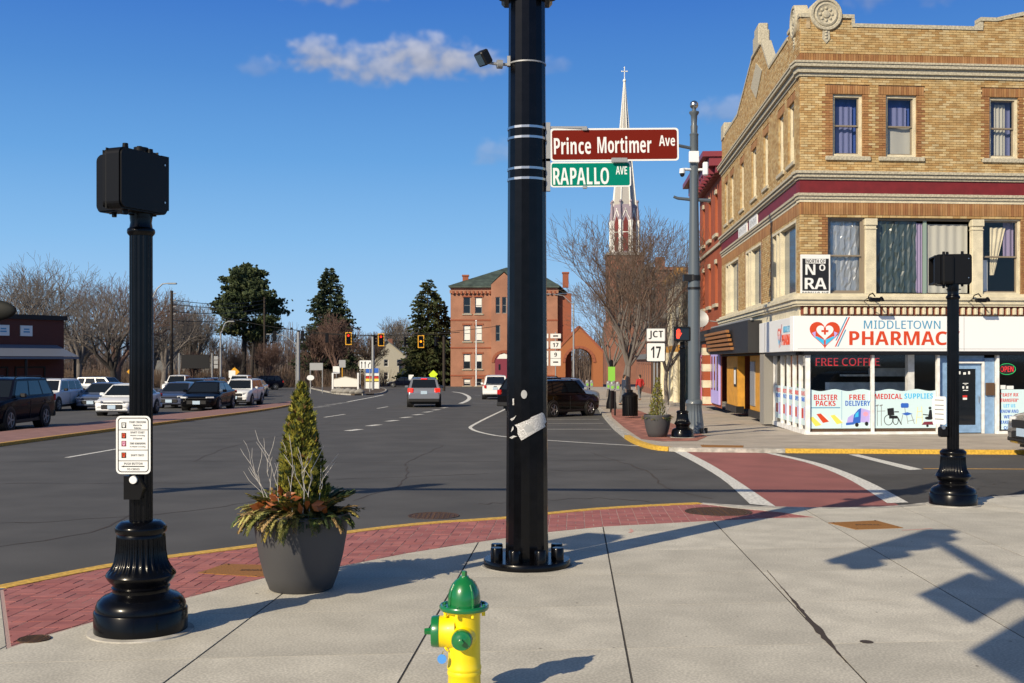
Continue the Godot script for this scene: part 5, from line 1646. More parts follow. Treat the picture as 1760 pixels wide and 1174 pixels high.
	r.face(A, B, Q, P, Vector3(0, 1, 1)); r.face(D, C, Q, P, Vector3(0, 1, -1)); r.face(A, D, P, P + Vector3(0, 0.001, 0), Vector3(-1, 1, 0)); r.face(B, C, Q, Q + Vector3(0, 0.001, 0), Vector3(1, 1, 0))
	r.tri(Vector3(6.2, EH + 0.3, 0.7), Vector3(8.3, EH + 2.3, 0.7), Vector3(8.3, EH + 2.3, -4), Vector3(-0.5, 1, 0).normalized(), Vector3(-0.5, 1, 0).normalized(), Vector3(-0.5, 1, 0).normalized())
	r.tri(Vector3(10.4, EH + 0.3, 0.7), Vector3(8.3, EH + 2.3, 0.7), Vector3(8.3, EH + 2.3, -4), Vector3(0.5, 1, 0).normalized(), Vector3(0.5, 1, 0).normalized(), Vector3(0.5, 1, 0).normalized())
	part("roof", r, M.slate, t)
	for e in [[2.2, 16.7, -3.0], [W + 1.3, 17.0, -1.2]]:
		sub("chimney", f, t, M.school_dark, func(mb):
			mb.box(Vector3(e[0], e[1] - 0.5, e[2]), Vector3(0.9, 2.4, 0.9))
			mb.box(Vector3(e[0], e[1] + 0.6, e[2]), Vector3(1.1, 0.25, 1.1)))
	# the flagpole before it
	var fp := thing("flagpole", "thin white flagpole standing before the red brick school front", "flagpole", G(-5.3, 168))
	var pm := MB.new()
	pm.cyl(Vector3(0, 0, 0), Vector3(0, 9.6, 0), 0.11, 0.07, 8)
	pm.ball(Vector3(0, 9.7, 0), Vector3(0.13, 0.13, 0.13), 8, 6)
	part("pole", pm, M.sign_white, fp)
	# the gabled gateway
	var ga := thing("brick_gateway", "orange brick gabled gateway with a round arch right of the school", "gateway", G(6.6, 172))
	var go := PackedVector2Array([Vector2(0, -0.6), Vector2(1.5, -0.6), Vector2(1.5, 3.4)])
	for j in 13: go.append(Vector2(3.6 - 2.1 * cos(PI * j / 12), 3.6 + 2.1 * sin(PI * j / 12)))
	go.append_array(PackedVector2Array([Vector2(5.7, 3.4), Vector2(5.7, -0.6), Vector2(7.2, -0.6), Vector2(7.2, 5.2), Vector2(3.6, 9.0), Vector2(0, 5.2)]))
	sub("wall", f, ga, M.arch_brick, func(mb): mb.prism(go, -4.0, 0.0))
	sub("coping", f, ga, M.school_dark, func(mb):
		mb.box(Vector3(1.75, 7.1, -2.0), Vector3(5.4, 0.3, 4.2), Basis(Vector3.BACK, deg_to_rad(46.5)))
		mb.box(Vector3(5.45, 7.1, -2.0), Vector3(5.4, 0.3, 4.2), Basis(Vector3.BACK, deg_to_rad(-46.5))))
	sub("arch_ring", f, ga, M.school_dark, func(mb):
		for j in 12:
			var a0 := PI * (j + 0.5) / 12
			mb.box(Vector3(3.6 - 2.3 * cos(a0), 3.6 + 2.3 * sin(a0), 0.04), Vector3(0.4, 0.62, 0.14), Basis(Vector3.BACK, PI - a0)))

func church() -> void:
	var t := thing("church_steeple", "tall church tower of brown brick with a pale octagonal spire and cross", "church", G(22.8, 230))
	var f := Transform3D()
	var tw := 3.55
	var w := MB.new()
	w.box(Vector3(0, 12.5, 0), Vector3(tw * 2, 26.4, tw * 2))
	w.box(Vector3(0, 6, 0), Vector3(tw * 2 + 0.8, 13, tw * 2 + 0.8))
	part("tower", w, M.tower_brick, t)
	sub("tower_cornice", f, t, M.spire_stone, func(mb): mb.box(Vector3(0, 25.9, 0), Vector3(tw * 2 + 0.6, 0.5, tw * 2 + 0.6)))
	for x in [-1.6, 1.6]:
		var ap := PackedVector2Array([Vector2(x - 0.75, 18.5), Vector2(x + 0.75, 18.5), Vector2(x + 0.75, 22.0), Vector2(x + 0.4, 22.9), Vector2(x, 23.4), Vector2(x - 0.4, 22.9), Vector2(x - 0.75, 22.0)])
		var wi := sub("window", f, t, M.school_dark, func(mb): mb.prism(ap, tw, tw + 0.12))
		sub("pane", f, wi, M.glass_dark, func(mb): mb.prism(PackedVector2Array([Vector2(x - 0.45, 18.8), Vector2(x + 0.45, 18.8), Vector2(x + 0.45, 21.9), Vector2(x, 22.9), Vector2(x - 0.45, 21.9)]), tw + 0.1, tw + 0.15))
	# the belfry: eight sides with red louvres, buttresses and pinnacles
	var bf := MB.new()
	bf.lathe([Vector2(2.65, 26.1), Vector2(2.6, 33.0), Vector2(2.5, 36.0)], 8, 0, Vector3.ZERO, Basis(Vector3.UP, PI / 8), true)
	part("belfry", bf, M.belfry, t)
	for k in 8:
		var a := TAU * k / 8
		var b := Transform3D(Basis(Vector3.UP, a), Vector3.ZERO)
		sub("louvre", b, t, M.louver_red, func(mb): mb.prism(PackedVector2Array([Vector2(-0.5, 26.6), Vector2(0.5, 26.6), Vector2(0.5, 32.3), Vector2(0, 33.6), Vector2(-0.5, 32.3)]), 2.3, 2.52))
		sub("louvre_frame", b, t, M.spire_white, func(mb):
			for x in [-0.62, 0.62]: mb.box(Vector3(x, 29.6, 2.46), Vector3(0.16, 6.4, 0.2))
			mb.box(Vector3(0, 30.4, 2.52), Vector3(1.1, 0.16, 0.1))
			mb.box(Vector3(-0.4, 34.0, 2.4), Vector3(0.16, 2.6, 0.2), Basis(Vector3.BACK, -0.4))
			mb.box(Vector3(0.4, 34.0, 2.4), Vector3(0.16, 2.6, 0.2), Basis(Vector3.BACK, 0.4)))
		var c := Transform3D(Basis(Vector3.UP, a + PI / 8), Vector3.ZERO)
		sub("buttress", c, t, M.spire_white, func(mb):
			mb.box(Vector3(0, 29.3, 2.85), Vector3(0.42, 6.2, 0.6))
			mb.box(Vector3(0, 32.6, 2.8), Vector3(0.5, 0.5, 0.7)))
		sub("finial", c, t, M.belfry, func(mb):
			mb.cyl(Vector3(0, 32.8, 2.85), Vector3(0, 36.6, 2.75), 0.34, 0.12, 6)
			mb.ball(Vector3(0, 36.6, 2.75), Vector3(0.3, 0.35, 0.3), 6, 5))
	var sp := MB.new()
	sp.lathe([Vector2(2.45, 35.6), Vector2(1.25, 48.0), Vector2(0.16, 61.0)], 8, 0, Vector3.ZERO, Basis(Vector3.UP, PI / 8), true)
	part("spire", sp, M.spire_stone, t)
	sub("spire_rib", f, t, M.spire_white, func(mb):
		for k in 8:
			var a := TAU * (k + 0.5) / 8 + PI / 8 - PI / 8
			var d := Vector3(sin(a), 0, cos(a))
			mb.tube([d * 2.48 + Vector3(0, 35.6, 0), d * 1.27 + Vector3(0, 48, 0), d * 0.16 + Vector3(0, 61, 0)], 0.16, 0.08, 6))
	sub("cross", f, t, M.spire_white, func(mb):
		mb.ball(Vector3(0, 61.3, 0), Vector3(0.35, 0.4, 0.35), 8, 6)
		mb.box(Vector3(0, 62.8, 0), Vector3(0.14, 2.4, 0.14))
		mb.box(Vector3(0, 63.2, 0), Vector3(1.1, 0.14, 0.14))
		for q in [Vector3(0, 64.0, 0), Vector3(-0.55, 63.2, 0), Vector3(0.55, 63.2, 0)]: mb.ball(q, Vector3(0.16, 0.16, 0.12), 6, 5))
	var n := thing("church_nave", "brown brick church hall with steep grey roof behind the bare street trees", "church", G(28, 236))
	sub("wall", f, n, M.tower_brick, func(mb):
		mb.box(Vector3(6, 5, -14), Vector3(16, 11, 30))
		mb.prism(PackedVector2Array([Vector2(-2, 10.4), Vector2(14, 10.4), Vector2(6, 20)]), -29, 1))
	sub("roof", f, n, M.roof_grey, func(mb):
		mb.face(Vector3(-2.5, 10.2, 1.3), Vector3(6, 20.4, 1.3), Vector3(6, 20.4, -29.3), Vector3(-2.5, 10.2, -29.3), Vector3(-1, 1, 0))
		mb.face(Vector3(14.5, 10.2, 1.3), Vector3(6, 20.4, 1.3), Vector3(6, 20.4, -29.3), Vector3(14.5, 10.2, -29.3), Vector3(1, 1, 0)))

func house(called: String, label: String, x: float, z: float, w: float, d: float, h: float, rh: float, wall: Material, roof: Material, turn := 0.0) -> void:
	var t := thing(called, label, "house", G(x, z), turn)
	var f := Transform3D()
	var hs := []
	for k in 3:
		for y in [0.8, 3.4]:
			if y + 1.4 < h: hs.append([-w / 2 + w * (k + 0.5) / 3 - 0.45, y, -w / 2 + w * (k + 0.5) / 3 + 0.45, y + 1.4])
	var m := MB.new()
	wall_holes(m, -w / 2, w / 2, -0.8, h, hs, 0.2)
	m.box(Vector3(0, h / 2 - 0.4, -d / 2 - 0.21), Vector3(w, h + 0.8, d - 0.41))
	m.prism(PackedVector2Array([Vector2(-w / 2, h), Vector2(w / 2, h), Vector2(0, h + rh)]), -d, -0.01)
	part("wall", m, wall, t)
	for q in hs: plain_window(f, t, q[0], q[2], q[1], q[3], 0.18, M.trim_white)
	sub("roof", f, t, roof, func(mb):
		for s in [-1.0, 1.0]:
			var nn := Vector3(s * rh, w / 2, 0).normalized() * 0.15
			var e := Vector3(s * (w / 2 + 0.3), h - 0.1, 0)
			mb.face(e + Vector3(0, 0.1, 0.4), Vector3(0, h + rh + 0.1, 0.4), Vector3(0, h + rh + 0.1, -d - 0.4), e + Vector3(0, 0.1, -d - 0.4), nn)
			mb.face(e + Vector3(0, 0.1, 0.4), Vector3(0, h + rh + 0.1, 0.4), Vector3(0, h + rh - 0.1, 0.4), e + Vector3(0, -0.1, 0.4), Vector3.BACK))
	sub("chimney", f, t, M.tower_brick, func(mb): mb.box(Vector3(w * 0.2, h + rh * 0.8, -d * 0.4), Vector3(0.8, 2.0, 0.8)))

func far_buildings() -> void:
	house("pale_house", "pale house with a grey gable roof between the spruces", -25.5, 230, 8, 10, 5.5, 3.2, M.house_pale, M.roof_grey, 0.3)
	house("grey_house", "low grey house with a dark chimney left of the school", -17.0, 215, 9, 9, 4.2, 2.2, M.house_grey, M.roof_grey, -0.1)
	house("grey_house", "grey house half hidden by the bare trees far down the left street", -75, 260, 12, 10, 5.5, 3.0, M.house_grey, M.roof_grey, 0.4)
	# dark brick diner on the left, its front turned from the sun
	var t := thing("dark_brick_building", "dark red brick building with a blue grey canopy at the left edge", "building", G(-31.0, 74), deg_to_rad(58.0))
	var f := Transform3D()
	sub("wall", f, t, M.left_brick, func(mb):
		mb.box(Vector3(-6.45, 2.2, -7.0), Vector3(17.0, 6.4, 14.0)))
	sub("roof_edge", f, t, M.dark_metal, func(mb): mb.box(Vector3(-6.45, 5.5, -7.0), Vector3(17.3, 0.3, 14.3)))
	sub("canopy", f, t, M.roof_metal, func(mb):
		mb.face(Vector3(-14.4, 2.95, 1.9), Vector3(1.8, 2.95, 1.9), Vector3(1.5, 3.7, 0.02), Vector3(-14.4, 3.7, 0.02), Vector3(0, 1, 0.3))
		mb.box(Vector3(-6.3, 2.85, 0.95), Vector3(16.2, 0.14, 1.9)))
	sub("canopy_post", f, t, M.dark_metal, func(mb):
		for x in [1.6, -2.0, -7.0, -12.0]: mb.cyl(Vector3(x, -0.6, 1.75), Vector3(x, 2.8, 1.75), 0.09, 0.09, 8))
	for x in [-0.5, -3.2]:
		sub("window", f, t, M.dark_metal, func(mb): frame_of(mb, x - 1.1, x + 1.1, 0.5, 2.3, 0.1, 0.0, 0.08))
	for x in [-0.8, -2.45, -5.0, -7.0]:
		var sg := sub("wall_sign", f, t, M.sign_white, func(mb): mb.box(Vector3(x, 4.6, 0.05), Vector3(0.85, 0.68, 0.08)))
		sub("printed_lines", f, sg, M.ink_steel, func(mb):
			mb.box(Vector3(x, 4.7, 0.092), Vector3(0.4, 0.09, 0.01))
			mb.box(Vector3(x, 4.53, 0.092), Vector3(0.45, 0.09, 0.01)))
	# the dark oval that looks in at the left edge
	var ov := thing("oval_sign", "dark rounded end of an oval sign above the brick building at the left edge", "sign", G(-18.4, 39.5))
	sub("board", f, ov, M.oval_board, func(mb): mb.ball(Vector3(0, 4.0, 0), Vector3(1.15, 0.42, 0.25), 24, 12))
	sub("post", f, ov, M.dark_metal, func(mb): mb.cyl(Vector3(-0.6, 0, 0), Vector3(-0.6, 4.0, 0), 0.09, 0.09, 8))

# ---------------------------------------------------------------- trees
func grow(limb: MB, twig: MB, p: Vector3, d: Vector3, len: float, r: float, depth: int, o: Dictionary) -> void:
	var n := 3
	var q := p
	var dd := d
	for k in n:
		dd = (dd + Vector3(rng.randf_range(-1, 1), rng.randf_range(-0.6, 0.9) * o.lift, rng.randf_range(-1, 1)) * o.bend).normalized()
		var e := q + dd * len / n
		var r0 := lerpf(r, r * 0.66, float(k) / n)
		var r1 := lerpf(r, r * 0.66, float(k + 1) / n)
		if depth >= o.limbs: limb.cyl(q, e, r0, r1, 6, false)
		else: twig.stick(q, e, maxf(r0, o.fine), maxf(r1, o.fine * 0.7))
		q = e
		if depth > 0 and depth < o.levels and rng.randf() < o.side:
			var s := dd.cross(Vector3(rng.randf_range(-1, 1), rng.randf_range(-1, 1), rng.randf_range(-1, 1))).normalized()
			grow(limb, twig, q, (dd * 0.75 + s * 0.8 + Vector3(0, 0.15, 0)).normalized(), len * rng.randf_range(0.5, 0.7), r * 0.42, depth - 1, o)
	if depth == 0: return
	var kids: int = o.kids
	if depth == o.levels: kids = o.first
	var a0 := rng.randf() * TAU
	for k in kids:
		var a := a0 + TAU * k / kids + rng.randf_range(-0.4, 0.4)
		var side := dd.cross(Vector3.UP if absf(dd.y) < 0.95 else Vector3.RIGHT).normalized()
		var up := side.cross(dd)
		var sp: float = o.spread * rng.randf_range(0.6, 1.25)
		var nd := (dd + (side * cos(a) + up * sin(a)) * sp + Vector3(0, o.rise, 0)).normalized()
		grow(limb, twig, q, nd, len * rng.randf_range(o.shrink - 0.08, o.shrink + 0.08), r * 0.60, depth - 1, o)

var grown := {}

# one tree is grown for each kind; its copies are turned, stretched and coloured each in its own way
func bare_tree(called: String, label: String, at: Vector3, height: float, o: Dictionary, mat: Material, seed_: int, group := "", trunk_mat: Material = null) -> Node3D:
	var key := "%s%d" % [o.get("kind", "tree"), seed_ % int(o.get("variants", 2))]
	if grown.has(key):
		var c: Node3D = grown[key].duplicate()
		c.name = numbered(called)
		add_child(c)
		tag(c, label, "tree", group)
		c.position = at
		c.rotation.y = seed_ * 2.4
		c.scale *= height / float(c.get_meta("height_m"))
		c.get_child(0).set_surface_override_material(0, trunk_mat if trunk_mat else mat)
		c.get_child(1).set_surface_override_material(0, mat)
		return c
	var keep := rng.state
	rng.seed = seed_
	var limb := MB.new()
	var twig := MB.new()
	var opt := {"levels": 7, "limbs": 5, "bend": 0.16, "lift": 1.0, "side": 0.35, "kids": 2, "first": 4, "spread": 0.55, "rise": 0.12, "shrink": 0.78, "fine": 0.012, "r": 0.2, "stem": 2.0}
	opt.merge(o, true)
	grow(limb, twig, Vector3(0, -0.2, 0), Vector3.UP, opt.stem, opt.r, opt.levels, opt)
	var hi := 0.1
	for v in twig.v: hi = maxf(hi, v.y)
	var k := height / hi
	var t := thing(called, label, "tree", at, 0.0, group)
	for mb in [limb, twig]:
		for i in mb.v.size(): mb.v[i] = mb.v[i] * Vector3(opt.get("wide", 1.0) * k, k, opt.get("wide", 1.0) * k)
	part("trunk", limb, trunk_mat if trunk_mat else mat, t)
	part("crown", twig, mat, t).set_meta("kind", "stuff")
	t.set_meta("height_m", height)
	grown[key] = t
	rng.state = keep
	return t

# one spray of needles: two crossed leaves hanging from a point
func spray(mb: MB, p: Vector3, d: Vector3, len: float, wid: float, c: Color) -> void:
	var s := d.cross(Vector3.UP if absf(d.y) < 0.9 else Vector3.RIGHT).normalized()
	var u := s.cross(d).normalized()
	for e in [s, u]:
		mb.col = c * rng.randf_range(0.8, 1.2)
		var nn := d.cross(e).normalized()
		mb.tri(p - e * wid * 0.3, p + d * len * 0.55 + e * wid * 0.5, p + d * len, nn, nn, nn)
		mb.tri(p + e * wid * 0.3, p + d * len * 0.55 - e * wid * 0.5, p + d * len, nn, nn, nn)

func spruce(called: String, label: String, at: Vector3, h: float, rb: float, seed_: int, tones: Array, blunt := 0.75, gaps := 0.1) -> void:
	var keep := rng.state
	rng.seed = seed_
	var t := thing(called, label, "tree", at, 0.0, "evergreen trees at the far end of the street")
	var tr := MB.new()
	tr.cyl(Vector3(0, -0.5, 0), Vector3(0, h * 0.97, 0), h * 0.022, 0.03, 8)
	var lf := MB.new()
	var levels := int(h / 0.42)
	for k in levels:
		var f := (k + 0.5) / levels
		var y := lerpf(h * 0.05, h * 0.985, f)
		var R := rb * pow(1.0 - f, blunt) * rng.randf_range(0.85, 1.1) + 0.15
		var nb := int(5 + R * 2.2)
		for j in nb:
			if rng.randf() < gaps: continue
			var a := rng.randf() * TAU
			var L := R * rng.randf_range(0.65, 1.12)
			var d := Vector3(cos(a), 0, sin(a))
			var tip := d * L + Vector3(0, y - L * rng.randf_range(0.1, 0.35) + 0.1 * L, 0)
			var b0 := Vector3(0, y, 0)
			if L > 0.8: tr.stick(b0, tip, 0.05, 0.01)
			var c: Color = tones[rng.randi_range(0, tones.size() - 1)]
			var n := int(5 + L * 5.5)
			for i in n:
				var g := lerpf(0.25, 1.0, (i + rng.randf()) / n)
				var p := b0.lerp(tip, g) + Vector3(rng.randf_range(-0.2, 0.2), rng.randf_range(-0.1, 0.1), rng.randf_range(-0.2, 0.2)) * (0.4 + L * 0.22)
				var dd := (d * 0.8 + Vector3(rng.randf_range(-0.8, 0.8), rng.randf_range(-0.75, 0.25), rng.randf_range(-0.8, 0.8))).normalized()
				spray(lf, p, dd, rng.randf_range(0.38, 0.75), rng.randf_range(0.22, 0.38), c)
	part("trunk", tr, M.tree_dark, t)
	part("needles", lf, M.leafy, t, true).set_meta("kind", "stuff")
	rng.state = keep

func pine(at: Vector3, h: float) -> void:
	var keep := rng.state
	rng.seed = 31
	var t := thing("white_pine", "big dark pine with flat layered boughs and a bare trunk", "tree", at, 0.0, "evergreen trees at the far end of the street")
	var tr := MB.new()
	var lf := MB.new()
	tr.cyl(Vector3(0, -0.5, 0), Vector3(0.3, h * 0.6, 0), 0.42, 0.28, 10)
	tr.cyl(Vector3(0.3, h * 0.6, 0), Vector3(0.1, h * 0.96, 0), 0.28, 0.06, 8)
	tr.cyl(Vector3(1.4, -0.5, 1), Vector3(1.9, h * 0.55, 0.6), 0.3, 0.14, 8)
	for k in 64:
		var f := rng.randf()
		var y := h * lerpf(0.36, 0.99, f)
		var a := rng.randf() * TAU
		var L := (1.0 - pow(absf(f - 0.42) * 1.55, 2.0)) * 4.8 * rng.randf_range(0.55, 1.1)
		L = maxf(L, 1.0)
		var d := Vector3(cos(a), rng.randf_range(0.0, 0.35), sin(a)).normalized()
		var b0 := Vector3(0.3, y, 0)
		var tip := b0 + d * L
		tr.stick(b0, tip, 0.09, 0.03)
		var n := int(40 + L * 40)
		for i in n:
			var g := lerpf(0.25, 1.05, sqrt(rng.randf()))
			var p := b0.lerp(tip, g) + Vector3(rng.randfn(0, 0.55), rng.randfn(0.15, 0.26), rng.randfn(0, 0.55)) * (0.5 + 0.12 * L)
			var c := Color(0.042, 0.064, 0.024) if rng.randf() < 0.6 else Color(0.075, 0.098, 0.034)
			if f < 0.25 and rng.randf() < 0.5: c = Color(0.09, 0.095, 0.03)
			spray(lf, p, Vector3(rng.randf_range(-1, 1), rng.randf_range(-0.1, 0.9), rng.randf_range(-1, 1)).normalized(), rng.randf_range(0.45, 0.75), rng.randf_range(0.3, 0.5), c)
	part("trunk", tr, M.tree_dark, t)
	part("needles", lf, M.leafy, t, true).set_meta("kind", "stuff")
	rng.state = keep

func trees() -> void:
	var g1 := [Color(0.038, 0.060, 0.030), Color(0.050, 0.074, 0.034), Color(0.072, 0.092, 0.042)]
	var g2 := [Color(0.048, 0.066, 0.022), Color(0.064, 0.082, 0.026), Color(0.092, 0.100, 0.034)]
	spruce("spruce_tree", "broad dark conical spruce rising above the welcome sign", G(-32.0, 199), 20.8, 6.2, 41, g1, 0.62, 0.08)
	spruce("spruce_tree", "ragged dark spruce with a thin top left of the brick school", G(-13.8, 186), 17.6, 5.0, 43, g2, 0.60, 0.2)
	spruce("spruce_tree", "smaller dark spruce close against the school's left wall", G(-11.8, 190), 14.2, 3.0, 44, g2, 0.7, 0.15)
	pine(G(-40.3, 170), 17.8)
	# bare street trees on the right pavement
	var st := {"kind": "street", "variants": 3, "levels": 7, "limbs": 5, "kids": 2, "first": 6, "spread": 0.46, "rise": 0.17, "shrink": 0.80, "side": 0.24, "fine": 0.0065, "wide": 1.15, "r": 0.115, "stem": 1.9, "bend": 0.12}
	bare_tree("street_tree", "wide bare street tree on the right pavement behind the junction sign", G(6.2, 60), 10.9, st, M.tree_brown, 3, "bare trees along the right pavement", M.tree_grey)
	bare_tree("street_tree", "bare street tree with pale trunk behind the parking meters", G(6.9, 72), 11.6, st, M.tree_brown, 14, "bare trees along the right pavement", M.tree_grey)
	bare_tree("street_tree", "bare street tree farther down, before the brick gateway", G(7.4, 88), 9.8, st, M.tree_brown, 5, "bare trees along the right pavement", M.tree_grey)
	bare_tree("street_tree", "small bare tree close beside the cream shopfront", G(9.0, 66), 9.5, st, M.tree_grey, 21, "bare trees along the right pavement")
	# big bare trees on the left
	var big := {"kind": "big", "variants": 2, "levels": 7, "limbs": 5, "kids": 2, "first": 5, "spread": 0.52, "rise": 0.14, "shrink": 0.80, "side": 0.28, "fine": 0.011, "r": 0.30, "stem": 2.2, "bend": 0.15}
	bare_tree("bare_tree", "big spreading dark bare tree beside the brick building on the left", G(-36.5, 104), 10.5, big.merged({"wide": 1.25}, true), M.tree_grey, 52, "", M.tree_dark)
	bare_tree("bare_tree", "tall bare tree standing behind the dark brick building, tallest on the left", G(-51, 124), 15.2, big, M.tree_grey, 53)
	bare_tree("bare_tree", "bare tree with reddish twigs right of the tallest one on the left", G(-42.5, 122), 13.0, big, M.tree_red, 54)
	bare_tree("bare_tree", "bare tree rising over the brick building at the left edge", G(-58.0, 128), 12.0, big, M.tree_grey, 55)
	bare_tree("bare_tree", "bare grey tree directly behind the left signal pole", G(-44, 136), 10.5, big, M.tree_grey, 56)
	var more := [[-49.0, 112, 12.5, "tree_grey", "bare tree close behind the brick building's flat roof"], [-56.0, 146, 15.0, "tree_grey", "pale bare tree far behind the tallest one on the left"], [-46.0, 150, 13.5, "tree_grey", "bare tree farther back between the two big left trees"], [-62.0, 118, 9.5, "tree_grey", "bare tree peeping over the brick building at the far left"]]
	for i in more.size():
		var e = more[i]
		bare_tree("bare_tree", e[4], G(e[0], e[1]), e[2], big, M[e[3]], 60 + i)
	# the brown thicket beyond the junction: individual bare trees
	var th := {"kind": "thicket", "variants": 3, "levels": 7, "limbs": 5, "kids": 2, "first": 5, "spread": 0.40, "rise": 0.22, "shrink": 0.82, "side": 0.33, "fine": 0.014, "r": 0.22, "stem": 1.4, "bend": 0.14}
	var spots := [[-26.0, 168, 11.5, "tree_red", "reddish bare tree before the big spruce"], [-29.5, 172, 9.5, "tree_red", "reddish bare tree left of the big spruce's foot"], [-22.5, 178, 8.5, "tree_brown", "brown bare tree behind the arrow sign"], [-40.5, 180, 13.0, "tree_dark", "dark gnarled bare tree right of the pine"], [-19.0, 240, 13.5, "tree_grey", "pale bare tree behind the grey house"], [-25.0, 250, 14.5, "tree_grey", "pale bare tree behind the pale house"], [-14.8, 200, 11.5, "tree_red", "rust coloured bare tree beside the ragged spruce"],
		[-49.0, 176, 13.5, "tree_grey", "bare tree behind the dark utility pole"], [-53.0, 190, 12.0, "tree_grey", "bare tree behind the dark message board"], [-45.0, 160, 5.5, "tree_red", "low rusty bare tree right of the message board"], [-38.5, 158, 5.5, "tree_brown", "low brown bare tree below the pine"], [-34.5, 160, 6.5, "tree_red", "low rusty bare tree behind the blue car"], [-57.0, 180, 11.0, "tree_grey", "bare tree left of the dark utility pole"], [-67.0, 175, 10.0, "tree_grey", "bare tree far behind the fluted pole"], [-17.5, 196, 6.0, "tree_brown", "low brown bare tree before the grey house"]]
	var k := 0
	for s in spots:
		bare_tree("thicket_tree", s[4], G(s[0], s[1]), s[2], th, M[s[3]], 70 + k, "bare trees beyond the junction", M.tree_dark if s[3] == "tree_dark" else null)
		k += 1
	# what grows too dense to count, far behind
	var br := MB.new()
	for i in 9000:
		var x := rng.randf_range(-190, 60)
		var z := rng.randf_range(255, 330)
		var h := rng.randf_range(5.0, 12.5) * (1.0 + 0.3 * sin(x * 0.09) + 0.2 * sin(x * 0.31)) * (1.0 if x < -60 else 0.85)
		var p := G(x, z, -0.3)
		var top := p + Vector3(rng.randf_range(-1.2, 1.2), h, rng.randf_range(-1.2, 1.2))
		br.col = [Color(0.13, 0.10, 0.085), Color(0.12, 0.078, 0.06), Color(0.15, 0.125, 0.11)][rng.randi_range(0, 2)]
		br.stick(p, top, 0.10, 0.03)
		for j in 3:
			var q := p.lerp(top, rng.randf_range(0.3, 0.9))
			br.stick(q, q + Vector3(rng.randf_range(-1.6, 1.6), rng.randf_range(0.6, 2.0), rng.randf_range(-1.2, 1.2)), 0.05, 0.02)
	var o := part("far_wood", br, M.tinted, self, true)
	o.set_meta("kind", "stuff")
	tag(o, "far bare wood along the horizon behind the street", "wood")
	# low brush at the foot of the thicket
	br = MB.new()
	for i in 2600:
		var x := rng.randf_range(-75, -20)
		var z := 158.0 + rng.randf_range(0, 26) + absf(x + 45) * 0.1
		var p := G(x, z, -0.2)
		br.col = [Color(0.13, 0.085, 0.055), Color(0.17, 0.115, 0.075), Color(0.10, 0.07, 0.05)][rng.randi_range(0, 2)]
		for j in 3: br.stick(p, p + Vector3(rng.randf_range(-1.0, 1.0), rng.randf_range(0.8, 2.9), rng.randf_range(-0.8, 0.8)), 0.04, 0.012)
	o = part("brush", br, M.tinted, self, true)
	o.set_meta("kind", "stuff")
	tag(o, "rusty brown winter brush below the trees across the junction", "brush")

# ---------------------------------------------------------------- street furniture further off
func post(t: Node3D, h: float, r: float, m: Material, x := 0.0, called := "post") -> void:
	var mb := MB.new()
	mb.cyl(Vector3(x, -0.1, 0), Vector3(x, h, 0), r, r, 8)
	part(called, mb, m, t)

func sign_plate(t: Node3D, x: float, y: float, w: float, h: float, face: Material, z := 0.05, border: Material = null) -> MeshInstance3D:
	var mb := MB.new()
	mb.prism(rrect(x - w / 2, y - h / 2, x + w / 2, y + h / 2, minf(w, h) * 0.08), z - 0.006, z)
	var o := part("plate", mb, border if border else face, t)
	if border:
		var b := MB.new()
		var e := minf(w, h) * 0.045
		b.prism(rrect(x - w / 2 + e, y - h / 2 + e, x + w / 2 - e, y + h / 2 - e, minf(w, h) * 0.06), z - 0.002, z + 0.002)
		part("face", b, face, o)
	return o

func signal_head(called: String, label: String, at: Vector3, turn: float, lit: int, yellow: bool) -> void:
	var t := thing(called, label, "traffic light", at, turn, "traffic lights hung on the span wire")
	var h := MB.new()
	h.bev(Vector3(0, 0, 0), Vector3(0.36, 1.08, 0.2), 0.03)
	h.cyl(Vector3(0, 0.54, 0), Vector3(0, 0.85, 0), 0.03, 0.03, 6)
	part("housing", h, M.black_housing, t)
	if yellow:
		var b := MB.new()
		frame_of(b, -0.36, 0.36, -0.72, 0.72, 0.1, -0.02, 0.0)
		b.box(Vector3(0, 0, -0.03), Vector3(0.6, 1.3, 0.02))
		part("backplate", b, M.signal_yellow, t)
		var pl := MB.new()
		frame_of(pl, -0.26, 0.26, -0.62, 0.62, 0.1, -0.005, 0.012)
		part("backplate_panel", pl, M.black_housing, t)
	for k in 3:
		var y := 0.34 - 0.34 * k
		var v := MB.new()
		for j in 9:
			var a0 := -0.35 + (PI + 0.7) * j / 9
			var a1 := -0.35 + (PI + 0.7) * (j + 1) / 9
			var p0 := Vector3(cos(a0) * 0.15, y + sin(a0) * 0.15, 0.1)
			var p1 := Vector3(cos(a1) * 0.15, y + sin(a1) * 0.15, 0.1)
			v.face(p0, p1, p1 + Vector3(0, 0, 0.22), p0 + Vector3(0, 0, 0.22), Vector3(cos(a0), sin(a0), 0))
		part("visor", v, M.black_housing, t)
		var l := MB.new()
		l.ball(Vector3(0, y, 0.1), Vector3(0.13, 0.13, 0.03), 12, 6)
		var lm: Material = M.glass_dark
		if k == lit: lm = M.signal_red_glow if k == 0 else M.signal_amber_glow
		part("signal_lamp", l, lm, t)

func wire(called: String, label: String, a: Vector3, b: Vector3, sag: float, r: float) -> void:
	var t := thing(called, label, "wire", a)
	var mb := MB.new()
	var ps := []
	for k in 13:
		var f := k / 12.0
		ps.append((b - a) * f + Vector3(0, -4.0 * sag * f * (1.0 - f), 0))
	mb.tube(ps, r, r, 5)
	part("cable", mb, M.rubber, t)

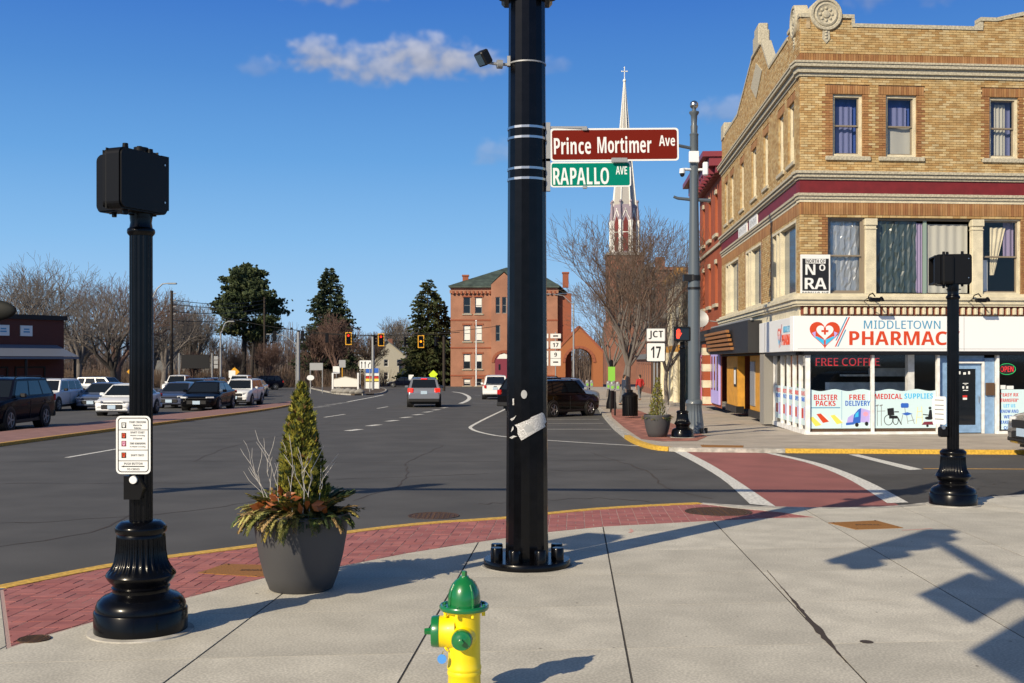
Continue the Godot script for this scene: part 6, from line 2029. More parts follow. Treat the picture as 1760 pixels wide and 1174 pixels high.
func street_things() -> void:
	# span wire with signals across the far junction
	var zz := 128.0
	var X := func(px: float, z := 128.0) -> float: return (px - 880.0) / 1950.0 * z
	var Y := func(py: float, z := 128.0) -> float: return 1.85 + (621.0 - py) * z / 1950.0
	for e in [[513.0, 570.0, 663.0, "pale steel signal pole at the left end of the span wire"], [641.0, 578.0, 662.0, "pale steel pole behind the arrow sign"], [763.0, 578.0, 660.0, "thin brown wooden pole left of the school corner"]]:
		var t := thing("signal_pole", e[3], "pole", G(X.call(e[0]), zz))
		post(t, Y.call(e[1]) - G(0, zz).y, 0.16, M.galvanised if e[0] < 700 else M.pole_wood, 0.0, "pole")
		sub("cap", Transform3D(), t, M.dark_metal, func(mb): mb.ball(Vector3(0, Y.call(e[1]) - G(0, zz).y, 0), Vector3(0.18, 0.1, 0.18), 8, 5))
	wire("span_wire", "dark span wire that carries the traffic lights", Vector3(X.call(380), Y.call(545), -zz), Vector3(X.call(790), Y.call(571), -zz), 1.1, 0.04)
	wire("span_wire", "second dark wire along the span, below the first", Vector3(X.call(513), Y.call(572), -zz), Vector3(X.call(860), Y.call(560), -zz), 0.6, 0.03)
	var hd := [[472.0, 577.0, -1, false, "unlit black signal seen from behind, leftmost on the wire", PI], [520.0, 577.0, -1, false, "black signal seen from behind beside the pale left pole", PI], [562.0, 581.0, -1, false, "black signal seen from behind in front of the reddish tree", PI], [599.0, 582.0, 0, true, "yellow backed signal showing red, left of two", 0.0], [643.0, 585.0, -1, false, "slim black signal turned aside left of the second red light", 1.9], [655.0, 584.0, 0, true, "yellow edged signal showing red in the middle of the wire", 0.0], [696.0, 587.0, -1, false, "slim black signal turned aside between the red and the amber light", 1.9], [723.5, 587.0, 1, true, "yellow backed signal showing amber before the ragged spruce", 0.0], [749.0, 587.0, -1, false, "slim black signal turned aside, rightmost on the wire", 2.2]]
	for e in hd:
		signal_head("traffic_signal", e[4], Vector3(X.call(e[0]), Y.call(e[1]), -zz + 0.02), e[5], e[2], e[3])
	# lamps, utility pole and wires on the left
	var lp := thing("street_lamp", "white steel street lamp with a curved arm behind the fluted pole", "street lamp", G(-31.7, 100))
	sub("pole", Transform3D(), lp, M.galvanised, func(mb): mb.cyl(Vector3(0, -0.1, 0), Vector3(0, 8.6, 0), 0.13, 0.09, 8))
	sub("arm", Transform3D(), lp, M.galvanised, func(mb): mb.tube([Vector3(0, 8.4, 0), Vector3(0.4, 9.3, 0), Vector3(0.9, 9.75, 0), Vector3(1.4, 9.8, 0)], 0.07, 0.05, 8))
	sub("lamp_head", Transform3D(), lp, M.galvanised, func(mb): mb.bev(Vector3(1.75, 9.78, 0), Vector3(0.8, 0.14, 0.3), 0.04))
	var up := thing("utility_pole", "dark wooden utility pole with wires right of the fluted signal pole", "utility pole", G(-33.0, 110))
	sub("pole", Transform3D(), up, M.pole_wood, func(mb): mb.cyl(Vector3(0, -0.1, 0), Vector3(0, 9.9, 0), 0.18, 0.14, 8))
	sub("insulator", Transform3D(), up, M.galvanised, func(mb):
		for y in [9.6, 8.9, 8.3, 7.6]: mb.cyl(Vector3(0.1, y, 0), Vector3(0.4, y + 0.05, 0), 0.05, 0.05, 6))
	var up2 := thing("utility_pole", "second utility pole hidden behind the big pine", "utility pole", G(-36, 165))
	sub("pole", Transform3D(), up2, M.pole_wood, func(mb): mb.cyl(Vector3(0, -0.1, 0), Vector3(0, 13, 0), 0.18, 0.14, 8))
	for k in 4:
		wire("power_line", "%s of the four power lines from the dark utility pole to the pine" % ["topmost", "second", "third", "lowest"][k], G(-33.0, 110, [9.0, 8.6, 7.9, 7.0][k]), G(-36, 165, [12.6, 12.1, 11.5, 10.6][k]), 0.5, 0.035)
	for e in [[-30.3, 118.0, 6.2, 0.9, "thin pale street lamp beside the dark message board"], [7.6, 140.0, 10.6, -2.6, "thin pale street lamp with a long arm before the brick gateway"], [-28.5, 150.0, 6.0, -3.0, "low pale lamp post with an arm right of the message board"]]:
		var l := thing("street_lamp", e[4], "street lamp", G(e[0], e[1]))
		sub("pole", Transform3D(), l, M.galvanised, func(mb): mb.cyl(Vector3(0, -0.1, 0), Vector3(0, e[2], 0), 0.12, 0.09, 8))
		sub("arm", Transform3D(), l, M.galvanised, func(mb): mb.tube([Vector3(0, e[2] - 0.3, 0), Vector3(e[3] * 0.5, e[2] + 0.9, 0), Vector3(e[3], e[2] + 1.1, 0)], 0.06, 0.05, 6))
		sub("lamp_head", Transform3D(), l, M.galvanised, func(mb): mb.bev(Vector3(e[3] * 1.2, e[2] + 1.08, 0), Vector3(0.7, 0.14, 0.3), 0.04))
	# dark message board
	var bd := thing("message_board", "big dark rectangular message board seen from behind on steel posts", "sign", G(-33.2, 119))
	sub("board", Transform3D(), bd, M.dark_metal, func(mb): mb.bev(Vector3(0, 3.1, 0), Vector3(2.95, 1.45, 0.2), 0.03))
	for x in [-1.7, 1.75]:
		post(bd, 4.0, 0.08, M.galvanised, x)
	for y in [2.6, 3.05, 3.5]: sign_plate(bd, 2.15, y, 0.42, 0.38, M.sign_back)
	# signs on the island: grey backs, arrow board, white club sign, town board
	var s1 := thing("sign_back", "wide grey back of a road sign on two posts on the island", "sign", G(-19.4, 112.5))
	for x in [-0.6, 0.6]: post(s1, 2.9, 0.05, M.galvanised, x)
	sign_plate(s1, 0, 2.55, 1.3, 0.72, M.sign_back)
	var s2 := thing("sign_back", "narrow grey back of a road sign behind the white board", "sign", G(-17.2, 115))
	post(s2, 3.2, 0.05, M.signal_yellow)
	sign_plate(s2, 0, 2.85, 0.66, 0.76, M.sign_back)
	var s3 := thing("lane_sign", "white lane sign with two straight arrows and one turning right", "sign", G(-14.6, 113))
	for x in [-0.5, 0.45]: post(s3, 2.3, 0.05, M.galvanised, x)
	var ap := sign_plate(s3, 0, 2.75, 1.25, 0.92, M.sign_white, 0.06, M.ink)
	sub("arrow_marks", Transform3D(), ap, M.ink, func(mb):
		for x in [-0.36, -0.02]:
			mb.box(Vector3(x, 2.66, 0.066), Vector3(0.07, 0.5, 0.006))
			mb.prism(PackedVector2Array([Vector2(x - 0.11, 2.88), Vector2(x + 0.11, 2.88), Vector2(x, 3.08)]), 0.062, 0.068)
		mb.box(Vector3(0.3, 2.6, 0.066), Vector3(0.07, 0.36, 0.006))
		mb.box(Vector3(0.37, 2.82, 0.066), Vector3(0.07, 0.2, 0.006), Basis(Vector3.BACK, -0.7))
		mb.prism(PackedVector2Array([Vector2(0.36, 2.96), Vector2(0.52, 2.98), Vector2(0.49, 2.80)]), 0.062, 0.068))
	var s4 := thing("round_sign", "small white rounded sign on a post at the island's left", "sign", G(-19.7, 111))
	post(s4, 1.3, 0.05, M.galvanised)
	sub("plate", Transform3D(), s4, M.sign_white, func(mb): mb.prism(ell(0, 1.45, 0.36, 0.26), 0.04, 0.08))
	var wb := thing("welcome_board", "white town board with arched top between two white posts on the island", "sign", G(-16.45, 112))
	sub("board", Transform3D(), wb, M.board_white, func(mb): mb.prism(PackedVector2Array([Vector2(-1.15, 0.55), Vector2(1.15, 0.55), Vector2(1.15, 1.30), Vector2(0.5, 1.42), Vector2(0, 1.56), Vector2(-0.5, 1.42), Vector2(-1.15, 1.30)]), -0.05, 0.05))
	sub("trim", Transform3D(), wb, M.house_pale, func(mb):
		mb.box(Vector3(0.58, 1.43, 0.03), Vector3(1.2, 0.06, 0.08), Basis(Vector3.BACK, -0.21))
		mb.box(Vector3(-0.58, 1.43, 0.03), Vector3(1.2, 0.06, 0.08), Basis(Vector3.BACK, 0.21)))
	for x in [-1.25, 1.25]:
		sub("post", Transform3D(), wb, M.sign_white, func(mb): mb.box(Vector3(x, 0.95, 0), Vector3(0.16, 1.95, 0.16)))
	var fb := thing("fuel_board", "blue, red and yellow roadside board behind the lane sign", "sign", G(-17.0, 138))
	for e in [[2.25, 0.55, "ink_blue", 1.5], [1.75, 0.3, "sign_white", 1.6], [1.4, 0.25, "ink_red", 1.5], [1.1, 0.3, "ink_yellow", 1.7], [0.45, 0.8, "sign_white", 1.6]]:
		sub("panel", Transform3D(), fb, M[e[2]], func(mb): mb.box(Vector3(0, e[0], 0), Vector3(e[3], e[1], 0.1)))
	post(fb, 2.5, 0.08, M.galvanised, -0.85)
	post(fb, 2.5, 0.08, M.galvanised, 0.85)
	var pd := thing("crossing_sign", "bright lime yellow crossing sign at the end of the road beside the school", "sign", G(-10.4, 150))
	post(pd, 2.0, 0.06, M.sign_white)
	sub("plate", Transform3D(), pd, M.lime, func(mb):
		mb.prism(PackedVector2Array([Vector2(0, 0.6), Vector2(0.6, 1.2), Vector2(0.35, 1.5), Vector2(0.6, 1.8), Vector2(0, 2.35), Vector2(-0.6, 1.75), Vector2(-0.4, 1.5), Vector2(-0.6, 1.2)]), 0.06, 0.10))
	var rs := thing("route_signs", "two columns of small white route signs right of the big black pole", "sign", G(2.5, 76))
	for x in [-0.42, 0.42]:
		post(rs, 4.6, 0.04, M.galvanised, x)
		for y in [4.35, 3.75, 3.1, 2.6]:
			var pl := sign_plate(rs, x, y, 0.72, 0.52 if y != 4.35 else 0.32, M.sign_white, 0.05, M.sign_back)
			if y == 3.75 or y == 3.1:
				text(pl, "number", "17" if y == 3.75 else ("66" if x < 0 else "9"), Transform3D(Basis(), Vector3(x, y, 0.055)), 0.0, 0.28, M.ink)
			else:
				sub("arrow", Transform3D(), pl, M.ink, func(mb): mb.box(Vector3(x, y, 0.055), Vector3(0.34, 0.09, 0.004)))
	for e in [[-29.6, 120.0, 1.9, 0.7, "small white sign behind the dark cars, left of the island"], [-20.9, 135.0, 2.4, 0.8, "small blue white route sign left of the pale signal pole"], [-12.0, 135.0, 1.5, 0.6, "small pale sign standing in the road's bend"]]:
		var sm := thing("small_sign", e[4], "sign", G(e[0], e[1]))
		post(sm, e[2], 0.05, M.galvanised)
		sign_plate(sm, 0, e[2] - 0.1, e[3], e[3] * 1.1, M.sign_white)
	for e in [[-39.5, 118.0, "left"], [-30.8, 126.0, "right"]]:
		var yd := thing("warning_sign", "yellow warning sign on a post, the %s one behind the queue of cars" % e[2], "sign", G(e[0], e[1]))
		post(yd, 2.4, 0.05, M.galvanised)
		sub("plate", Transform3D(), yd, M.signal_yellow, func(mb): mb.prism(PackedVector2Array([Vector2(0, 1.5), Vector2(0.55, 2.05), Vector2(0, 2.6), Vector2(-0.55, 2.05)]), 0.05, 0.08))
	# the far corner: junction sign, bin, meters, lamp post
	var jc := thing("junction_sign", "white JCT 17 route sign on a steel post at the far corner", "sign", G(4.60, 36.3))
	sub("post", Transform3D(), jc, M.galvanised, func(mb):
		mb.box(Vector3(-0.05, 1.55, -0.03), Vector3(0.04, 3.2, 0.05))
		mb.box(Vector3(0.05, 1.55, -0.03), Vector3(0.04, 3.2, 0.05)))
	var j1 := sign_plate(jc, 0, 3.04, 0.60, 0.42, M.sign_white, 0.03, M.sign_back)
	text(j1, "lettering", "JCT", Transform3D(Basis(), Vector3(0, 3.04, 0.033)), 0.46, 0.27, M.ink)
	var j2 := sign_plate(jc, 0, 2.49, 0.63, 0.63, M.sign_white, 0.03, M.ink)
	text(j2, "lettering", "17", Transform3D(Basis(), Vector3(0, 2.49, 0.033)), 0.32, 0.37, M.ink)
	var bin := thing("litter_bin", "black slatted litter bin with a domed lid on the far pavement", "litter bin", G(4.85, 46.6))
	sub("liner", Transform3D(), bin, M.rubber, func(mb): mb.cyl(Vector3(0, 0.08, 0), Vector3(0, 0.86, 0), 0.26, 0.29, 16))
	for k in 20:
		var a := TAU * k / 20
		sub("slat", Transform3D(Basis(Vector3.UP, a), Vector3.ZERO), bin, M.black_housing, func(mb): mb.box(Vector3(0, 0.47, 0.31), Vector3(0.06, 0.8, 0.02)))
	sub("lid", Transform3D(), bin, M.black_housing, func(mb): mb.lathe([Vector2(0.33, 0.86), Vector2(0.33, 0.92), Vector2(0.22, 1.02), Vector2(0.12, 1.05), Vector2(0.12, 1.14), Vector2(0.0, 1.16)], 18))
	for e in [[4.45, 49.0, "nearest"], [4.62, 53.0, "second"], [5.0, 57.0, "third"], [5.35, 61.0, "fourth"], [4.3, 63.0, "farthest"]]:
		var m := thing("parking_meter", "twin headed parking meter with green labels, %s of the row by the parked cars" % e[2], "parking meter", G(e[0], e[1]), 0.0, "parking meters along the right kerb")
		sub("post", Transform3D(), m, M.dark_metal, func(mb): mb.cyl(Vector3(0, 0, 0), Vector3(0, 1.05, 0), 0.04, 0.04, 8))
		for x in [-0.12, 0.12]:
			var hd2 := sub("meter_head", Transform3D(), m, M.galvanised, func(mb):
				mb.bev(Vector3(x, 1.22, 0), Vector3(0.18, 0.3, 0.14), 0.02)
				mb.ball(Vector3(x, 1.38, 0), Vector3(0.09, 0.09, 0.07), 10, 6))
			sub("label", Transform3D(), hd2, M.banner_green, func(mb): mb.box(Vector3(x, 1.22, 0.072), Vector3(0.10, 0.12, 0.004)))
	var bl := thing("lamp_post", "black lamp post foot with a bright green banner beyond the meters", "lamp post", G(5.15, 58.8))
	sub("post", Transform3D(), bl, M.black_housing, func(mb): mb.lathe([Vector2(0.28, 0.0), Vector2(0.26, 0.3), Vector2(0.18, 0.6), Vector2(0.12, 1.2), Vector2(0.10, 1.5), Vector2(0.09, 2.5), Vector2(0.0, 2.55)], 12))
	sub("banner", Transform3D(), bl, M.banner_green, func(mb): mb.box(Vector3(0.0, 1.75, 0.12), Vector3(0.36, 0.85, 0.03)))
	# tall grey lamp post with cameras
	var gp := thing("grey_pole", "tall grey decorative pole with a ball finial and white cameras at the far corner", "pole", G(5.52, 34.4))
	sub("base", Transform3D(), gp, M.grey_pole, func(mb): mb.lathe([Vector3(0.34, 0.0, 0), Vector3(0.33, 0.06, 0), Vector3(0.30, 0.12, 0.0), Vector3(0.285, 0.3, 0.02), Vector3(0.245, 0.62, 0.02), Vector3(0.225, 0.86, 0.015), Vector3(0.255, 0.9, 0), Vector3(0.24, 0.98, 0), Vector3(0.19, 1.02, 0)], 64, 16))
	sub("base_bolt", Transform3D(), gp, M.dark_metal, func(mb):
		for k in 6: mb.cyl(Vector3(0.36 * cos(k * 1.05), 0, 0.36 * sin(k * 1.05)), Vector3(0.36 * cos(k * 1.05), 0.16, 0.36 * sin(k * 1.05)), 0.06, 0.05, 8))
	sub("shaft", Transform3D(), gp, M.grey_pole, func(mb): mb.lathe([Vector2(0.185, 1.0), Vector2(0.18, 4.6), Vector2(0.135, 7.0), Vector2(0.125, 9.0), Vector2(0.14, 9.05), Vector2(0.10, 9.1), Vector2(0.11, 9.3), Vector2(0.085, 9.35), Vector2(0.10, 9.62), Vector2(0.15, 9.7), Vector2(0.15, 9.74), Vector2(0.06, 9.78), Vector2(0.06, 9.84)], 24))
	sub("finial", Transform3D(), gp, M.steel, func(mb): mb.ball(Vector3(0, 9.95, 0), Vector3(0.13, 0.13, 0.13), 16, 10))
	sub("band", Transform3D(), gp, M.dark_metal, func(mb):
		mb.cyl(Vector3(0, 4.62, 0), Vector3(0, 4.78, 0), 0.20, 0.20, 20)
		mb.cyl(Vector3(0, 4.35, 0), Vector3(0, 4.42, 0), 0.20, 0.20, 20)
		mb.box(Vector3(-0.18, 4.7, 0.05), Vector3(0.3, 0.2, 0.25)))
	sub("arm", Transform3D(), gp, M.grey_pole, func(mb):
		mb.tube([Vector3(0.5, 7.05, 0.0), Vector3(-0.1, 7.08, 0), Vector3(-0.5, 7.12, 0), Vector3(-0.62, 7.17, 0)], 0.055, 0.04, 8)
		mb.tube([Vector3(0, 8.62, 0), Vector3(-0.6, 8.7, 0.2)], 0.05, 0.05, 8))
	sub("camera_box", Transform3D(), gp, M.panel_white, func(mb): mb.bev(Vector3(-0.03, 8.34, 0.17), Vector3(0.30, 0.34, 0.14), 0.015))
	var cm := sub("dome_camera", Transform3D(), gp, M.panel_white, func(mb):
		mb.tube([Vector3(0, 7.98, 0), Vector3(-0.25, 7.98, 0.1), Vector3(-0.38, 7.96, 0.15)], 0.04, 0.05, 8)
		mb.cyl(Vector3(-0.38, 7.99, 0.15), Vector3(-0.38, 7.85, 0.15), 0.08, 0.09, 12)
		mb.tube([Vector3(0, 7.98, 0), Vector3(0.25, 7.98, 0.05)], 0.04, 0.04, 8)
		mb.bev(Vector3(0.33, 8.0, 0.08), Vector3(0.16, 0.4, 0.16), 0.03))
	sub("lens", Transform3D(), cm, M.glass_dark, func(mb): mb.ball(Vector3(-0.38, 7.83, 0.15), Vector3(0.075, 0.09, 0.075), 12, 8))

# ---------------------------------------------------------------- the black poles
func fluted_pole(t: Node3D, top: float) -> void:
	var f := Transform3D()
	sub("footing", f, t, M.kerb_stone, func(mb): mb.lathe([Vector2(0.36, -0.03), Vector2(0.355, 0.012), Vector2(0.30, 0.02)], 40))
	sub("base", f, t, M.black_pole, func(mb): mb.lathe([Vector3(0.312, 0.0, 0), Vector3(0.313, 0.155, 0), Vector3(0.308, 0.162, 0), Vector3(0.302, 0.166, 0), Vector3(0.300, 0.19, 0), Vector3(0.285, 0.225, 0), Vector3(0.250, 0.255, 0), Vector3(0.205, 0.272, 0), Vector3(0.190, 0.285, 0), Vector3(0.190, 0.305, 0), Vector3(0.196, 0.315, 0), Vector3(0.186, 0.325, 0), Vector3(0.192, 0.338, 0), Vector3(0.222, 0.37, 0), Vector3(0.235, 0.398, 0), Vector3(0.230, 0.412, 0), Vector3(0.215, 0.43, 0.004), Vector3(0.200, 0.45, 0.013), Vector3(0.180, 0.49, 0.014), Vector3(0.168, 0.56, 0.014), Vector3(0.163, 0.655, 0.012), Vector3(0.163, 0.665, 0), Vector3(0.158, 0.68, 0), Vector3(0.170, 0.695, 0), Vector3(0.174, 0.72, 0), Vector3(0.168, 0.735, 0), Vector3(0.135, 0.765, 0), Vector3(0.08, 0.77, 0)], 112, 28))
	sub("shaft", f, t, M.black_pole, func(mb): mb.lathe([Vector3(0.080, 0.76, 0.007), Vector3(0.079, top - 0.10, 0.007)], 80, 16))
	sub("collar", f, t, M.black_pole, func(mb):
		mb.lathe([Vector2(0.08, top - 0.12), Vector2(0.092, top - 0.105), Vector2(0.095, top - 0.09), Vector2(0.092, top - 0.075), Vector2(0.078, top - 0.065), Vector2(0.072, top - 0.03), Vector2(0.076, top), Vector2(0.076, top + 0.09), Vector2(0.0, top + 0.09)], 24)
		for a in [0.0, 2.1, 4.2]: mb.cyl(Vector3(cos(a) * 0.07, top + 0.02, sin(a) * 0.07), Vector3(cos(a) * 0.105, top + 0.02, sin(a) * 0.105), 0.008, 0.008, 6))

# a walk signal housing; its face looks along local z
func walk_head(t: Node3D, at: Vector3, turn: float, lit := false, hood := 0.15) -> void:
	var f := Transform3D(Basis(Vector3.UP, turn), at)
	var h := sub("housing", f, t, M.black_housing, func(mb):
		mb.xf = f
		mb.prism(rrect(-0.235, -0.205, 0.235, 0.205, 0.045), -0.08, 0.03)
		mb.prism(rrect(-0.225, -0.195, 0.225, 0.195, 0.04), -0.095, -0.08)
		for x in [-0.12, 0.12]:
			mb.cyl(Vector3(x, 0.2, -0.03), Vector3(x, 0.245, -0.03), 0.022, 0.018, 8)
			mb.cyl(Vector3(x, -0.2, -0.03), Vector3(x, -0.235, -0.03), 0.02, 0.016, 8))
	sub("door", f, h, M.black_housing, func(mb):
		mb.prism(rrect(-0.228, -0.2, 0.228, 0.2, 0.045), 0.036, 0.065)
		frame_of(mb, -0.22, 0.22, -0.19, 0.19, 0.02, 0.075, hood))
	sub("latch", f, h, M.steel, func(mb):
		for y in [-0.12, 0.14]:
			mb.cyl(Vector3(-0.2355, y, 0.015), Vector3(-0.243, y, 0.015), 0.008, 0.008, 8)
			mb.cyl(Vector3(-0.19, y, -0.095), Vector3(-0.19, y, -0.101), 0.007, 0.007, 8))
	sub("hinge_seam", f, h, M.rubber, func(mb): mb.box(Vector3(0, 0, 0.033), Vector3(0.464, 0.404, 0.006)))
	sub("lens", f, h, M.glass_dark, func(mb): mb.box(Vector3(0, 0, 0.078), Vector3(0.40, 0.34, 0.006)))
	if lit:
		# the raised hand: palm, four fingers and a thumb
		sub("hand_signal", f, h, M.hand_glow, func(mb):
			mb.prism(PackedVector2Array([Vector2(-0.145, -0.13), Vector2(-0.07, -0.13), Vector2(-0.045, -0.02), Vector2(-0.05, 0.03), Vector2(-0.15, 0.03), Vector2(-0.16, -0.06)]), 0.08, 0.086)
			for k in 4: mb.box(Vector3(-0.140 + k * 0.027, 0.065 + [0.0, 0.015, 0.018, 0.005][k], 0.083), Vector3(0.021, 0.085 + [0.0, 0.03, 0.035, 0.01][k], 0.006))
			mb.box(Vector3(-0.032, -0.012, 0.083), Vector3(0.024, 0.085, 0.006), Basis(Vector3.BACK, -0.55)))

func near_poles() -> void:
	var f := Transform3D()
	# left: two walk signals at a right angle, a push button and its sign
	var a := thing("walk_signal_pole", "black fluted pole at the left with two walk signals and a white button sign", "signal pole", G(-2.57, 7.86))
	fluted_pole(a, 2.86)
	walk_head(a, Vector3(-0.012, 3.095, 0.10), deg_to_rad(66.0) + PI, false, 0.07)
	walk_head(a, Vector3(-0.12, 3.125, -0.13), deg_to_rad(-27.0) + PI)
	sub("head_bracket", f, a, M.black_housing, func(mb): mb.cyl(Vector3(0.0, 2.9, 0), Vector3(0.0, 3.35, 0), 0.05, 0.05, 12))
	var sf := Transform3D(Basis(), Vector3(0.057, 0, 0))
	var sg := sub("button_sign", sf, a, M.sign_white, func(mb): mb.prism(rrect(-0.178, 1.105, 0.056, 1.50, 0.032, 6), 0.146, 0.150))
	sub("sign_border", sf, sg, M.ink, func(mb):
		var o := rrect(-0.166, 1.117, 0.044, 1.488, 0.025, 6)
		var i := rrect(-0.160, 1.123, 0.038, 1.482, 0.021, 6)
		for k in o.size():
			var n := (k + 1) % o.size()
			mb.quad(Vector3(o[k].x, o[k].y, 0.1506), Vector3(o[n].x, o[n].y, 0.1506), Vector3(i[n].x, i[n].y, 0.1506), Vector3(i[k].x, i[k].y, 0.1506), Vector3.BACK)
		for y in [1.405, 1.268, 1.195]: mb.box(Vector3(-0.061, y, 0.1505), Vector3(0.2, 0.004, 0.001)))
	for l in [["START CROSSING", 1.458, 0.115, 0.014], ["Watch for", 1.437, 0.062, 0.012], ["Vehicles", 1.418, 0.05, 0.012], ["DON'T START", 1.388, 0.095, 0.014], ["Finish Crossing", 1.366, 0.098, 0.012], ["If Started", 1.347, 0.06, 0.012], ["TIME REMAINING", 1.313, 0.108, 0.013], ["To Finish Crossing", 1.290, 0.108, 0.012], ["DON'T CROSS", 1.233, 0.09, 0.014]]:
		text(sg, "lettering", l[0], sf * Transform3D(Basis(), Vector3(-0.032, l[1], 0.151)), l[2], l[3], M.ink_soft, 0.001)
	text(sg, "lettering", "PUSH BUTTON", sf * Transform3D(Basis(), Vector3(-0.061, 1.176, 0.151)), 0.125, 0.015, M.ink_soft, 0.001)
	text(sg, "lettering", "TO CROSS", sf * Transform3D(Basis(), Vector3(-0.061, 1.138, 0.151)), 0.085, 0.014, M.ink_soft, 0.001)
	sub("arrow", sf, sg, M.ink, func(mb):
		mb.box(Vector3(-0.055, 1.157, 0.1508), Vector3(0.14, 0.006, 0.001))
		mb.prism(PackedVector2Array([Vector2(-0.145, 1.157), Vector2(-0.125, 1.163), Vector2(-0.125, 1.151)]), 0.1503, 0.1512))
	for q in [[1.437, "ink", "sign_white"], [1.366, "ink", "ink_orange"], [1.312, "ink_maroon", "ink_pink"], [1.233, "ink", "ink_orange"]]:
		sub("symbol_field", sf, sg, M[q[1]], func(mb): mb.box(Vector3(-0.125, q[0], 0.1507), Vector3(0.032, 0.038, 0.001)))
		sub("symbol", sf, sg, M[q[2]], func(mb):
			mb.prism(ell(-0.125, q[0] - 0.005, 0.009, 0.010, 8), 0.151, 0.1518)
			for k in 3: mb.box(Vector3(-0.132 + k * 0.007, q[0] + 0.007, 0.1513), Vector3(0.005, 0.016, 0.001)))
	sub("sign_strap", sf, a, M.black_housing, func(mb):
		mb.box(Vector3(-0.05, 1.3, 0.11), Vector3(0.05, 0.36, 0.07)))
	var pb := sub("push_button_box", sf, a, M.black_housing, func(mb):
		mb.prism(PackedVector2Array([Vector2(-0.13, 0.93), Vector2(-0.02, 0.93), Vector2(0.0, 1.0), Vector2(-0.03, 1.09), Vector2(-0.13, 1.09)]), 0.05, 0.14))
	sub("button", sf, pb, M.sign_white, func(mb): mb.cyl(Vector3(-0.062, 1.065, 0.135), Vector3(-0.062, 1.065, 0.155), 0.028, 0.026, 20))
	# right: one head seen from behind
	var b := thing("walk_signal_pole", "black fluted pole at the right edge before the pharmacy door, signal seen from behind", "signal pole", G(6.01, 15.46))
	fluted_pole(b, 2.92)
	walk_head(b, Vector3(0.0, 3.21, -0.02), deg_to_rad(170.0))
	walk_head(b, Vector3(-0.09, 3.205, -0.12), deg_to_rad(-100.0))
	var bs := sub("button_sign", Transform3D(Basis(Vector3.UP, deg_to_rad(-62)), Vector3(-0.10, 0, 0.05)), b, M.sign_white, func(mb): mb.prism(rrect(-0.2, 1.10, 0.03, 1.48, 0.03), 0.05, 0.054))
	sub("printed_lines", Transform3D(Basis(Vector3.UP, deg_to_rad(-62)), Vector3(-0.10, 0, 0.05)), bs, M.ink_soft, func(mb):
		for y in [1.43, 1.36, 1.30, 1.24, 1.17]: mb.box(Vector3(-0.085, y, 0.0545), Vector3(0.15, 0.012, 0.001)))
	var bb := sub("push_button_box", f, b, M.black_housing, func(mb):
		mb.bev(Vector3(-0.14, 1.0, 0.02), Vector3(0.12, 0.14, 0.12), 0.02))
	sub("button", f, bb, M.steel, func(mb): mb.cyl(Vector3(-0.16, 1.06, 0.07), Vector3(-0.16, 1.06, 0.09), 0.025, 0.025, 14))
	# far corner: red hand lit
	var c := thing("walk_signal_pole", "black fluted pole at the far corner with a lit red hand signal", "signal pole", G(4.81, 32.0))
	fluted_pole(c, 2.62)
	walk_head(c, Vector3(-0.02, 2.92, 0.06), deg_to_rad(-12.0), true)
	# the big black pole with the street names
	var p := thing("mast_pole", "big black steel pole in the middle with street name signs and a torn sticker", "pole", G(0.14, 10.57))
	sub("base_plate", f, p, M.black_pole, func(mb): mb.lathe([Vector2(0.40, 0.0), Vector2(0.405, 0.01), Vector2(0.405, 0.062), Vector2(0.398, 0.07), Vector2(0.20, 0.07)], 48))
	sub("grout_pad", f, p, M.kerb_stone, func(mb): mb.lathe([Vector2(0.43, -0.02), Vector2(0.425, 0.006), Vector2(0.38, 0.008)], 40))
	sub("shaft", f, p, M.black_pole, func(mb): mb.lathe([Vector2(0.202, 0.07), Vector2(0.196, 0.4), Vector2(0.160, 7.2), Vector2(0.0, 7.2)], 16, 0, Vector3.ZERO, Basis(Vector3.UP, 0.1), true))
	for k in 8:
		var an := deg_to_rad(22.5 + 45.0 * k)
		sub("anchor_cap", f, p, M.black_pole, func(mb): mb.lathe([Vector2(0.056, 0.07), Vector2(0.055, 0.178), Vector2(0.050, 0.186), Vector2(0.0, 0.187)], 18, 0, Vector3(cos(an) * 0.305, 0, sin(an) * 0.305)))
	for y in [4.06, 3.965, 3.68, 3.585]:
		sub("steel_band", f, p, M.steel, func(mb): mb.lathe([Vector2(0.175, y - 0.011), Vector2(0.187 - 0.0052 * (y - 3.5), y - 0.011), Vector2(0.187 - 0.0052 * (y - 3.5), y + 0.011), Vector2(0.175, y + 0.011)], 16, 0, Vector3.ZERO, Basis(Vector3.UP, 0.1), true))
	sub("wire_band", f, p, M.galvanised, func(mb): mb.lathe([Vector2(0.17, 4.655), Vector2(0.178, 4.655), Vector2(0.178, 4.668), Vector2(0.17, 4.668)], 24))
	sub("arm_clamp", f, p, M.black_pole, func(mb):
		mb.bev(Vector3(0, 5.42, 0), Vector3(0.48, 0.34, 0.42), 0.03)
		for x in [-0.22, 0.22]: mb.cyl(Vector3(x, 5.22, 0.15), Vector3(x, 5.3, 0.15), 0.04, 0.04, 8))
	var arm := sub("mast_arm", f, p, M.black_pole, func(mb): mb.tube([Vector3(-0.2, 5.45, 0), Vector3(-6, 5.75, 0.05), Vector3(-12.6, 5.9, 0.12)], 0.13, 0.075, 12))
	sub("arm_signal", f, arm, M.black_housing, func(mb):
		for x in [-8.5, -11.8]: mb.bev(Vector3(x, 5.75, -0.15), Vector3(0.36, 1.05, 0.22), 0.03))
	# sticker remains, bent round the shaft
	var st := MB.new()
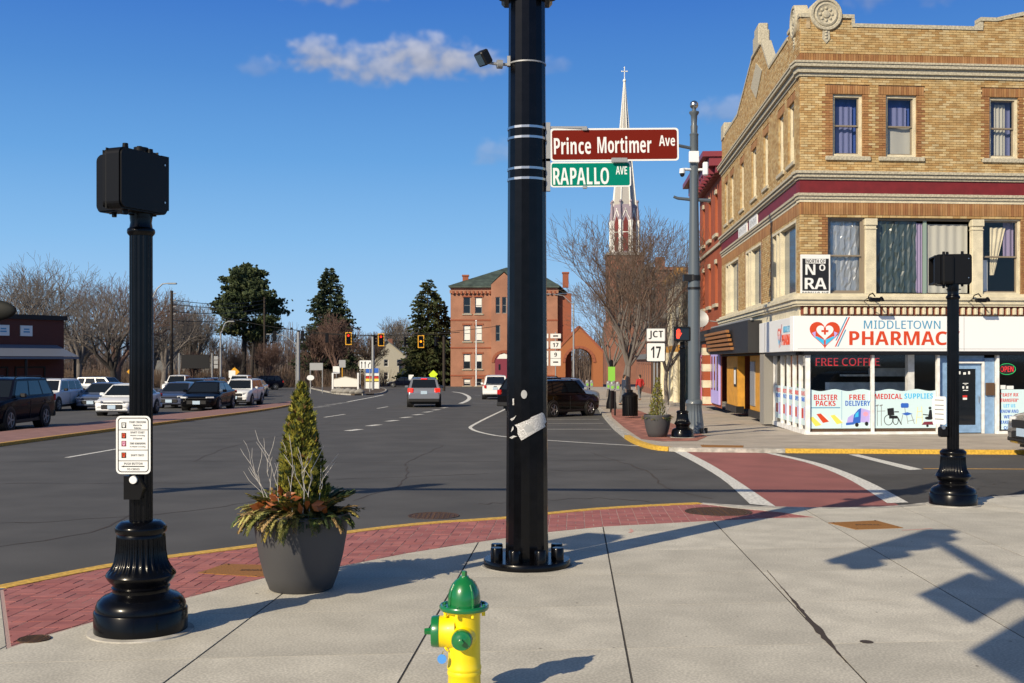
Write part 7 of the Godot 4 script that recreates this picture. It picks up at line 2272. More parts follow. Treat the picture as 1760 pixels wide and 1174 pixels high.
	var wrap := func(poly: PackedVector2Array, r: float, into: MB) -> void:
		for k in 16:
			var x0 := lerpf(-0.198, 0.198, k / 16.0)
			for g in Geometry2D.intersect_polygons(poly, rect(x0, 0.5, x0 + 0.02476, 3.0)):
				var idx := Geometry2D.triangulate_polygon(g)
				for i in range(0, idx.size(), 3):
					var q := []
					for j in 3:
						var pt: Vector2 = g[idx[i + j]]
						var an := asin(clampf(pt.x / r, -1, 1))
						q.append(Vector3(sin(an) * r, pt.y, cos(an) * r))
					var nn := Vector3((q[0].x + q[1].x + q[2].x) / 3, 0, (q[0].z + q[1].z + q[2].z) / 3).normalized()
					into.tri(q[0], q[1], q[2], nn, nn, nn)
	wrap.call(PackedVector2Array([Vector2(-0.115, 1.318), Vector2(0.02, 1.375), Vector2(0.035, 1.392), Vector2(0.135, 1.432), Vector2(0.155, 1.42), Vector2(0.178, 1.345), Vector2(0.16, 1.325), Vector2(0.168, 1.30), Vector2(0.07, 1.25), Vector2(-0.055, 1.178), Vector2(-0.09, 1.24), Vector2(-0.09, 1.29)]), 0.2035, st)
	wrap.call(PackedVector2Array([Vector2(-0.16, 1.37), Vector2(-0.12, 1.39), Vector2(-0.10, 1.41), Vector2(-0.12, 1.375), Vector2(-0.14, 1.355)]), 0.2035, st)
	wrap.call(PackedVector2Array([Vector2(-0.165, 1.20), Vector2(-0.13, 1.22), Vector2(-0.09, 1.215), Vector2(-0.12, 1.205), Vector2(-0.14, 1.19)]), 0.2035, st)
	wrap.call(PackedVector2Array([Vector2(-0.14, 1.29), Vector2(-0.13, 1.31), Vector2(-0.125, 1.28), Vector2(-0.15, 1.25)]), 0.2035, st)
	part("torn_sticker", st, M.sticker_paper, p)
	st = MB.new()
	wrap.call(PackedVector2Array([Vector2(-0.035, 1.30), Vector2(0.0, 1.33), Vector2(0.04, 1.31), Vector2(0.05, 1.27), Vector2(0.01, 1.25), Vector2(-0.02, 1.26)]), 0.2048, st)
	part("sticker_print", st, M.sign_back, p)
	st = MB.new()
	wrap.call(ell(-0.03, 1.60, 0.028, 0.04, 14), 0.202, st)
	part("round_sticker", st, M.sign_back, p)
	st = MB.new()
	wrap.call(rect(-0.135, 1.50, -0.122, 1.56), 0.202, st)
	part("paint_chip", st, M.sticker_paper, p)
	# street name blades on brackets
	var tilt := Basis(Vector3.BACK, deg_to_rad(1.0)) * Basis(Vector3.UP, deg_to_rad(3.0))
	var s1 := Transform3D(tilt, Vector3(0.215, 3.905, 0.06))
	var r := thing("street_sign", "brown Prince Mortimer Ave street sign with white border, upper of the two", "street sign", p.position + s1.origin)
	var l1 := Transform3D(tilt, Vector3.ZERO)
	sub("plate", l1, r, M.sign_white, func(mb): mb.prism(rrect(0.0, -0.153, 1.20, 0.153, 0.03), -0.003, 0.003))
	sub("face", l1, r, M.sign_brown, func(mb): mb.prism(rrect(0.016, -0.137, 1.184, 0.137, 0.022), 0.001, 0.0045))
	text(r, "lettering", "Prince", at2(l1, 0.205, -0.008, 0.005), 0.345, 0.155, M.sign_white, 0.002)
	text(r, "lettering", "Mortimer", at2(l1, 0.690, 0.0, 0.005), 0.505, 0.155, M.sign_white, 0.002)
	text(r, "lettering", "Ave", at2(l1, 1.09, 0.033, 0.005), 0.15, 0.098, M.sign_white, 0.002)
	sub("bracket", f, r, M.galvanised, func(mb):
		mb.box(Vector3(0.16, 0.165, -0.01), Vector3(0.36, 0.02, 0.02))
		mb.bev(Vector3(0.32, 0.15, 0.002), Vector3(0.05, 0.03, 0.016), 0.004)
		mb.box(Vector3(-0.02, 0.03, -0.02), Vector3(0.04, 0.36, 0.05)))
	var s2 := Transform3D(tilt, Vector3(0.215, 3.63, 0.06))
	var g := thing("street_sign", "green Rapallo Ave street sign with white border, lower of the two", "street sign", p.position + s2.origin)
	sub("plate", l1, g, M.sign_white, func(mb): mb.prism(rrect(0.0, -0.117, 0.752, 0.117, 0.025), -0.003, 0.003))
	sub("face", l1, g, M.sign_green, func(mb): mb.prism(rrect(0.013, -0.104, 0.739, 0.104, 0.018), 0.001, 0.0045))
	text(g, "lettering", "RAPALLO", at2(l1, 0.285, -0.015, 0.005), 0.52, 0.155, M.sign_white, 0.002)
	text(g, "lettering", "AVE", at2(l1, 0.663, 0.035, 0.005), 0.105, 0.075, M.sign_white, 0.002)
	sub("bracket", f, g, M.galvanised, func(mb):
		mb.bev(Vector3(0.64, 0.135, 0.004), Vector3(0.15, 0.045, 0.02), 0.005)
		mb.bev(Vector3(0.32, -0.115, 0.004), Vector3(0.04, 0.03, 0.018), 0.004)
		mb.box(Vector3(-0.02, 0.0, -0.02), Vector3(0.04, 0.3, 0.05)))
	# flood light on the left of the pole
	var fl := thing("flood_light", "small black flood light clamped high on the big black pole", "light fitting", p.position + Vector3(-0.17, 4.655, 0.04))
	var fb := Basis(Vector3.UP, deg_to_rad(-50)) * Basis(Vector3.RIGHT, deg_to_rad(35))
	sub("housing", Transform3D(fb, Vector3(-0.235, 0.05, 0.05)), fl, M.dark_metal, func(mb): mb.bev(Vector3.ZERO, Vector3(0.12, 0.13, 0.10), 0.012))
	sub("lens", Transform3D(fb, Vector3(-0.235, 0.05, 0.05)), fl, M.glass_sky, func(mb): mb.box(Vector3(0, 0, 0.051), Vector3(0.09, 0.10, 0.004)))
	sub("bracket", f, fl, M.galvanised, func(mb):
		mb.tube([Vector3(0.01, 0, 0), Vector3(-0.1, 0.0, 0.02), Vector3(-0.2, 0.01, 0.04)], 0.014, 0.014, 8)
		mb.cyl(Vector3(-0.06, 0.0, 0.01), Vector3(-0.11, 0.0, 0.02), 0.042, 0.042, 12)
		mb.box(Vector3(0.0, 0.03, 0), Vector3(0.03, 0.09, 0.06)))
	# the signal mast behind the photographer, whose shadow falls on the right of the pavement
	var m := thing("signal_mast", "black signal mast behind the camera that throws its shadow on the pavement", "signal pole", G(-2.4, -3.0))
	sub("shaft", f, m, M.black_pole, func(mb): mb.lathe([Vector2(0.19, 0.0), Vector2(0.16, 6.2), Vector2(0.0, 6.2)], 16))
	sub("arm", f, m, M.black_pole, func(mb): mb.tube([Vector3(0, 5.4, 0), Vector3(0.38, 5.5, -4.2), Vector3(0.77, 5.55, -7.85)], 0.11, 0.07, 10))
	sub("signal_housing", f, m, M.black_housing, func(mb):
		mb.bev(Vector3(0.77, 5.02, -7.85), Vector3(0.34, 1.62, 0.24), 0.03)
		for y in [4.4, 4.8, 5.2, 5.6]: mb.cyl(Vector3(0.77, y, -7.75), Vector3(0.77, y - 0.04, -7.45), 0.15, 0.15, 10))
	sub("arm_sign", f, m, M.sign_back, func(mb):
		mb.box(Vector3(0.55, 4.95, -5.3), Vector3(0.03, 0.76, 1.05))
		mb.box(Vector3(0.30, 4.90, -3.55), Vector3(0.03, 0.80, 1.05)))

# ---------------------------------------------------------------- planters and hydrant
func planter_pot(t: Node3D) -> void:
	sub("pot", Transform3D(), t, M.pot, func(mb): mb.lathe([Vector2(0.235, 0.0), Vector2(0.26, 0.012), Vector2(0.305, 0.13), Vector2(0.345, 0.29), Vector2(0.375, 0.46), Vector2(0.390, 0.60), Vector2(0.391, 0.625), Vector2(0.386, 0.634), Vector2(0.37, 0.634), Vector2(0.36, 0.60), Vector2(0.34, 0.57), Vector2(0.0, 0.575)], 64))

func leaf(mb: MB, p: Vector3, d: Vector3, s: Vector3, len: float, wid: float) -> void:
	var nn := d.cross(s).normalized()
	var m := p + d * len * 0.5 + nn * wid * 0.15
	var up := p + d * len
	var n1 := (nn + s * 0.35).normalized()
	var n2 := (nn - s * 0.35).normalized()
	var l := p + d * len * 0.45 + s * wid * 0.5
	var r := p + d * len * 0.45 - s * wid * 0.5
	mb.tri(p, l, m, n2, n2, nn)
	mb.tri(m, l, up, nn, n2, n2)
	mb.tri(p, m, r, n1, nn, n1)
	mb.tri(m, up, r, nn, n1, n1)

func arborvitae(t: Node3D, base: float, h: float, r: float, count: int) -> void:
	var lf := MB.new()
	for k in count:
		var f := 1.0 - sqrt(rng.randf())
		if rng.randf() < 0.12: f = rng.randf()
		var a := rng.randf() * TAU
		var lump := 1.0 + 0.13 * sin(a * 5.0 + f * 9.0) + 0.08 * sin(a * 9.0 - f * 17.0)
		var R := r * pow(1.0 - f, 0.70) * lump * (0.92 + 0.12 * rng.randf()) + 0.012
		var dep := sqrt(rng.randf_range(0.25, 1.0))
		var p := Vector3(cos(a) * R * dep, base + h * f, sin(a) * R * dep)
		var o := Vector3(cos(a), 0, sin(a))
		var d := (o * rng.randf_range(0.15, 0.75) + Vector3(rng.randf_range(-0.3, 0.3), 1.0, rng.randf_range(-0.3, 0.3))).normalized()
		var s := d.cross(o.rotated(Vector3.UP, rng.randf_range(-1.2, 1.2))).normalized()
		var g := rng.randf()
		var tip := Color(0.27, 0.245, 0.028) if g > 0.52 else (Color(0.14, 0.155, 0.022) if g > 0.2 else Color(0.045, 0.065, 0.016))
		if rng.randf() < 0.05: tip = Color(0.17, 0.09, 0.025)
		lf.col = tip * rng.randf_range(0.8, 1.15)
		# a flat scaly fan of three fingers
		var L := rng.randf_range(0.028, 0.062)
		for e in [-0.5, 0.0, 0.5]:
			var dd: Vector3 = (d + s * e).normalized()
			leaf(lf, p, dd, s, L * (1.0 - absf(e) * 0.35), L * 0.28)
	part("foliage", lf, M.leafy, t, true).set_meta("kind", "stuff")
	var st := MB.new()
	st.cyl(Vector3(0, base - 0.05, 0), Vector3(0, base + h * 0.9, 0), 0.025, 0.006, 6)
	part("stem", st, M.wood_dark, t)

func frond(mb: MB, p: Vector3, d: Vector3, len: float, c: Color, droop: float) -> void:
	var q := p
	var dd := d
	var n := 9
	for k in n:
		dd = (dd + Vector3(0, -droop, 0)).normalized()
		var e := q + dd * len / n
		mb.col = c * 0.7
		mb.stick(q, e, 0.003, 0.002)
		var s := dd.cross(Vector3.UP).normalized()
		for sg in [-1.0, 1.0]:
			mb.col = c * rng.randf_range(0.75, 1.3)
			var w: Vector3 = (dd * 0.8 + s * sg * 0.8 + Vector3(0, rng.randf_range(-0.3, 0.3), 0)).normalized()
			leaf(mb, q, w, w.cross(Vector3.UP).normalized(), len * 0.30 * (1.0 - 0.5 * k / n), len * 0.105)
			leaf(mb, q + w * len * 0.08, (w + dd).normalized(), w.cross(Vector3.UP).normalized(), len * 0.22 * (1.0 - 0.5 * k / n), len * 0.085)
		q = e

func planters() -> void:
	rng.seed = 1234
	var t := thing("planter", "grey round planter by the kerb with a cone evergreen, cut branches and white twigs", "planter", G(-1.75, 9.42))
	planter_pot(t)
	arborvitae(t, 0.60, 1.10, 0.215, 7600)
	var fr := MB.new()
	var cols := [Color(0.10, 0.14, 0.032), Color(0.19, 0.20, 0.05), Color(0.36, 0.29, 0.07), Color(0.075, 0.115, 0.055), Color(0.30, 0.20, 0.08), Color(0.055, 0.085, 0.028)]
	for k in 300:
		var a := rng.randf() * TAU
		var rr := rng.randf_range(0.2, 0.37)
		var left := cos(a) < -0.1
		var c: Color = cols[rng.randi_range(0, 5)]
		if left and rng.randf() < 0.6: c = [Color(0.36, 0.33, 0.11), Color(0.26, 0.27, 0.09), Color(0.42, 0.29, 0.13)][rng.randi_range(0, 2)]
		var d := Vector3(cos(a), rng.randf_range(0.05, 0.9), sin(a)).normalized()
		frond(fr, Vector3(cos(a) * rr, 0.60 + rng.randf_range(0.0, 0.07), sin(a) * rr), d, rng.randf_range(0.10, 0.22) * (1.3 if left else 1.0), c, rng.randf_range(0.08, 0.24))
	for k in 110:
		var a := rng.randf() * TAU
		frond(fr, Vector3(cos(a) * 0.18, 0.62, sin(a) * 0.18), Vector3(cos(a) * 0.7, 0.9, sin(a) * 0.7).normalized(), rng.randf_range(0.2, 0.34), cols[rng.randi_range(0, 5)], 0.08)
	part("cut_branches", fr, M.leafy, t, true).set_meta("kind", "stuff")
	# broad russet leaves, each a part
	for k in 26:
		var c0 := Vector3(-0.17, 0.73, 0.26) if k < 17 else Vector3(0.14, 0.70, 0.30)
		var p := c0 + Vector3(rng.randf_range(-0.14, 0.12), rng.randf_range(-0.06, 0.10), rng.randf_range(-0.06, 0.06))
		var d := Vector3(rng.randf_range(-1, 1), rng.randf_range(-0.2, 1.0), rng.randf_range(0.0, 0.9)).normalized()
		var m := MB.new()
		leaf(m, Vector3.ZERO, d, d.cross(Vector3(0.2, 0.3, 1)).normalized(), rng.randf_range(0.09, 0.14), rng.randf_range(0.04, 0.06))
		piece("leaf", k, m.mesh(M.orange_leaf if rng.randf() < 0.75 else M.rust_dark), null, t, Transform3D(Basis(), p))
	# white painted twigs
	var tw := [[-0.20, 0.10, -0.32, 0.66, 0.10], [-0.24, 0.05, -0.13, 0.62, 0.0], [-0.13, 0.16, -0.19, 0.60, 0.1], [-0.10, 0.05, 0.04, 0.55, 0.1], [-0.02, 0.28, -0.04, 0.60, 0.1], [0.07, 0.27, -0.05, 0.52, 0.1], [0.10, 0.25, 0.05, 0.45, 0.0], [0.16, 0.1, 0.16, 0.42, 0.0], [-0.28, 0.0, -0.30, 0.42, 0.0]]
	var n := 0
	for e in tw:
		var mb := MB.new()
		var p := Vector3(e[0], 0.62, e[1])
		var d := Vector3(e[2], 1.0, e[4]).normalized()
		var q := p
		for k in 6:
			var nx: Vector3 = q + (d + Vector3(rng.randf_range(-0.22, 0.22), 0, rng.randf_range(-0.15, 0.15))).normalized() * e[3] * 0.86 / 6
			mb.cyl(q, nx, 0.0045 - k * 0.0005, 0.0040 - k * 0.0005, 6, false)
			if k > 1:
				var b := (d + Vector3(rng.randf_range(-0.9, 0.9), 0.1, rng.randf_range(-0.4, 0.4))).normalized()
				var l := rng.randf_range(0.06, 0.16)
				mb.cyl(nx, nx + b * l, 0.003, 0.0022, 5, false)
				mb.cyl(nx + b * l, nx + b * l + (b + Vector3(rng.randf_range(-0.6, 0.6), 0.5, 0)).normalized() * l * 0.6, 0.003, 0.0015, 5, false)
			q = nx
		part("twig", mb, M.birch, t)
	var u := thing("planter", "grey round planter on the far corner below the junction sign, with a slim evergreen", "planter", G(4.14, 32.3))
	planter_pot(u)
	arborvitae(u, 0.56, 1.12, 0.24, 1500)
	var f2 := MB.new()
	for k in 90:
		var a := rng.randf() * TAU
		frond(f2, Vector3(cos(a) * 0.26, 0.56, sin(a) * 0.26), Vector3(cos(a), rng.randf_range(0.1, 0.8), sin(a)).normalized(), rng.randf_range(0.12, 0.22), cols[rng.randi_range(0, 5)], 0.12)
	part("cut_branches", f2, M.leafy, u, true).set_meta("kind", "stuff")
	var t2 := MB.new()
	for k in 7: t2.cyl(Vector3(rng.randf_range(0, 0.25), 0.56, rng.randf_range(0.1, 0.3)), Vector3(rng.randf_range(0, 0.35), rng.randf_range(0.8, 1.05), 0.3), 0.008, 0.004, 5)
	part("twigs", t2, M.birch, u)

func hydrant() -> void:
	var t := thing("fire_hydrant", "yellow fire hydrant with green bonnet and caps at the bottom edge", "fire hydrant", G(-0.262, 6.22))
	var f := Transform3D()
	var y: Material = M.hydrant_yellow
	var g: Material = M.hydrant_green
	sub("barrel", f, t, y, func(mb): mb.lathe([Vector2(0.125, -0.02), Vector2(0.125, 0.02), Vector2(0.092, 0.025), Vector2(0.089, 0.135), Vector2(0.093, 0.14), Vector2(0.0945, 0.150), Vector2(0.092, 0.158), Vector2(0.0905, 0.164), Vector2(0.094, 0.170), Vector2(0.0945, 0.182), Vector2(0.0905, 0.19), Vector2(0.0885, 0.23), Vector2(0.0885, 0.36), Vector2(0.0885, 0.47), Vector2(0.092, 0.478), Vector2(0.108, 0.484), Vector2(0.12, 0.487), Vector2(0.12, 0.494), Vector2(0.0, 0.495)], 40))
	sub("flange", f, t, g, func(mb): mb.lathe([Vector2(0.118, 0.493), Vector2(0.132, 0.495), Vector2(0.1365, 0.503), Vector2(0.1365, 0.514), Vector2(0.131, 0.522), Vector2(0.122, 0.522), Vector2(0.112, 0.514), Vector2(0.098, 0.514), Vector2(0.0, 0.515)], 40))
	sub("flange_bolt", f, t, g, func(mb):
		for k in 8:
			var a := TAU * (k + 0.4) / 8
			mb.cyl(Vector3(cos(a) * 0.114, 0.512, sin(a) * 0.114), Vector3(cos(a) * 0.114, 0.526, sin(a) * 0.114), 0.009, 0.008, 6))
	sub("flange_nut", f, t, y, func(mb):
		for k in 8:
			var a := TAU * (k + 0.4) / 8
			mb.cyl(Vector3(cos(a) * 0.112, 0.466, sin(a) * 0.112), Vector3(cos(a) * 0.112, 0.488, sin(a) * 0.112), 0.011, 0.011, 6))
	sub("bonnet", f, t, g, func(mb):
		mb.lathe([Vector2(0.092, 0.514), Vector2(0.0905, 0.53), Vector2(0.0895, 0.565), Vector2(0.082, 0.60), Vector2(0.067, 0.632), Vector2(0.047, 0.655), Vector2(0.030, 0.664), Vector2(0.026, 0.672), Vector2(0.024, 0.676), Vector2(0.0, 0.677)], 40)
		for k in 4:
			var a := TAU * (k + 0.62) / 4
			var o := Vector3(cos(a), 0, sin(a))
			mb.tube([o * 0.090 + Vector3(0, 0.525, 0), o * 0.090 + Vector3(0, 0.565, 0), o * 0.081 + Vector3(0, 0.603, 0), o * 0.064 + Vector3(0, 0.637, 0)], 0.011, 0.006, 8))
	sub("top_nut", f, t, g, func(mb): mb.lathe([Vector2(0.024, 0.675), Vector2(0.0165, 0.677), Vector2(0.0155, 0.703), Vector2(0.0, 0.705)], 5, 0, Vector3.ZERO, Basis(), true))
	# big nozzle to the left, small one towards the street's near side
	var side := Basis(Vector3(0, 1, 0), Vector3(-1, 0, 0.0), Vector3(0, 0, 1))
	var o1 := Vector3(0, 0.372, 0)
	var nz := sub("nozzle", f, t, y, func(mb): mb.lathe([Vector2(0.10, 0.05), Vector2(0.093, 0.085), Vector2(0.0865, 0.105), Vector2(0.0855, 0.135)], 32, 0, o1, side))
	sub("nozzle_cap", f, nz, g, func(mb): mb.lathe([Vector2(0.084, 0.134), Vector2(0.0875, 0.138), Vector2(0.085, 0.170), Vector2(0.080, 0.179), Vector2(0.05, 0.181), Vector2(0.028, 0.184), Vector2(0.0, 0.184)], 32, 0, o1, side))
	sub("cap_nut", f, nz, g, func(mb): mb.lathe([Vector2(0.024, 0.182), Vector2(0.019, 0.186), Vector2(0.017, 0.218), Vector2(0.0, 0.22)], 5, 0, o1, side, true))
	var fr := Basis(Vector3.UP, deg_to_rad(-2)) * Basis(Vector3(1, 0, 0), Vector3(0, 0, 1), Vector3(0, -1, 0))
	var o2 := Vector3(-0.004, 0.352, 0)
	var n2 := sub("nozzle", f, t, y, func(mb): mb.lathe([Vector2(0.075, 0.05), Vector2(0.066, 0.09), Vector2(0.058, 0.108)], 28, 0, o2, fr))
	sub("nozzle_cap", f, n2, g, func(mb): mb.lathe([Vector2(0.056, 0.106), Vector2(0.0575, 0.11), Vector2(0.0555, 0.136), Vector2(0.050, 0.143), Vector2(0.030, 0.145), Vector2(0.022, 0.15), Vector2(0.0, 0.15)], 28, 0, o2, fr))
	sub("cap_nut", f, n2, g, func(mb): mb.lathe([Vector2(0.0185, 0.148), Vector2(0.016, 0.15), Vector2(0.0145, 0.178), Vector2(0.0, 0.18)], 5, 0, o2, fr, true))
	sub("chain_lug", f, t, y, func(mb): mb.tube([Vector3(-0.105, 0.298, 0.03), Vector3(-0.093, 0.283, 0.05), Vector3(-0.085, 0.278, 0.05)], 0.008, 0.006, 6))
	var tg := sub("hanging_tag", f, t, M.tag_blue, func(mb): mb.prism(ell(-0.117, 0.243, 0.025, 0.026, 18), 0.085, 0.089))
	sub("ring", f, tg, M.steel, func(mb): mb.tube([Vector3(-0.117, 0.266, 0.087), Vector3(-0.11, 0.28, 0.07)], 0.003, 0.003, 5))

# ---------------------------------------------------------------- vehicles (front towards -z, on the origin)
func loft(mb: MB, rings: Array) -> void:
	# rings of points of equal length, smooth normals worked out from the neighbours
	var nr := rings.size()
	var np: int = rings[0].size()
	var nor := []
	for i in nr:
		var row := []
		for j in np:
			var a: Vector3 = rings[mini(i + 1, nr - 1)][j] - rings[maxi(i - 1, 0)][j]
			var b: Vector3 = rings[i][mini(j + 1, np - 1)] - rings[i][maxi(j - 1, 0)]
			var c := a.cross(b)
			row.append(c.normalized() if c.length() > 1e-8 else Vector3.UP)
		nor.append(row)
	# outward side: away from the middle axis
	var mid: Vector3 = rings[nr / 2][np / 4]
	var cen := Vector3(0, mid.y * 0.5 + rings[nr / 2][np - 1].y * 0.25, mid.z)
	var sgn := 1.0 if nor[nr / 2][np / 4].dot(mid - cen) > 0.0 else -1.0
	for i in nr - 1:
		for j in np - 1:
			mb.tri(rings[i][j], rings[i + 1][j], rings[i + 1][j + 1], nor[i][j] * sgn, nor[i + 1][j] * sgn, nor[i + 1][j + 1] * sgn)
			mb.tri(rings[i][j], rings[i + 1][j + 1], rings[i][j + 1], nor[i][j] * sgn, nor[i + 1][j + 1] * sgn, nor[i][j + 1] * sgn)

const CARS := {
	"sedan": {"L": 4.65, "W": 1.80, "H": 1.45, "wb": [0.195, 0.775], "wr": 0.325, "st": [[0.0, 0.52, 0.74, 0.32], [0.012, 0.64, 0.84, 0.24], [0.05, 0.72, 0.93, 0.20], [0.14, 0.81, 0.985, 0.19], [0.27, 0.89, 1.0, 0.19], [0.36, 0.93, 1.0, 0.19], [0.60, 0.955, 1.0, 0.20], [0.80, 0.99, 0.985, 0.21], [0.93, 1.0, 0.95, 0.24], [0.985, 0.97, 0.88, 0.30], [1.0, 0.80, 0.84, 0.34]], "cab": [0.22, 0.90, 0.405, 0.70], "belt": 0.92, "panes": [[0.05, 0.47], [0.51, 0.93]]},
	"suv": {"L": 4.6, "W": 1.86, "H": 1.68, "wb": [0.19, 0.78], "wr": 0.36, "st": [[0.0, 0.62, 0.78, 0.40], [0.01, 0.80, 0.88, 0.30], [0.04, 0.90, 0.94, 0.26], [0.12, 0.98, 0.985, 0.25], [0.25, 1.05, 1.0, 0.25], [0.34, 1.08, 1.0, 0.25], [0.60, 1.10, 1.0, 0.25], [0.85, 1.12, 0.985, 0.27], [0.96, 1.12, 0.95, 0.32], [0.99, 1.04, 0.92, 0.38], [1.0, 0.80, 0.90, 0.40]], "cab": [0.235, 0.985, 0.37, 0.90], "belt": 1.06, "panes": [[0.06, 0.37], [0.40, 0.70], [0.73, 0.95]]},
	"pickup": {"L": 5.6, "W": 1.95, "H": 1.82, "wb": [0.18, 0.78], "wr": 0.38, "st": [[0.0, 0.70, 0.82, 0.46], [0.01, 0.92, 0.90, 0.36], [0.04, 1.02, 0.96, 0.33], [0.20, 1.10, 1.0, 0.33], [0.30, 1.13, 1.0, 0.33], [0.58, 1.14, 1.0, 0.33], [0.62, 1.10, 1.0, 0.33], [0.97, 1.10, 0.99, 0.36], [0.992, 1.09, 0.97, 0.42], [1.0, 1.06, 0.96, 0.50]], "cab": [0.24, 0.60, 0.335, 0.575], "belt": 1.10, "panes": [[0.08, 0.48], [0.52, 0.94]]},
}

var wheels := {}

func wheel_mesh(r: float) -> Array:
	var key := "%.3f" % r
	if not wheels.has(key):
		var ax := Basis(Vector3(0, 1, 0), Vector3(-1, 0, 0), Vector3(0, 0, 1))
		var ty := MB.new()
		ty.lathe([Vector2(r * 0.66, -0.10), Vector2(r * 0.95, -0.11), Vector2(r, -0.08), Vector2(r, 0.08), Vector2(r * 0.95, 0.11), Vector2(r * 0.66, 0.10)], 24, 0, Vector3.ZERO, ax)
		var rm := MB.new()
		rm.lathe([Vector2(r * 0.68, 0.05), Vector2(r * 0.70, 0.098), Vector2(r * 0.64, 0.104), Vector2(r * 0.60, 0.06), Vector2(0.0, 0.05)], 24, 0, Vector3.ZERO, ax)
		for k in 5:
			var a := TAU * k / 5
			rm.bev(Vector3(-0.085, sin(a) * r * 0.34, cos(a) * r * 0.34), Vector3(0.03, r * 0.15, r * 0.62), 0.008, Basis(Vector3.RIGHT, -a))
		rm.cyl(Vector3(-0.06, 0, 0), Vector3(-0.105, 0, 0), r * 0.14, r * 0.12, 10)
		var well := MB.new()
		well.lathe([Vector2(r * 0.60, 0.061), Vector2(0.0, 0.062)], 20, 0, Vector3.ZERO, ax)
		wheels[key] = [ty.mesh(M.rubber), rm.mesh(M.rim), well.mesh(M.bumper)]
	return wheels[key]

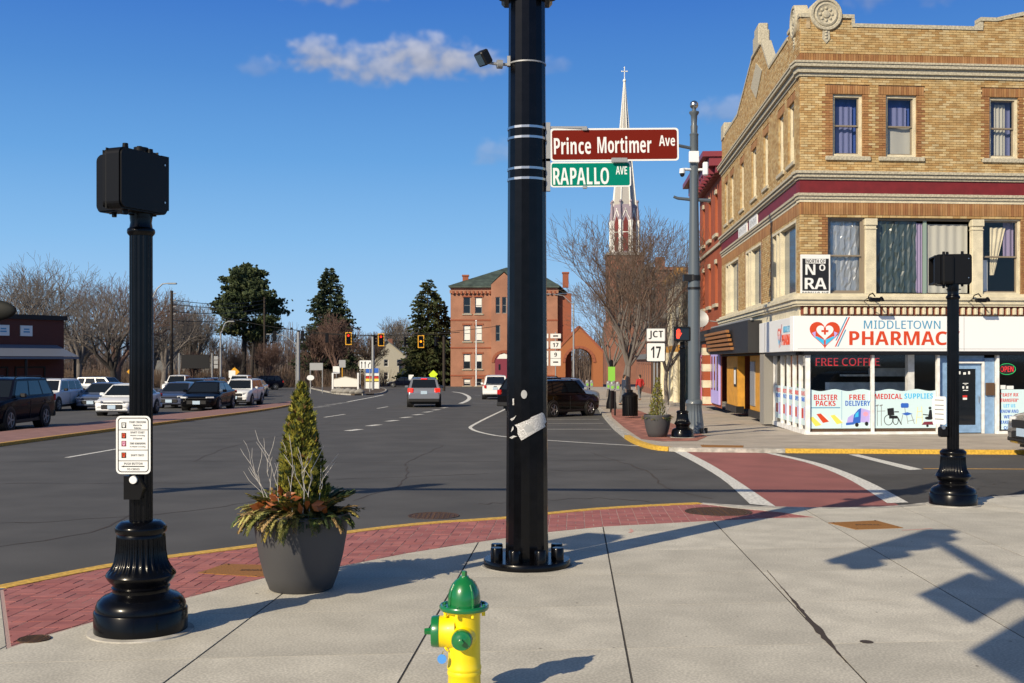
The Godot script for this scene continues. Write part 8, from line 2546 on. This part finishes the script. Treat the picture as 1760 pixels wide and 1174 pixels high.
func car(called: String, kind: String, label: String, category: String, paint_: Material, x: float, dist: float, turn: float, group := "", o := {}) -> Node3D:
	var s: Dictionary = CARS[kind]
	var L: float = s.L; var W: float = s.W; var H: float = s.H
	var k: float = o.get("scale", 1.0)
	var t := thing(called, label, category, G(x, dist, -0.10), turn, group)
	var hw := W / 2
	var rings := []
	for e in s.st:
		var z: float = (e[0] - 0.5) * L
		var w: float = hw * e[2]
		var y1: float = e[1]
		var y0: float = e[3]
		var half := [Vector2(0, y0), Vector2(w * 0.86, y0), Vector2(w * 0.96, y0 + 0.05), Vector2(w * 0.985, lerpf(y0, y1, 0.35)), Vector2(w, lerpf(y0, y1, 0.62)), Vector2(w * 0.985, y1 - 0.10), Vector2(w * 0.95, y1 - 0.035), Vector2(w * 0.88, y1 - 0.004), Vector2(w * 0.5, y1 + 0.018), Vector2(0, y1 + 0.025)]
		var ring := []
		for p in half: ring.append(Vector3(p.x, p.y, z))
		for i in range(half.size() - 2, -1, -1): ring.append(Vector3(-half[i].x, half[i].y, z))
		rings.append(ring)
	var b := MB.new()
	loft(b, rings)
	for e in [0, rings.size() - 1]:
		var c := Vector3(0, (s.st[e][1] + s.st[e][3]) / 2, rings[e][0].z)
		var nn := Vector3(0, 0, -1 if e == 0 else 1)
		for j in rings[e].size() - 1: b.tri(c, rings[e][j], rings[e][j + 1], nn, nn, nn)
	part("body", b, paint_, t)
	# cabin: sloped faces with panes let in 6 mm proud of the pillars
	var belt: float = s.belt
	var zb0: float = (s.cab[0] - 0.5) * L
	var zb1: float = (s.cab[1] - 0.5) * L
	var zr0: float = (s.cab[2] - 0.5) * L
	var zr1: float = (s.cab[3] - 0.5) * L
	var wb := hw * 0.93
	var wt := hw * (0.70 if kind == "sedan" else 0.76)
	var ry := H - 0.05
	var cb := MB.new()
	var B := [Vector3(-wb, belt - 0.04, zb0), Vector3(wb, belt - 0.04, zb0), Vector3(wb, belt - 0.04, zb1), Vector3(-wb, belt - 0.04, zb1)]
	var R := [Vector3(-wt, ry, zr0), Vector3(wt, ry, zr0), Vector3(wt, ry, zr1), Vector3(-wt, ry, zr1)]
	for i in 4:
		var n := (i + 1) % 4
		cb.face(B[i], B[n], R[n], R[i], (B[i] + B[n]) * Vector3(1, 0, 1) - Vector3(0, 0, (zb0 + zb1)) + Vector3(0, 0.1, 0))
	var rr := []
	for e in [[zr0 - 0.02, -0.015, 0.99], [zr0 + 0.12, 0.03, 1.0], [(zr0 + zr1) / 2, 0.05, 1.0], [zr1 - 0.12, 0.03, 1.0], [zr1 + 0.03, -0.015, 0.99]]:
		var ring := []
		for p in [Vector2(1.02, -0.02), Vector2(0.98, 0.3), Vector2(0.85, 0.7), Vector2(0.5, 0.95), Vector2(0, 1.0), Vector2(-0.5, 0.95), Vector2(-0.85, 0.7), Vector2(-0.98, 0.3), Vector2(-1.02, -0.02)]:
			ring.append(Vector3(p.x * wt * e[2], ry - 0.01 + p.y * (0.03 + e[1]), e[0]))
		rr.append(ring)
	loft(cb, rr)
	part("cabin", cb, paint_, t)
	var pane := func(called_: String, q: Array, u0: float, u1: float, v0: float, v1: float, out: Vector3) -> void:
		var P := func(u: float, v: float) -> Vector3: return q[0].lerp(q[1], u).lerp(q[3].lerp(q[2], u), v)
		var m := MB.new()
		var nn: Vector3 = (q[1] - q[0]).cross(q[3] - q[0]).normalized()
		if nn.dot(out) < 0.0: nn = -nn
		var d := nn * 0.006
		m.face(P.call(u0, v0) + d, P.call(u1, v0) + d, P.call(u1, v1) + d, P.call(u0, v1) + d, nn)
		part(called_, m, M.glass_dark, t)
	pane.call("windscreen", [B[0], B[1], R[1], R[0]], 0.05, 0.95, 0.10, 0.94, Vector3(0, 0.5, -1))
	pane.call("rear_window", [B[3], B[2], R[2], R[3]], 0.08, 0.92, 0.16 if kind == "suv" else 0.12, 0.90, Vector3(0, 0.5, 1))
	for w in s.panes:
		pane.call("side_window", [B[1], B[2], R[2], R[1]], w[0], w[1], 0.16, 0.90, Vector3.RIGHT)
		pane.call("side_window", [B[0], B[3], R[3], R[0]], w[0], w[1], 0.16, 0.90, Vector3.LEFT)
	# lower trim, bumpers, grille
	var st: Array = s.st
	var gh: float = st[1][1]
	sub("grille", Transform3D(), t, M.bumper, func(mb):
		mb.bev(Vector3(0, gh * (0.99 if kind == "sedan" else 0.90), -L / 2 - 0.004), Vector3(W * 0.50, 0.035 if kind == "sedan" else 0.17, 0.06), 0.012)
		mb.bev(Vector3(0, 0.44 if kind == "sedan" else 0.48, -L / 2 - 0.002), Vector3(W * 0.54, 0.20 if kind == "sedan" else 0.17, 0.06), 0.03))
	sub("front_bumper", Transform3D(), t, M.bumper if kind != "sedan" else paint_, func(mb): mb.bev(Vector3(0, st[0][3] - 0.02, -L / 2 + 0.06), Vector3(W * 0.80, 0.05 if kind == "sedan" else 0.09, 0.14), 0.02))
	sub("rear_bumper", Transform3D(), t, M.bumper if o.get("dark_bumper", kind == "suv") else paint_, func(mb): mb.bev(Vector3(0, st[-1][3] + 0.02, L / 2 - 0.02), Vector3(W * 0.92, 0.20, 0.14), 0.04))
	sub("sill", Transform3D(), t, M.bumper, func(mb): mb.box(Vector3(0, 0.25 if kind == "sedan" else 0.31, 0), Vector3(W * 0.965, 0.12, L * 0.5)))
	sub("underside", Transform3D(), t, M.bumper, func(mb): mb.box(Vector3(0, 0.27, 0), Vector3(W * 0.7, 0.14, L * 0.9)))
	for sx in [-1.0, 1.0]:
		sub("headlight", Transform3D(), t, M.lamp_clear, func(mb): mb.bev(Vector3(sx * hw * 0.70, gh * (1.04 if kind == "sedan" else 0.99) + 0.01, -L / 2 + 0.10), Vector3(0.40, 0.085 if kind == "sedan" else 0.12, 0.15), 0.025, Basis(Vector3.UP, -sx * 0.5)))
		sub("tail_light", Transform3D(), t, M.brake_glow if o.get("braking", false) else M.lamp_red, func(mb): mb.bev(Vector3(sx * hw * 0.80, 0.86 if kind == "sedan" else 0.98, L / 2 - 0.05), Vector3(0.30, 0.15 if kind == "sedan" else 0.24, 0.12), 0.03, Basis(Vector3.UP, sx * 0.35)))
		sub("mirror", Transform3D(), t, paint_ if not o.get("black_trim", false) else M.bumper, func(mb): mb.bev(Vector3(sx * (hw + 0.09), belt + 0.06, zb0 + 0.52), Vector3(0.2, 0.14, 0.12), 0.03))
		for e in [0.36, 0.62] if kind != "pickup" else [0.36, 0.5]:
			var dr := sub("door_handle", Transform3D(), t, paint_, func(mb): mb.bev(Vector3(sx * (hw * 0.99 + 0.006), belt - 0.20, (e - 0.5) * L + 0.55), Vector3(0.03, 0.03, 0.18), 0.008))
			sub("door_gap", Transform3D(), dr, M.bumper, func(mb): mb.box(Vector3(sx * (hw - 0.003), belt - 0.42, (e - 0.5) * L + 0.72), Vector3(0.012, 0.62, 0.012)))
		for wz in s.wb:
			var z: float = (wz - 0.5) * L
			var r: float = s.wr
			sub("wheel_arch", Transform3D(), t, M.bumper, func(mb): mb.cyl(Vector3(sx * (hw - 0.3), r + 0.02, z), Vector3(sx * (hw + 0.004), r + 0.02, z), r * 1.16, r * 1.16, 24))
			var ms := wheel_mesh(r)
			var wh := MeshInstance3D.new()
			wh.name = "wheel"
			wh.mesh = ms[0]
			wh.transform = Transform3D(Basis(Vector3.UP, 0.0 if sx < 0 else PI), Vector3(sx * (hw - 0.08), r, z))
			t.add_child(wh, true)
			piece("rim", 0, ms[1], M.rim if not o.get("black_trim", false) else M.galvanised, wh)
			piece("rim_well", 0, ms[2], M.bumper, wh)
	var pl := sub("number_plate", Transform3D(), t, M.plate, func(mb): mb.box(Vector3(0, 0.86 if kind != "sedan" else 0.72, L / 2 + 0.012), Vector3(0.36, 0.18, 0.014)))
	if o.get("front_plate", true):
		sub("number_plate", Transform3D(), t, M.plate, func(mb): mb.box(Vector3(0, 0.44 if kind == "sedan" else 0.55, -L / 2 - 0.05), Vector3(0.36, 0.17, 0.014)))
	if kind == "suv" and o.get("rails", true):
		sub("roof_rail", Transform3D(), t, M.bumper, func(mb):
			for sx in [-1.0, 1.0]: mb.tube([Vector3(sx * wt * 0.9, ry + 0.03, zr0 + 0.15), Vector3(sx * wt * 0.9, ry + 0.09, zr0 + 0.3), Vector3(sx * wt * 0.9, ry + 0.09, zr1 - 0.3), Vector3(sx * wt * 0.9, ry + 0.03, zr1 - 0.15)], 0.02, 0.02, 6))
	if o.get("braking", false):
		sub("high_brake_light", Transform3D(), t, M.brake_glow, func(mb): mb.box(Vector3(0, ry - 0.02, zr1 + 0.05), Vector3(0.34, 0.05, 0.05)))
	if kind == "pickup":
		sub("bed", Transform3D(), t, M.bumper, func(mb): mb.box(Vector3(0, 1.13, L * 0.30), Vector3(W * 0.78, 0.012, L * 0.34)))
		sub("tailgate_handle", Transform3D(), t, M.bumper, func(mb): mb.box(Vector3(0, 1.0, L / 2 + 0.004), Vector3(0.22, 0.06, 0.02)))
	if k != 1.0: t.scale = Vector3.ONE * k
	return t

func vehicles() -> void:
	var q := "cars waiting in the oncoming lanes"
	car("dark_suv", "suv", "dark navy sport utility car cut off by the left edge, nearest of the queue", "car", M.car_navy, -17.6, 39.1, PI, q, {"black_trim": true, "scale": 1.05})
	car("white_suv", "suv", "white sport utility car with dark windows behind the navy one at the left", "car", M.car_white, -24.0, 59.2, PI, q, {"black_trim": true, "scale": 0.98})
	car("blue_sedan", "sedan", "pale blue sedan half hidden between the white car and the white sedan", "car", M.car_greyblue, -22.0, 61.5, PI, q)
	car("white_sedan", "sedan", "white sedan facing the street, partly behind the fluted pole", "car", M.car_white, -17.95, 53.2, PI, q)
	car("grey_sedan", "sedan", "dark blue grey sedan right of the fluted pole behind the white one", "car", M.car_slate, -18.9, 64.8, PI, q)
	car("black_sedan", "sedan", "black sedan with a light blue front plate beside the brick median", "car", M.car_black, -16.15, 60.5, PI, q, {"scale": 1.05})
	car("white_suv", "suv", "white car just behind the black sedan at the queue's right side", "car", M.car_white, -16.55, 69.8, PI, q, {"scale": 0.96})
	car("dark_car", "suv", "dark blue car behind the grey sedan in the queue", "car", M.car_slate, -22.2, 80.0, PI, q, {"scale": 0.95})
	car("dark_sedan", "sedan", "dark sedan behind the black one, farther up the queue", "car", M.car_navy, -20.2, 84.0, PI, q)
	car("white_pickup", "pickup", "white pickup truck at the far left of the queue's end", "pickup truck", M.car_white, -31.3, 107, PI, q)
	car("white_pickup", "pickup", "white pickup truck standing highest behind the white car", "pickup truck", M.car_white, -25.0, 105, PI, q)
	car("dark_suv", "suv", "dark car with a pale windscreen between the queue and the message board", "car", M.car_slate, -24.6, 93.0, PI, q, {"scale": 0.96})
	car("silver_sedan", "sedan", "silver sedan far back in the queue below the yellow sign", "car", M.car_silver, -21.9, 96.0, PI, q)
	car("silver_suv", "suv", "silver car parked side on below the big bare tree", "car", M.car_silver, -33.5, 93.0, -PI / 2 - 0.2, "", {"rails": false})
	car("dark_suv", "suv", "dark blue sport utility car crossing far beyond the queue, side on", "car", M.car_navy, -30.2, 138, PI / 2 + 0.35, "", {"scale": 1.0})
	car("grey_wagon", "suv", "slate blue wagon driving away in the middle with red brake lights", "car", M.car_wagon, -5.15, 66.6, deg_to_rad(4), "", {"braking": true, "scale": 1.02, "front_plate": true})
	car("white_pickup", "pickup", "white pickup truck driving away left of the big black pole", "pickup truck", M.car_white, -1.25, 87.0, 0.0)
	car("black_suv", "suv", "black sport utility car parked aslant right of the big black pole", "car", M.car_black, 1.95, 51.0, deg_to_rad(-41), "cars parked at the right kerb", {"scale": 0.98})
	car("black_jeep", "suv", "black boxy car parked behind the black sport utility car", "car", M.car_black, 1.5, 57.0, deg_to_rad(-41), "cars parked at the right kerb", {"scale": 1.04})
	car("white_car", "suv", "white car parked beyond the two black ones, only its bonnet seen", "car", M.car_silver, 2.8, 62.0, deg_to_rad(-41), "cars parked at the right kerb")
	car("grey_suv", "suv", "grey sport utility car whose front enters at the right edge", "car", M.car_grey, 13.85, 25.35, PI / 2, "", {"scale": 1.06})
	car("dark_car", "sedan", "small dark car far off in the bend behind the fuel board", "car", M.car_navy, -15.8, 165, PI / 2)
	car("white_car", "sedan", "small white car far off left of the driving wagon", "car", M.car_white, -12.0, 160, 0.3)

# ---------------------------------------------------------------- people: one continuous skin meshed from tapered bones
func figure(bones: Array, cell: float, mb: MB) -> void:
	var lo := Vector3.ONE * 1e9
	var hi := -lo
	for b in bones:
		for i in 2:
			lo = lo.min(b[i] - Vector3.ONE * (b[2 + i] + cell * 2))
			hi = hi.max(b[i] + Vector3.ONE * (b[2 + i] + cell * 2))
	var n := Vector3i(((hi - lo) / cell).ceil())
	var val := PackedFloat32Array()
	val.resize((n.x + 1) * (n.y + 1) * (n.z + 1))
	var at := func(x: int, y: int, z: int) -> int: return (z * (n.y + 1) + y) * (n.x + 1) + x
	for z in n.z + 1:
		for y in n.y + 1:
			for x in n.x + 1:
				var p := lo + Vector3(x, y, z) * cell
				var s := 0.0
				for b in bones:
					var ab: Vector3 = b[1] - b[0]
					var h := clampf((p - b[0]).dot(ab) / maxf(ab.length_squared(), 1e-6), 0, 1)
					var d: float = (p - b[0] - ab * h).length() - lerpf(b[2], b[3], h)
					s += exp(-d * 55.0)
				val[(z * (n.y + 1) + y) * (n.x + 1) + x] = -log(maxf(s, 1e-20)) / 55.0
	var vert := {}
	for z in n.z:
		for y in n.y:
			for x in n.x:
				var c := Vector3.ZERO
				var k := 0
				for e in [[0, 0, 0, 1, 0, 0], [0, 1, 0, 1, 1, 0], [0, 0, 1, 1, 0, 1], [0, 1, 1, 1, 1, 1], [0, 0, 0, 0, 1, 0], [1, 0, 0, 1, 1, 0], [0, 0, 1, 0, 1, 1], [1, 0, 1, 1, 1, 1], [0, 0, 0, 0, 0, 1], [1, 0, 0, 1, 0, 1], [0, 1, 0, 0, 1, 1], [1, 1, 0, 1, 1, 1]]:
					var a: float = val[at.call(x + e[0], y + e[1], z + e[2])]
					var b: float = val[at.call(x + e[3], y + e[4], z + e[5])]
					if (a < 0) != (b < 0):
						c += Vector3(x + e[0], y + e[1], z + e[2]).lerp(Vector3(x + e[3], y + e[4], z + e[5]), a / (a - b))
						k += 1
				if k: vert[Vector3i(x, y, z)] = lo + c / k * cell
	var grad := func(p: Vector3) -> Vector3:
		var g := Vector3.ZERO
		for b in bones:
			var ab: Vector3 = b[1] - b[0]
			var h := clampf((p - b[0]).dot(ab) / maxf(ab.length_squared(), 1e-6), 0, 1)
			var d: Vector3 = p - b[0] - ab * h
			g += d.normalized() * exp(-(d.length() - lerpf(b[2], b[3], h)) * 55.0)
		return g.normalized()
	for z in range(1, n.z):
		for y in range(1, n.y):
			for x in range(1, n.x):
				var a: float = val[at.call(x, y, z)]
				for ax in 3:
					var o := Vector3i.ZERO
					o[ax] = 1
					if (a < 0) == (val[at.call(x + o.x, y + o.y, z + o.z)] < 0): continue
					var u := Vector3i.ZERO
					var w := Vector3i.ZERO
					u[(ax + 1) % 3] = 1
					w[(ax + 2) % 3] = 1
					var q := []
					for e in [Vector3i(x, y, z), Vector3i(x, y, z) - u, Vector3i(x, y, z) - u - w, Vector3i(x, y, z) - w]:
						if vert.has(e): q.append(vert[e])
					if q.size() == 4:
						var g := []
						for v in q: g.append(grad.call(v))
						mb.tri(q[0], q[1], q[2], g[0], g[1], g[2])
						mb.tri(q[0], q[2], q[3], g[0], g[2], g[3])

func person(label: String, at: Vector3, turn: float, top: Material) -> void:
	var t := thing("person", label, "person", at, turn)
	var skin := MB.new()
	# body, arms with hands and fingers, legs; mid stride, facing local -z
	var b := [[Vector3(0, 1.30, 0), Vector3(0, 1.02, 0), 0.13, 0.12], [Vector3(-0.07, 1.36, 0), Vector3(0.07, 1.36, 0), 0.10, 0.10], [Vector3(0, 1.42, 0), Vector3(0, 1.53, -0.01), 0.055, 0.05], [Vector3(0, 1.60, -0.01), Vector3(0, 1.66, -0.01), 0.085, 0.09], [Vector3(0, 1.57, -0.05), Vector3(0, 1.62, -0.075), 0.045, 0.05]]
	var jk := [[Vector3(0, 1.30, 0), Vector3(0, 0.98, 0.0), 0.155, 0.155], [Vector3(-0.09, 1.37, 0), Vector3(0.09, 1.37, 0), 0.105, 0.105]]
	var tr := [[Vector3(-0.06, 0.95, 0), Vector3(0.06, 0.95, 0), 0.125, 0.125]]
	for sx in [-1.0, 1.0]:
		var st: float = 0.13 * sx
		var sh := Vector3(sx * 0.20, 1.38, 0)
		var elb := Vector3(sx * 0.25, 1.12, 0.04 + st * 0.3)
		var wr := Vector3(sx * 0.24, 0.90, -0.06 + st * 0.4)
		b.append([sh, elb, 0.055, 0.045]); b.append([elb, wr, 0.042, 0.032]); b.append([wr, wr + Vector3(0, -0.08, -0.02), 0.032, 0.034])
		for k in 4: b.append([wr + Vector3((k - 1.5) * 0.006, -0.09, -0.035 + k * 0.018), wr + Vector3(-sx * 0.012, -0.155 + absf(k - 1.5) * 0.008, -0.03 + k * 0.016), 0.010, 0.009])
		b.append([wr + Vector3(0, -0.03, -0.03), wr + Vector3(-sx * 0.01, -0.085, -0.065), 0.011, 0.009])
		jk.append([sh, elb, 0.075, 0.062]); jk.append([elb, wr + Vector3(0, 0.03, 0), 0.058, 0.045])
		var hip := Vector3(sx * 0.09, 0.92, 0)
		var kn := Vector3(sx * 0.10, 0.50, -0.05 - st)
		var an := Vector3(sx * 0.10, 0.09, 0.04 - st * 1.6)
		b.append([hip, kn, 0.085, 0.058]); b.append([kn, an, 0.055, 0.038]); b.append([an + Vector3(0, -0.03, 0.03), an + Vector3(0, -0.045, -0.16), 0.042, 0.036])
		tr.append([hip, kn, 0.105, 0.075]); tr.append([kn, an + Vector3(0, 0.05, 0), 0.072, 0.058])
	figure(b, 0.022, skin)
	part("body", skin, M.skin, t)
	for e in [["jacket", jk, top], ["trousers", tr, M.jeans], ["hair", [[Vector3(0, 1.68, 0.02), Vector3(0, 1.62, 0.05), 0.092, 0.075]], M.hair]]:
		var m := MB.new()
		figure(e[1], 0.024, m)
		part(e[0], m, e[2], t)
	sub("shoe", Transform3D(), t, M.rubber, func(mb):
		for sx in [-1.0, 1.0]: mb.bev(Vector3(sx * 0.10, 0.04, -0.03 - 0.13 * sx * 1.6), Vector3(0.1, 0.085, 0.28), 0.03))

func people() -> void:
	person("person in a red jacket walking away on the far right pavement", G(8.85, 78.5), deg_to_rad(20), M.jacket_red)
	person("person in dark clothes standing beyond the parking meters", G(6.55, 66.0), deg_to_rad(-70), M.jacket_dark)
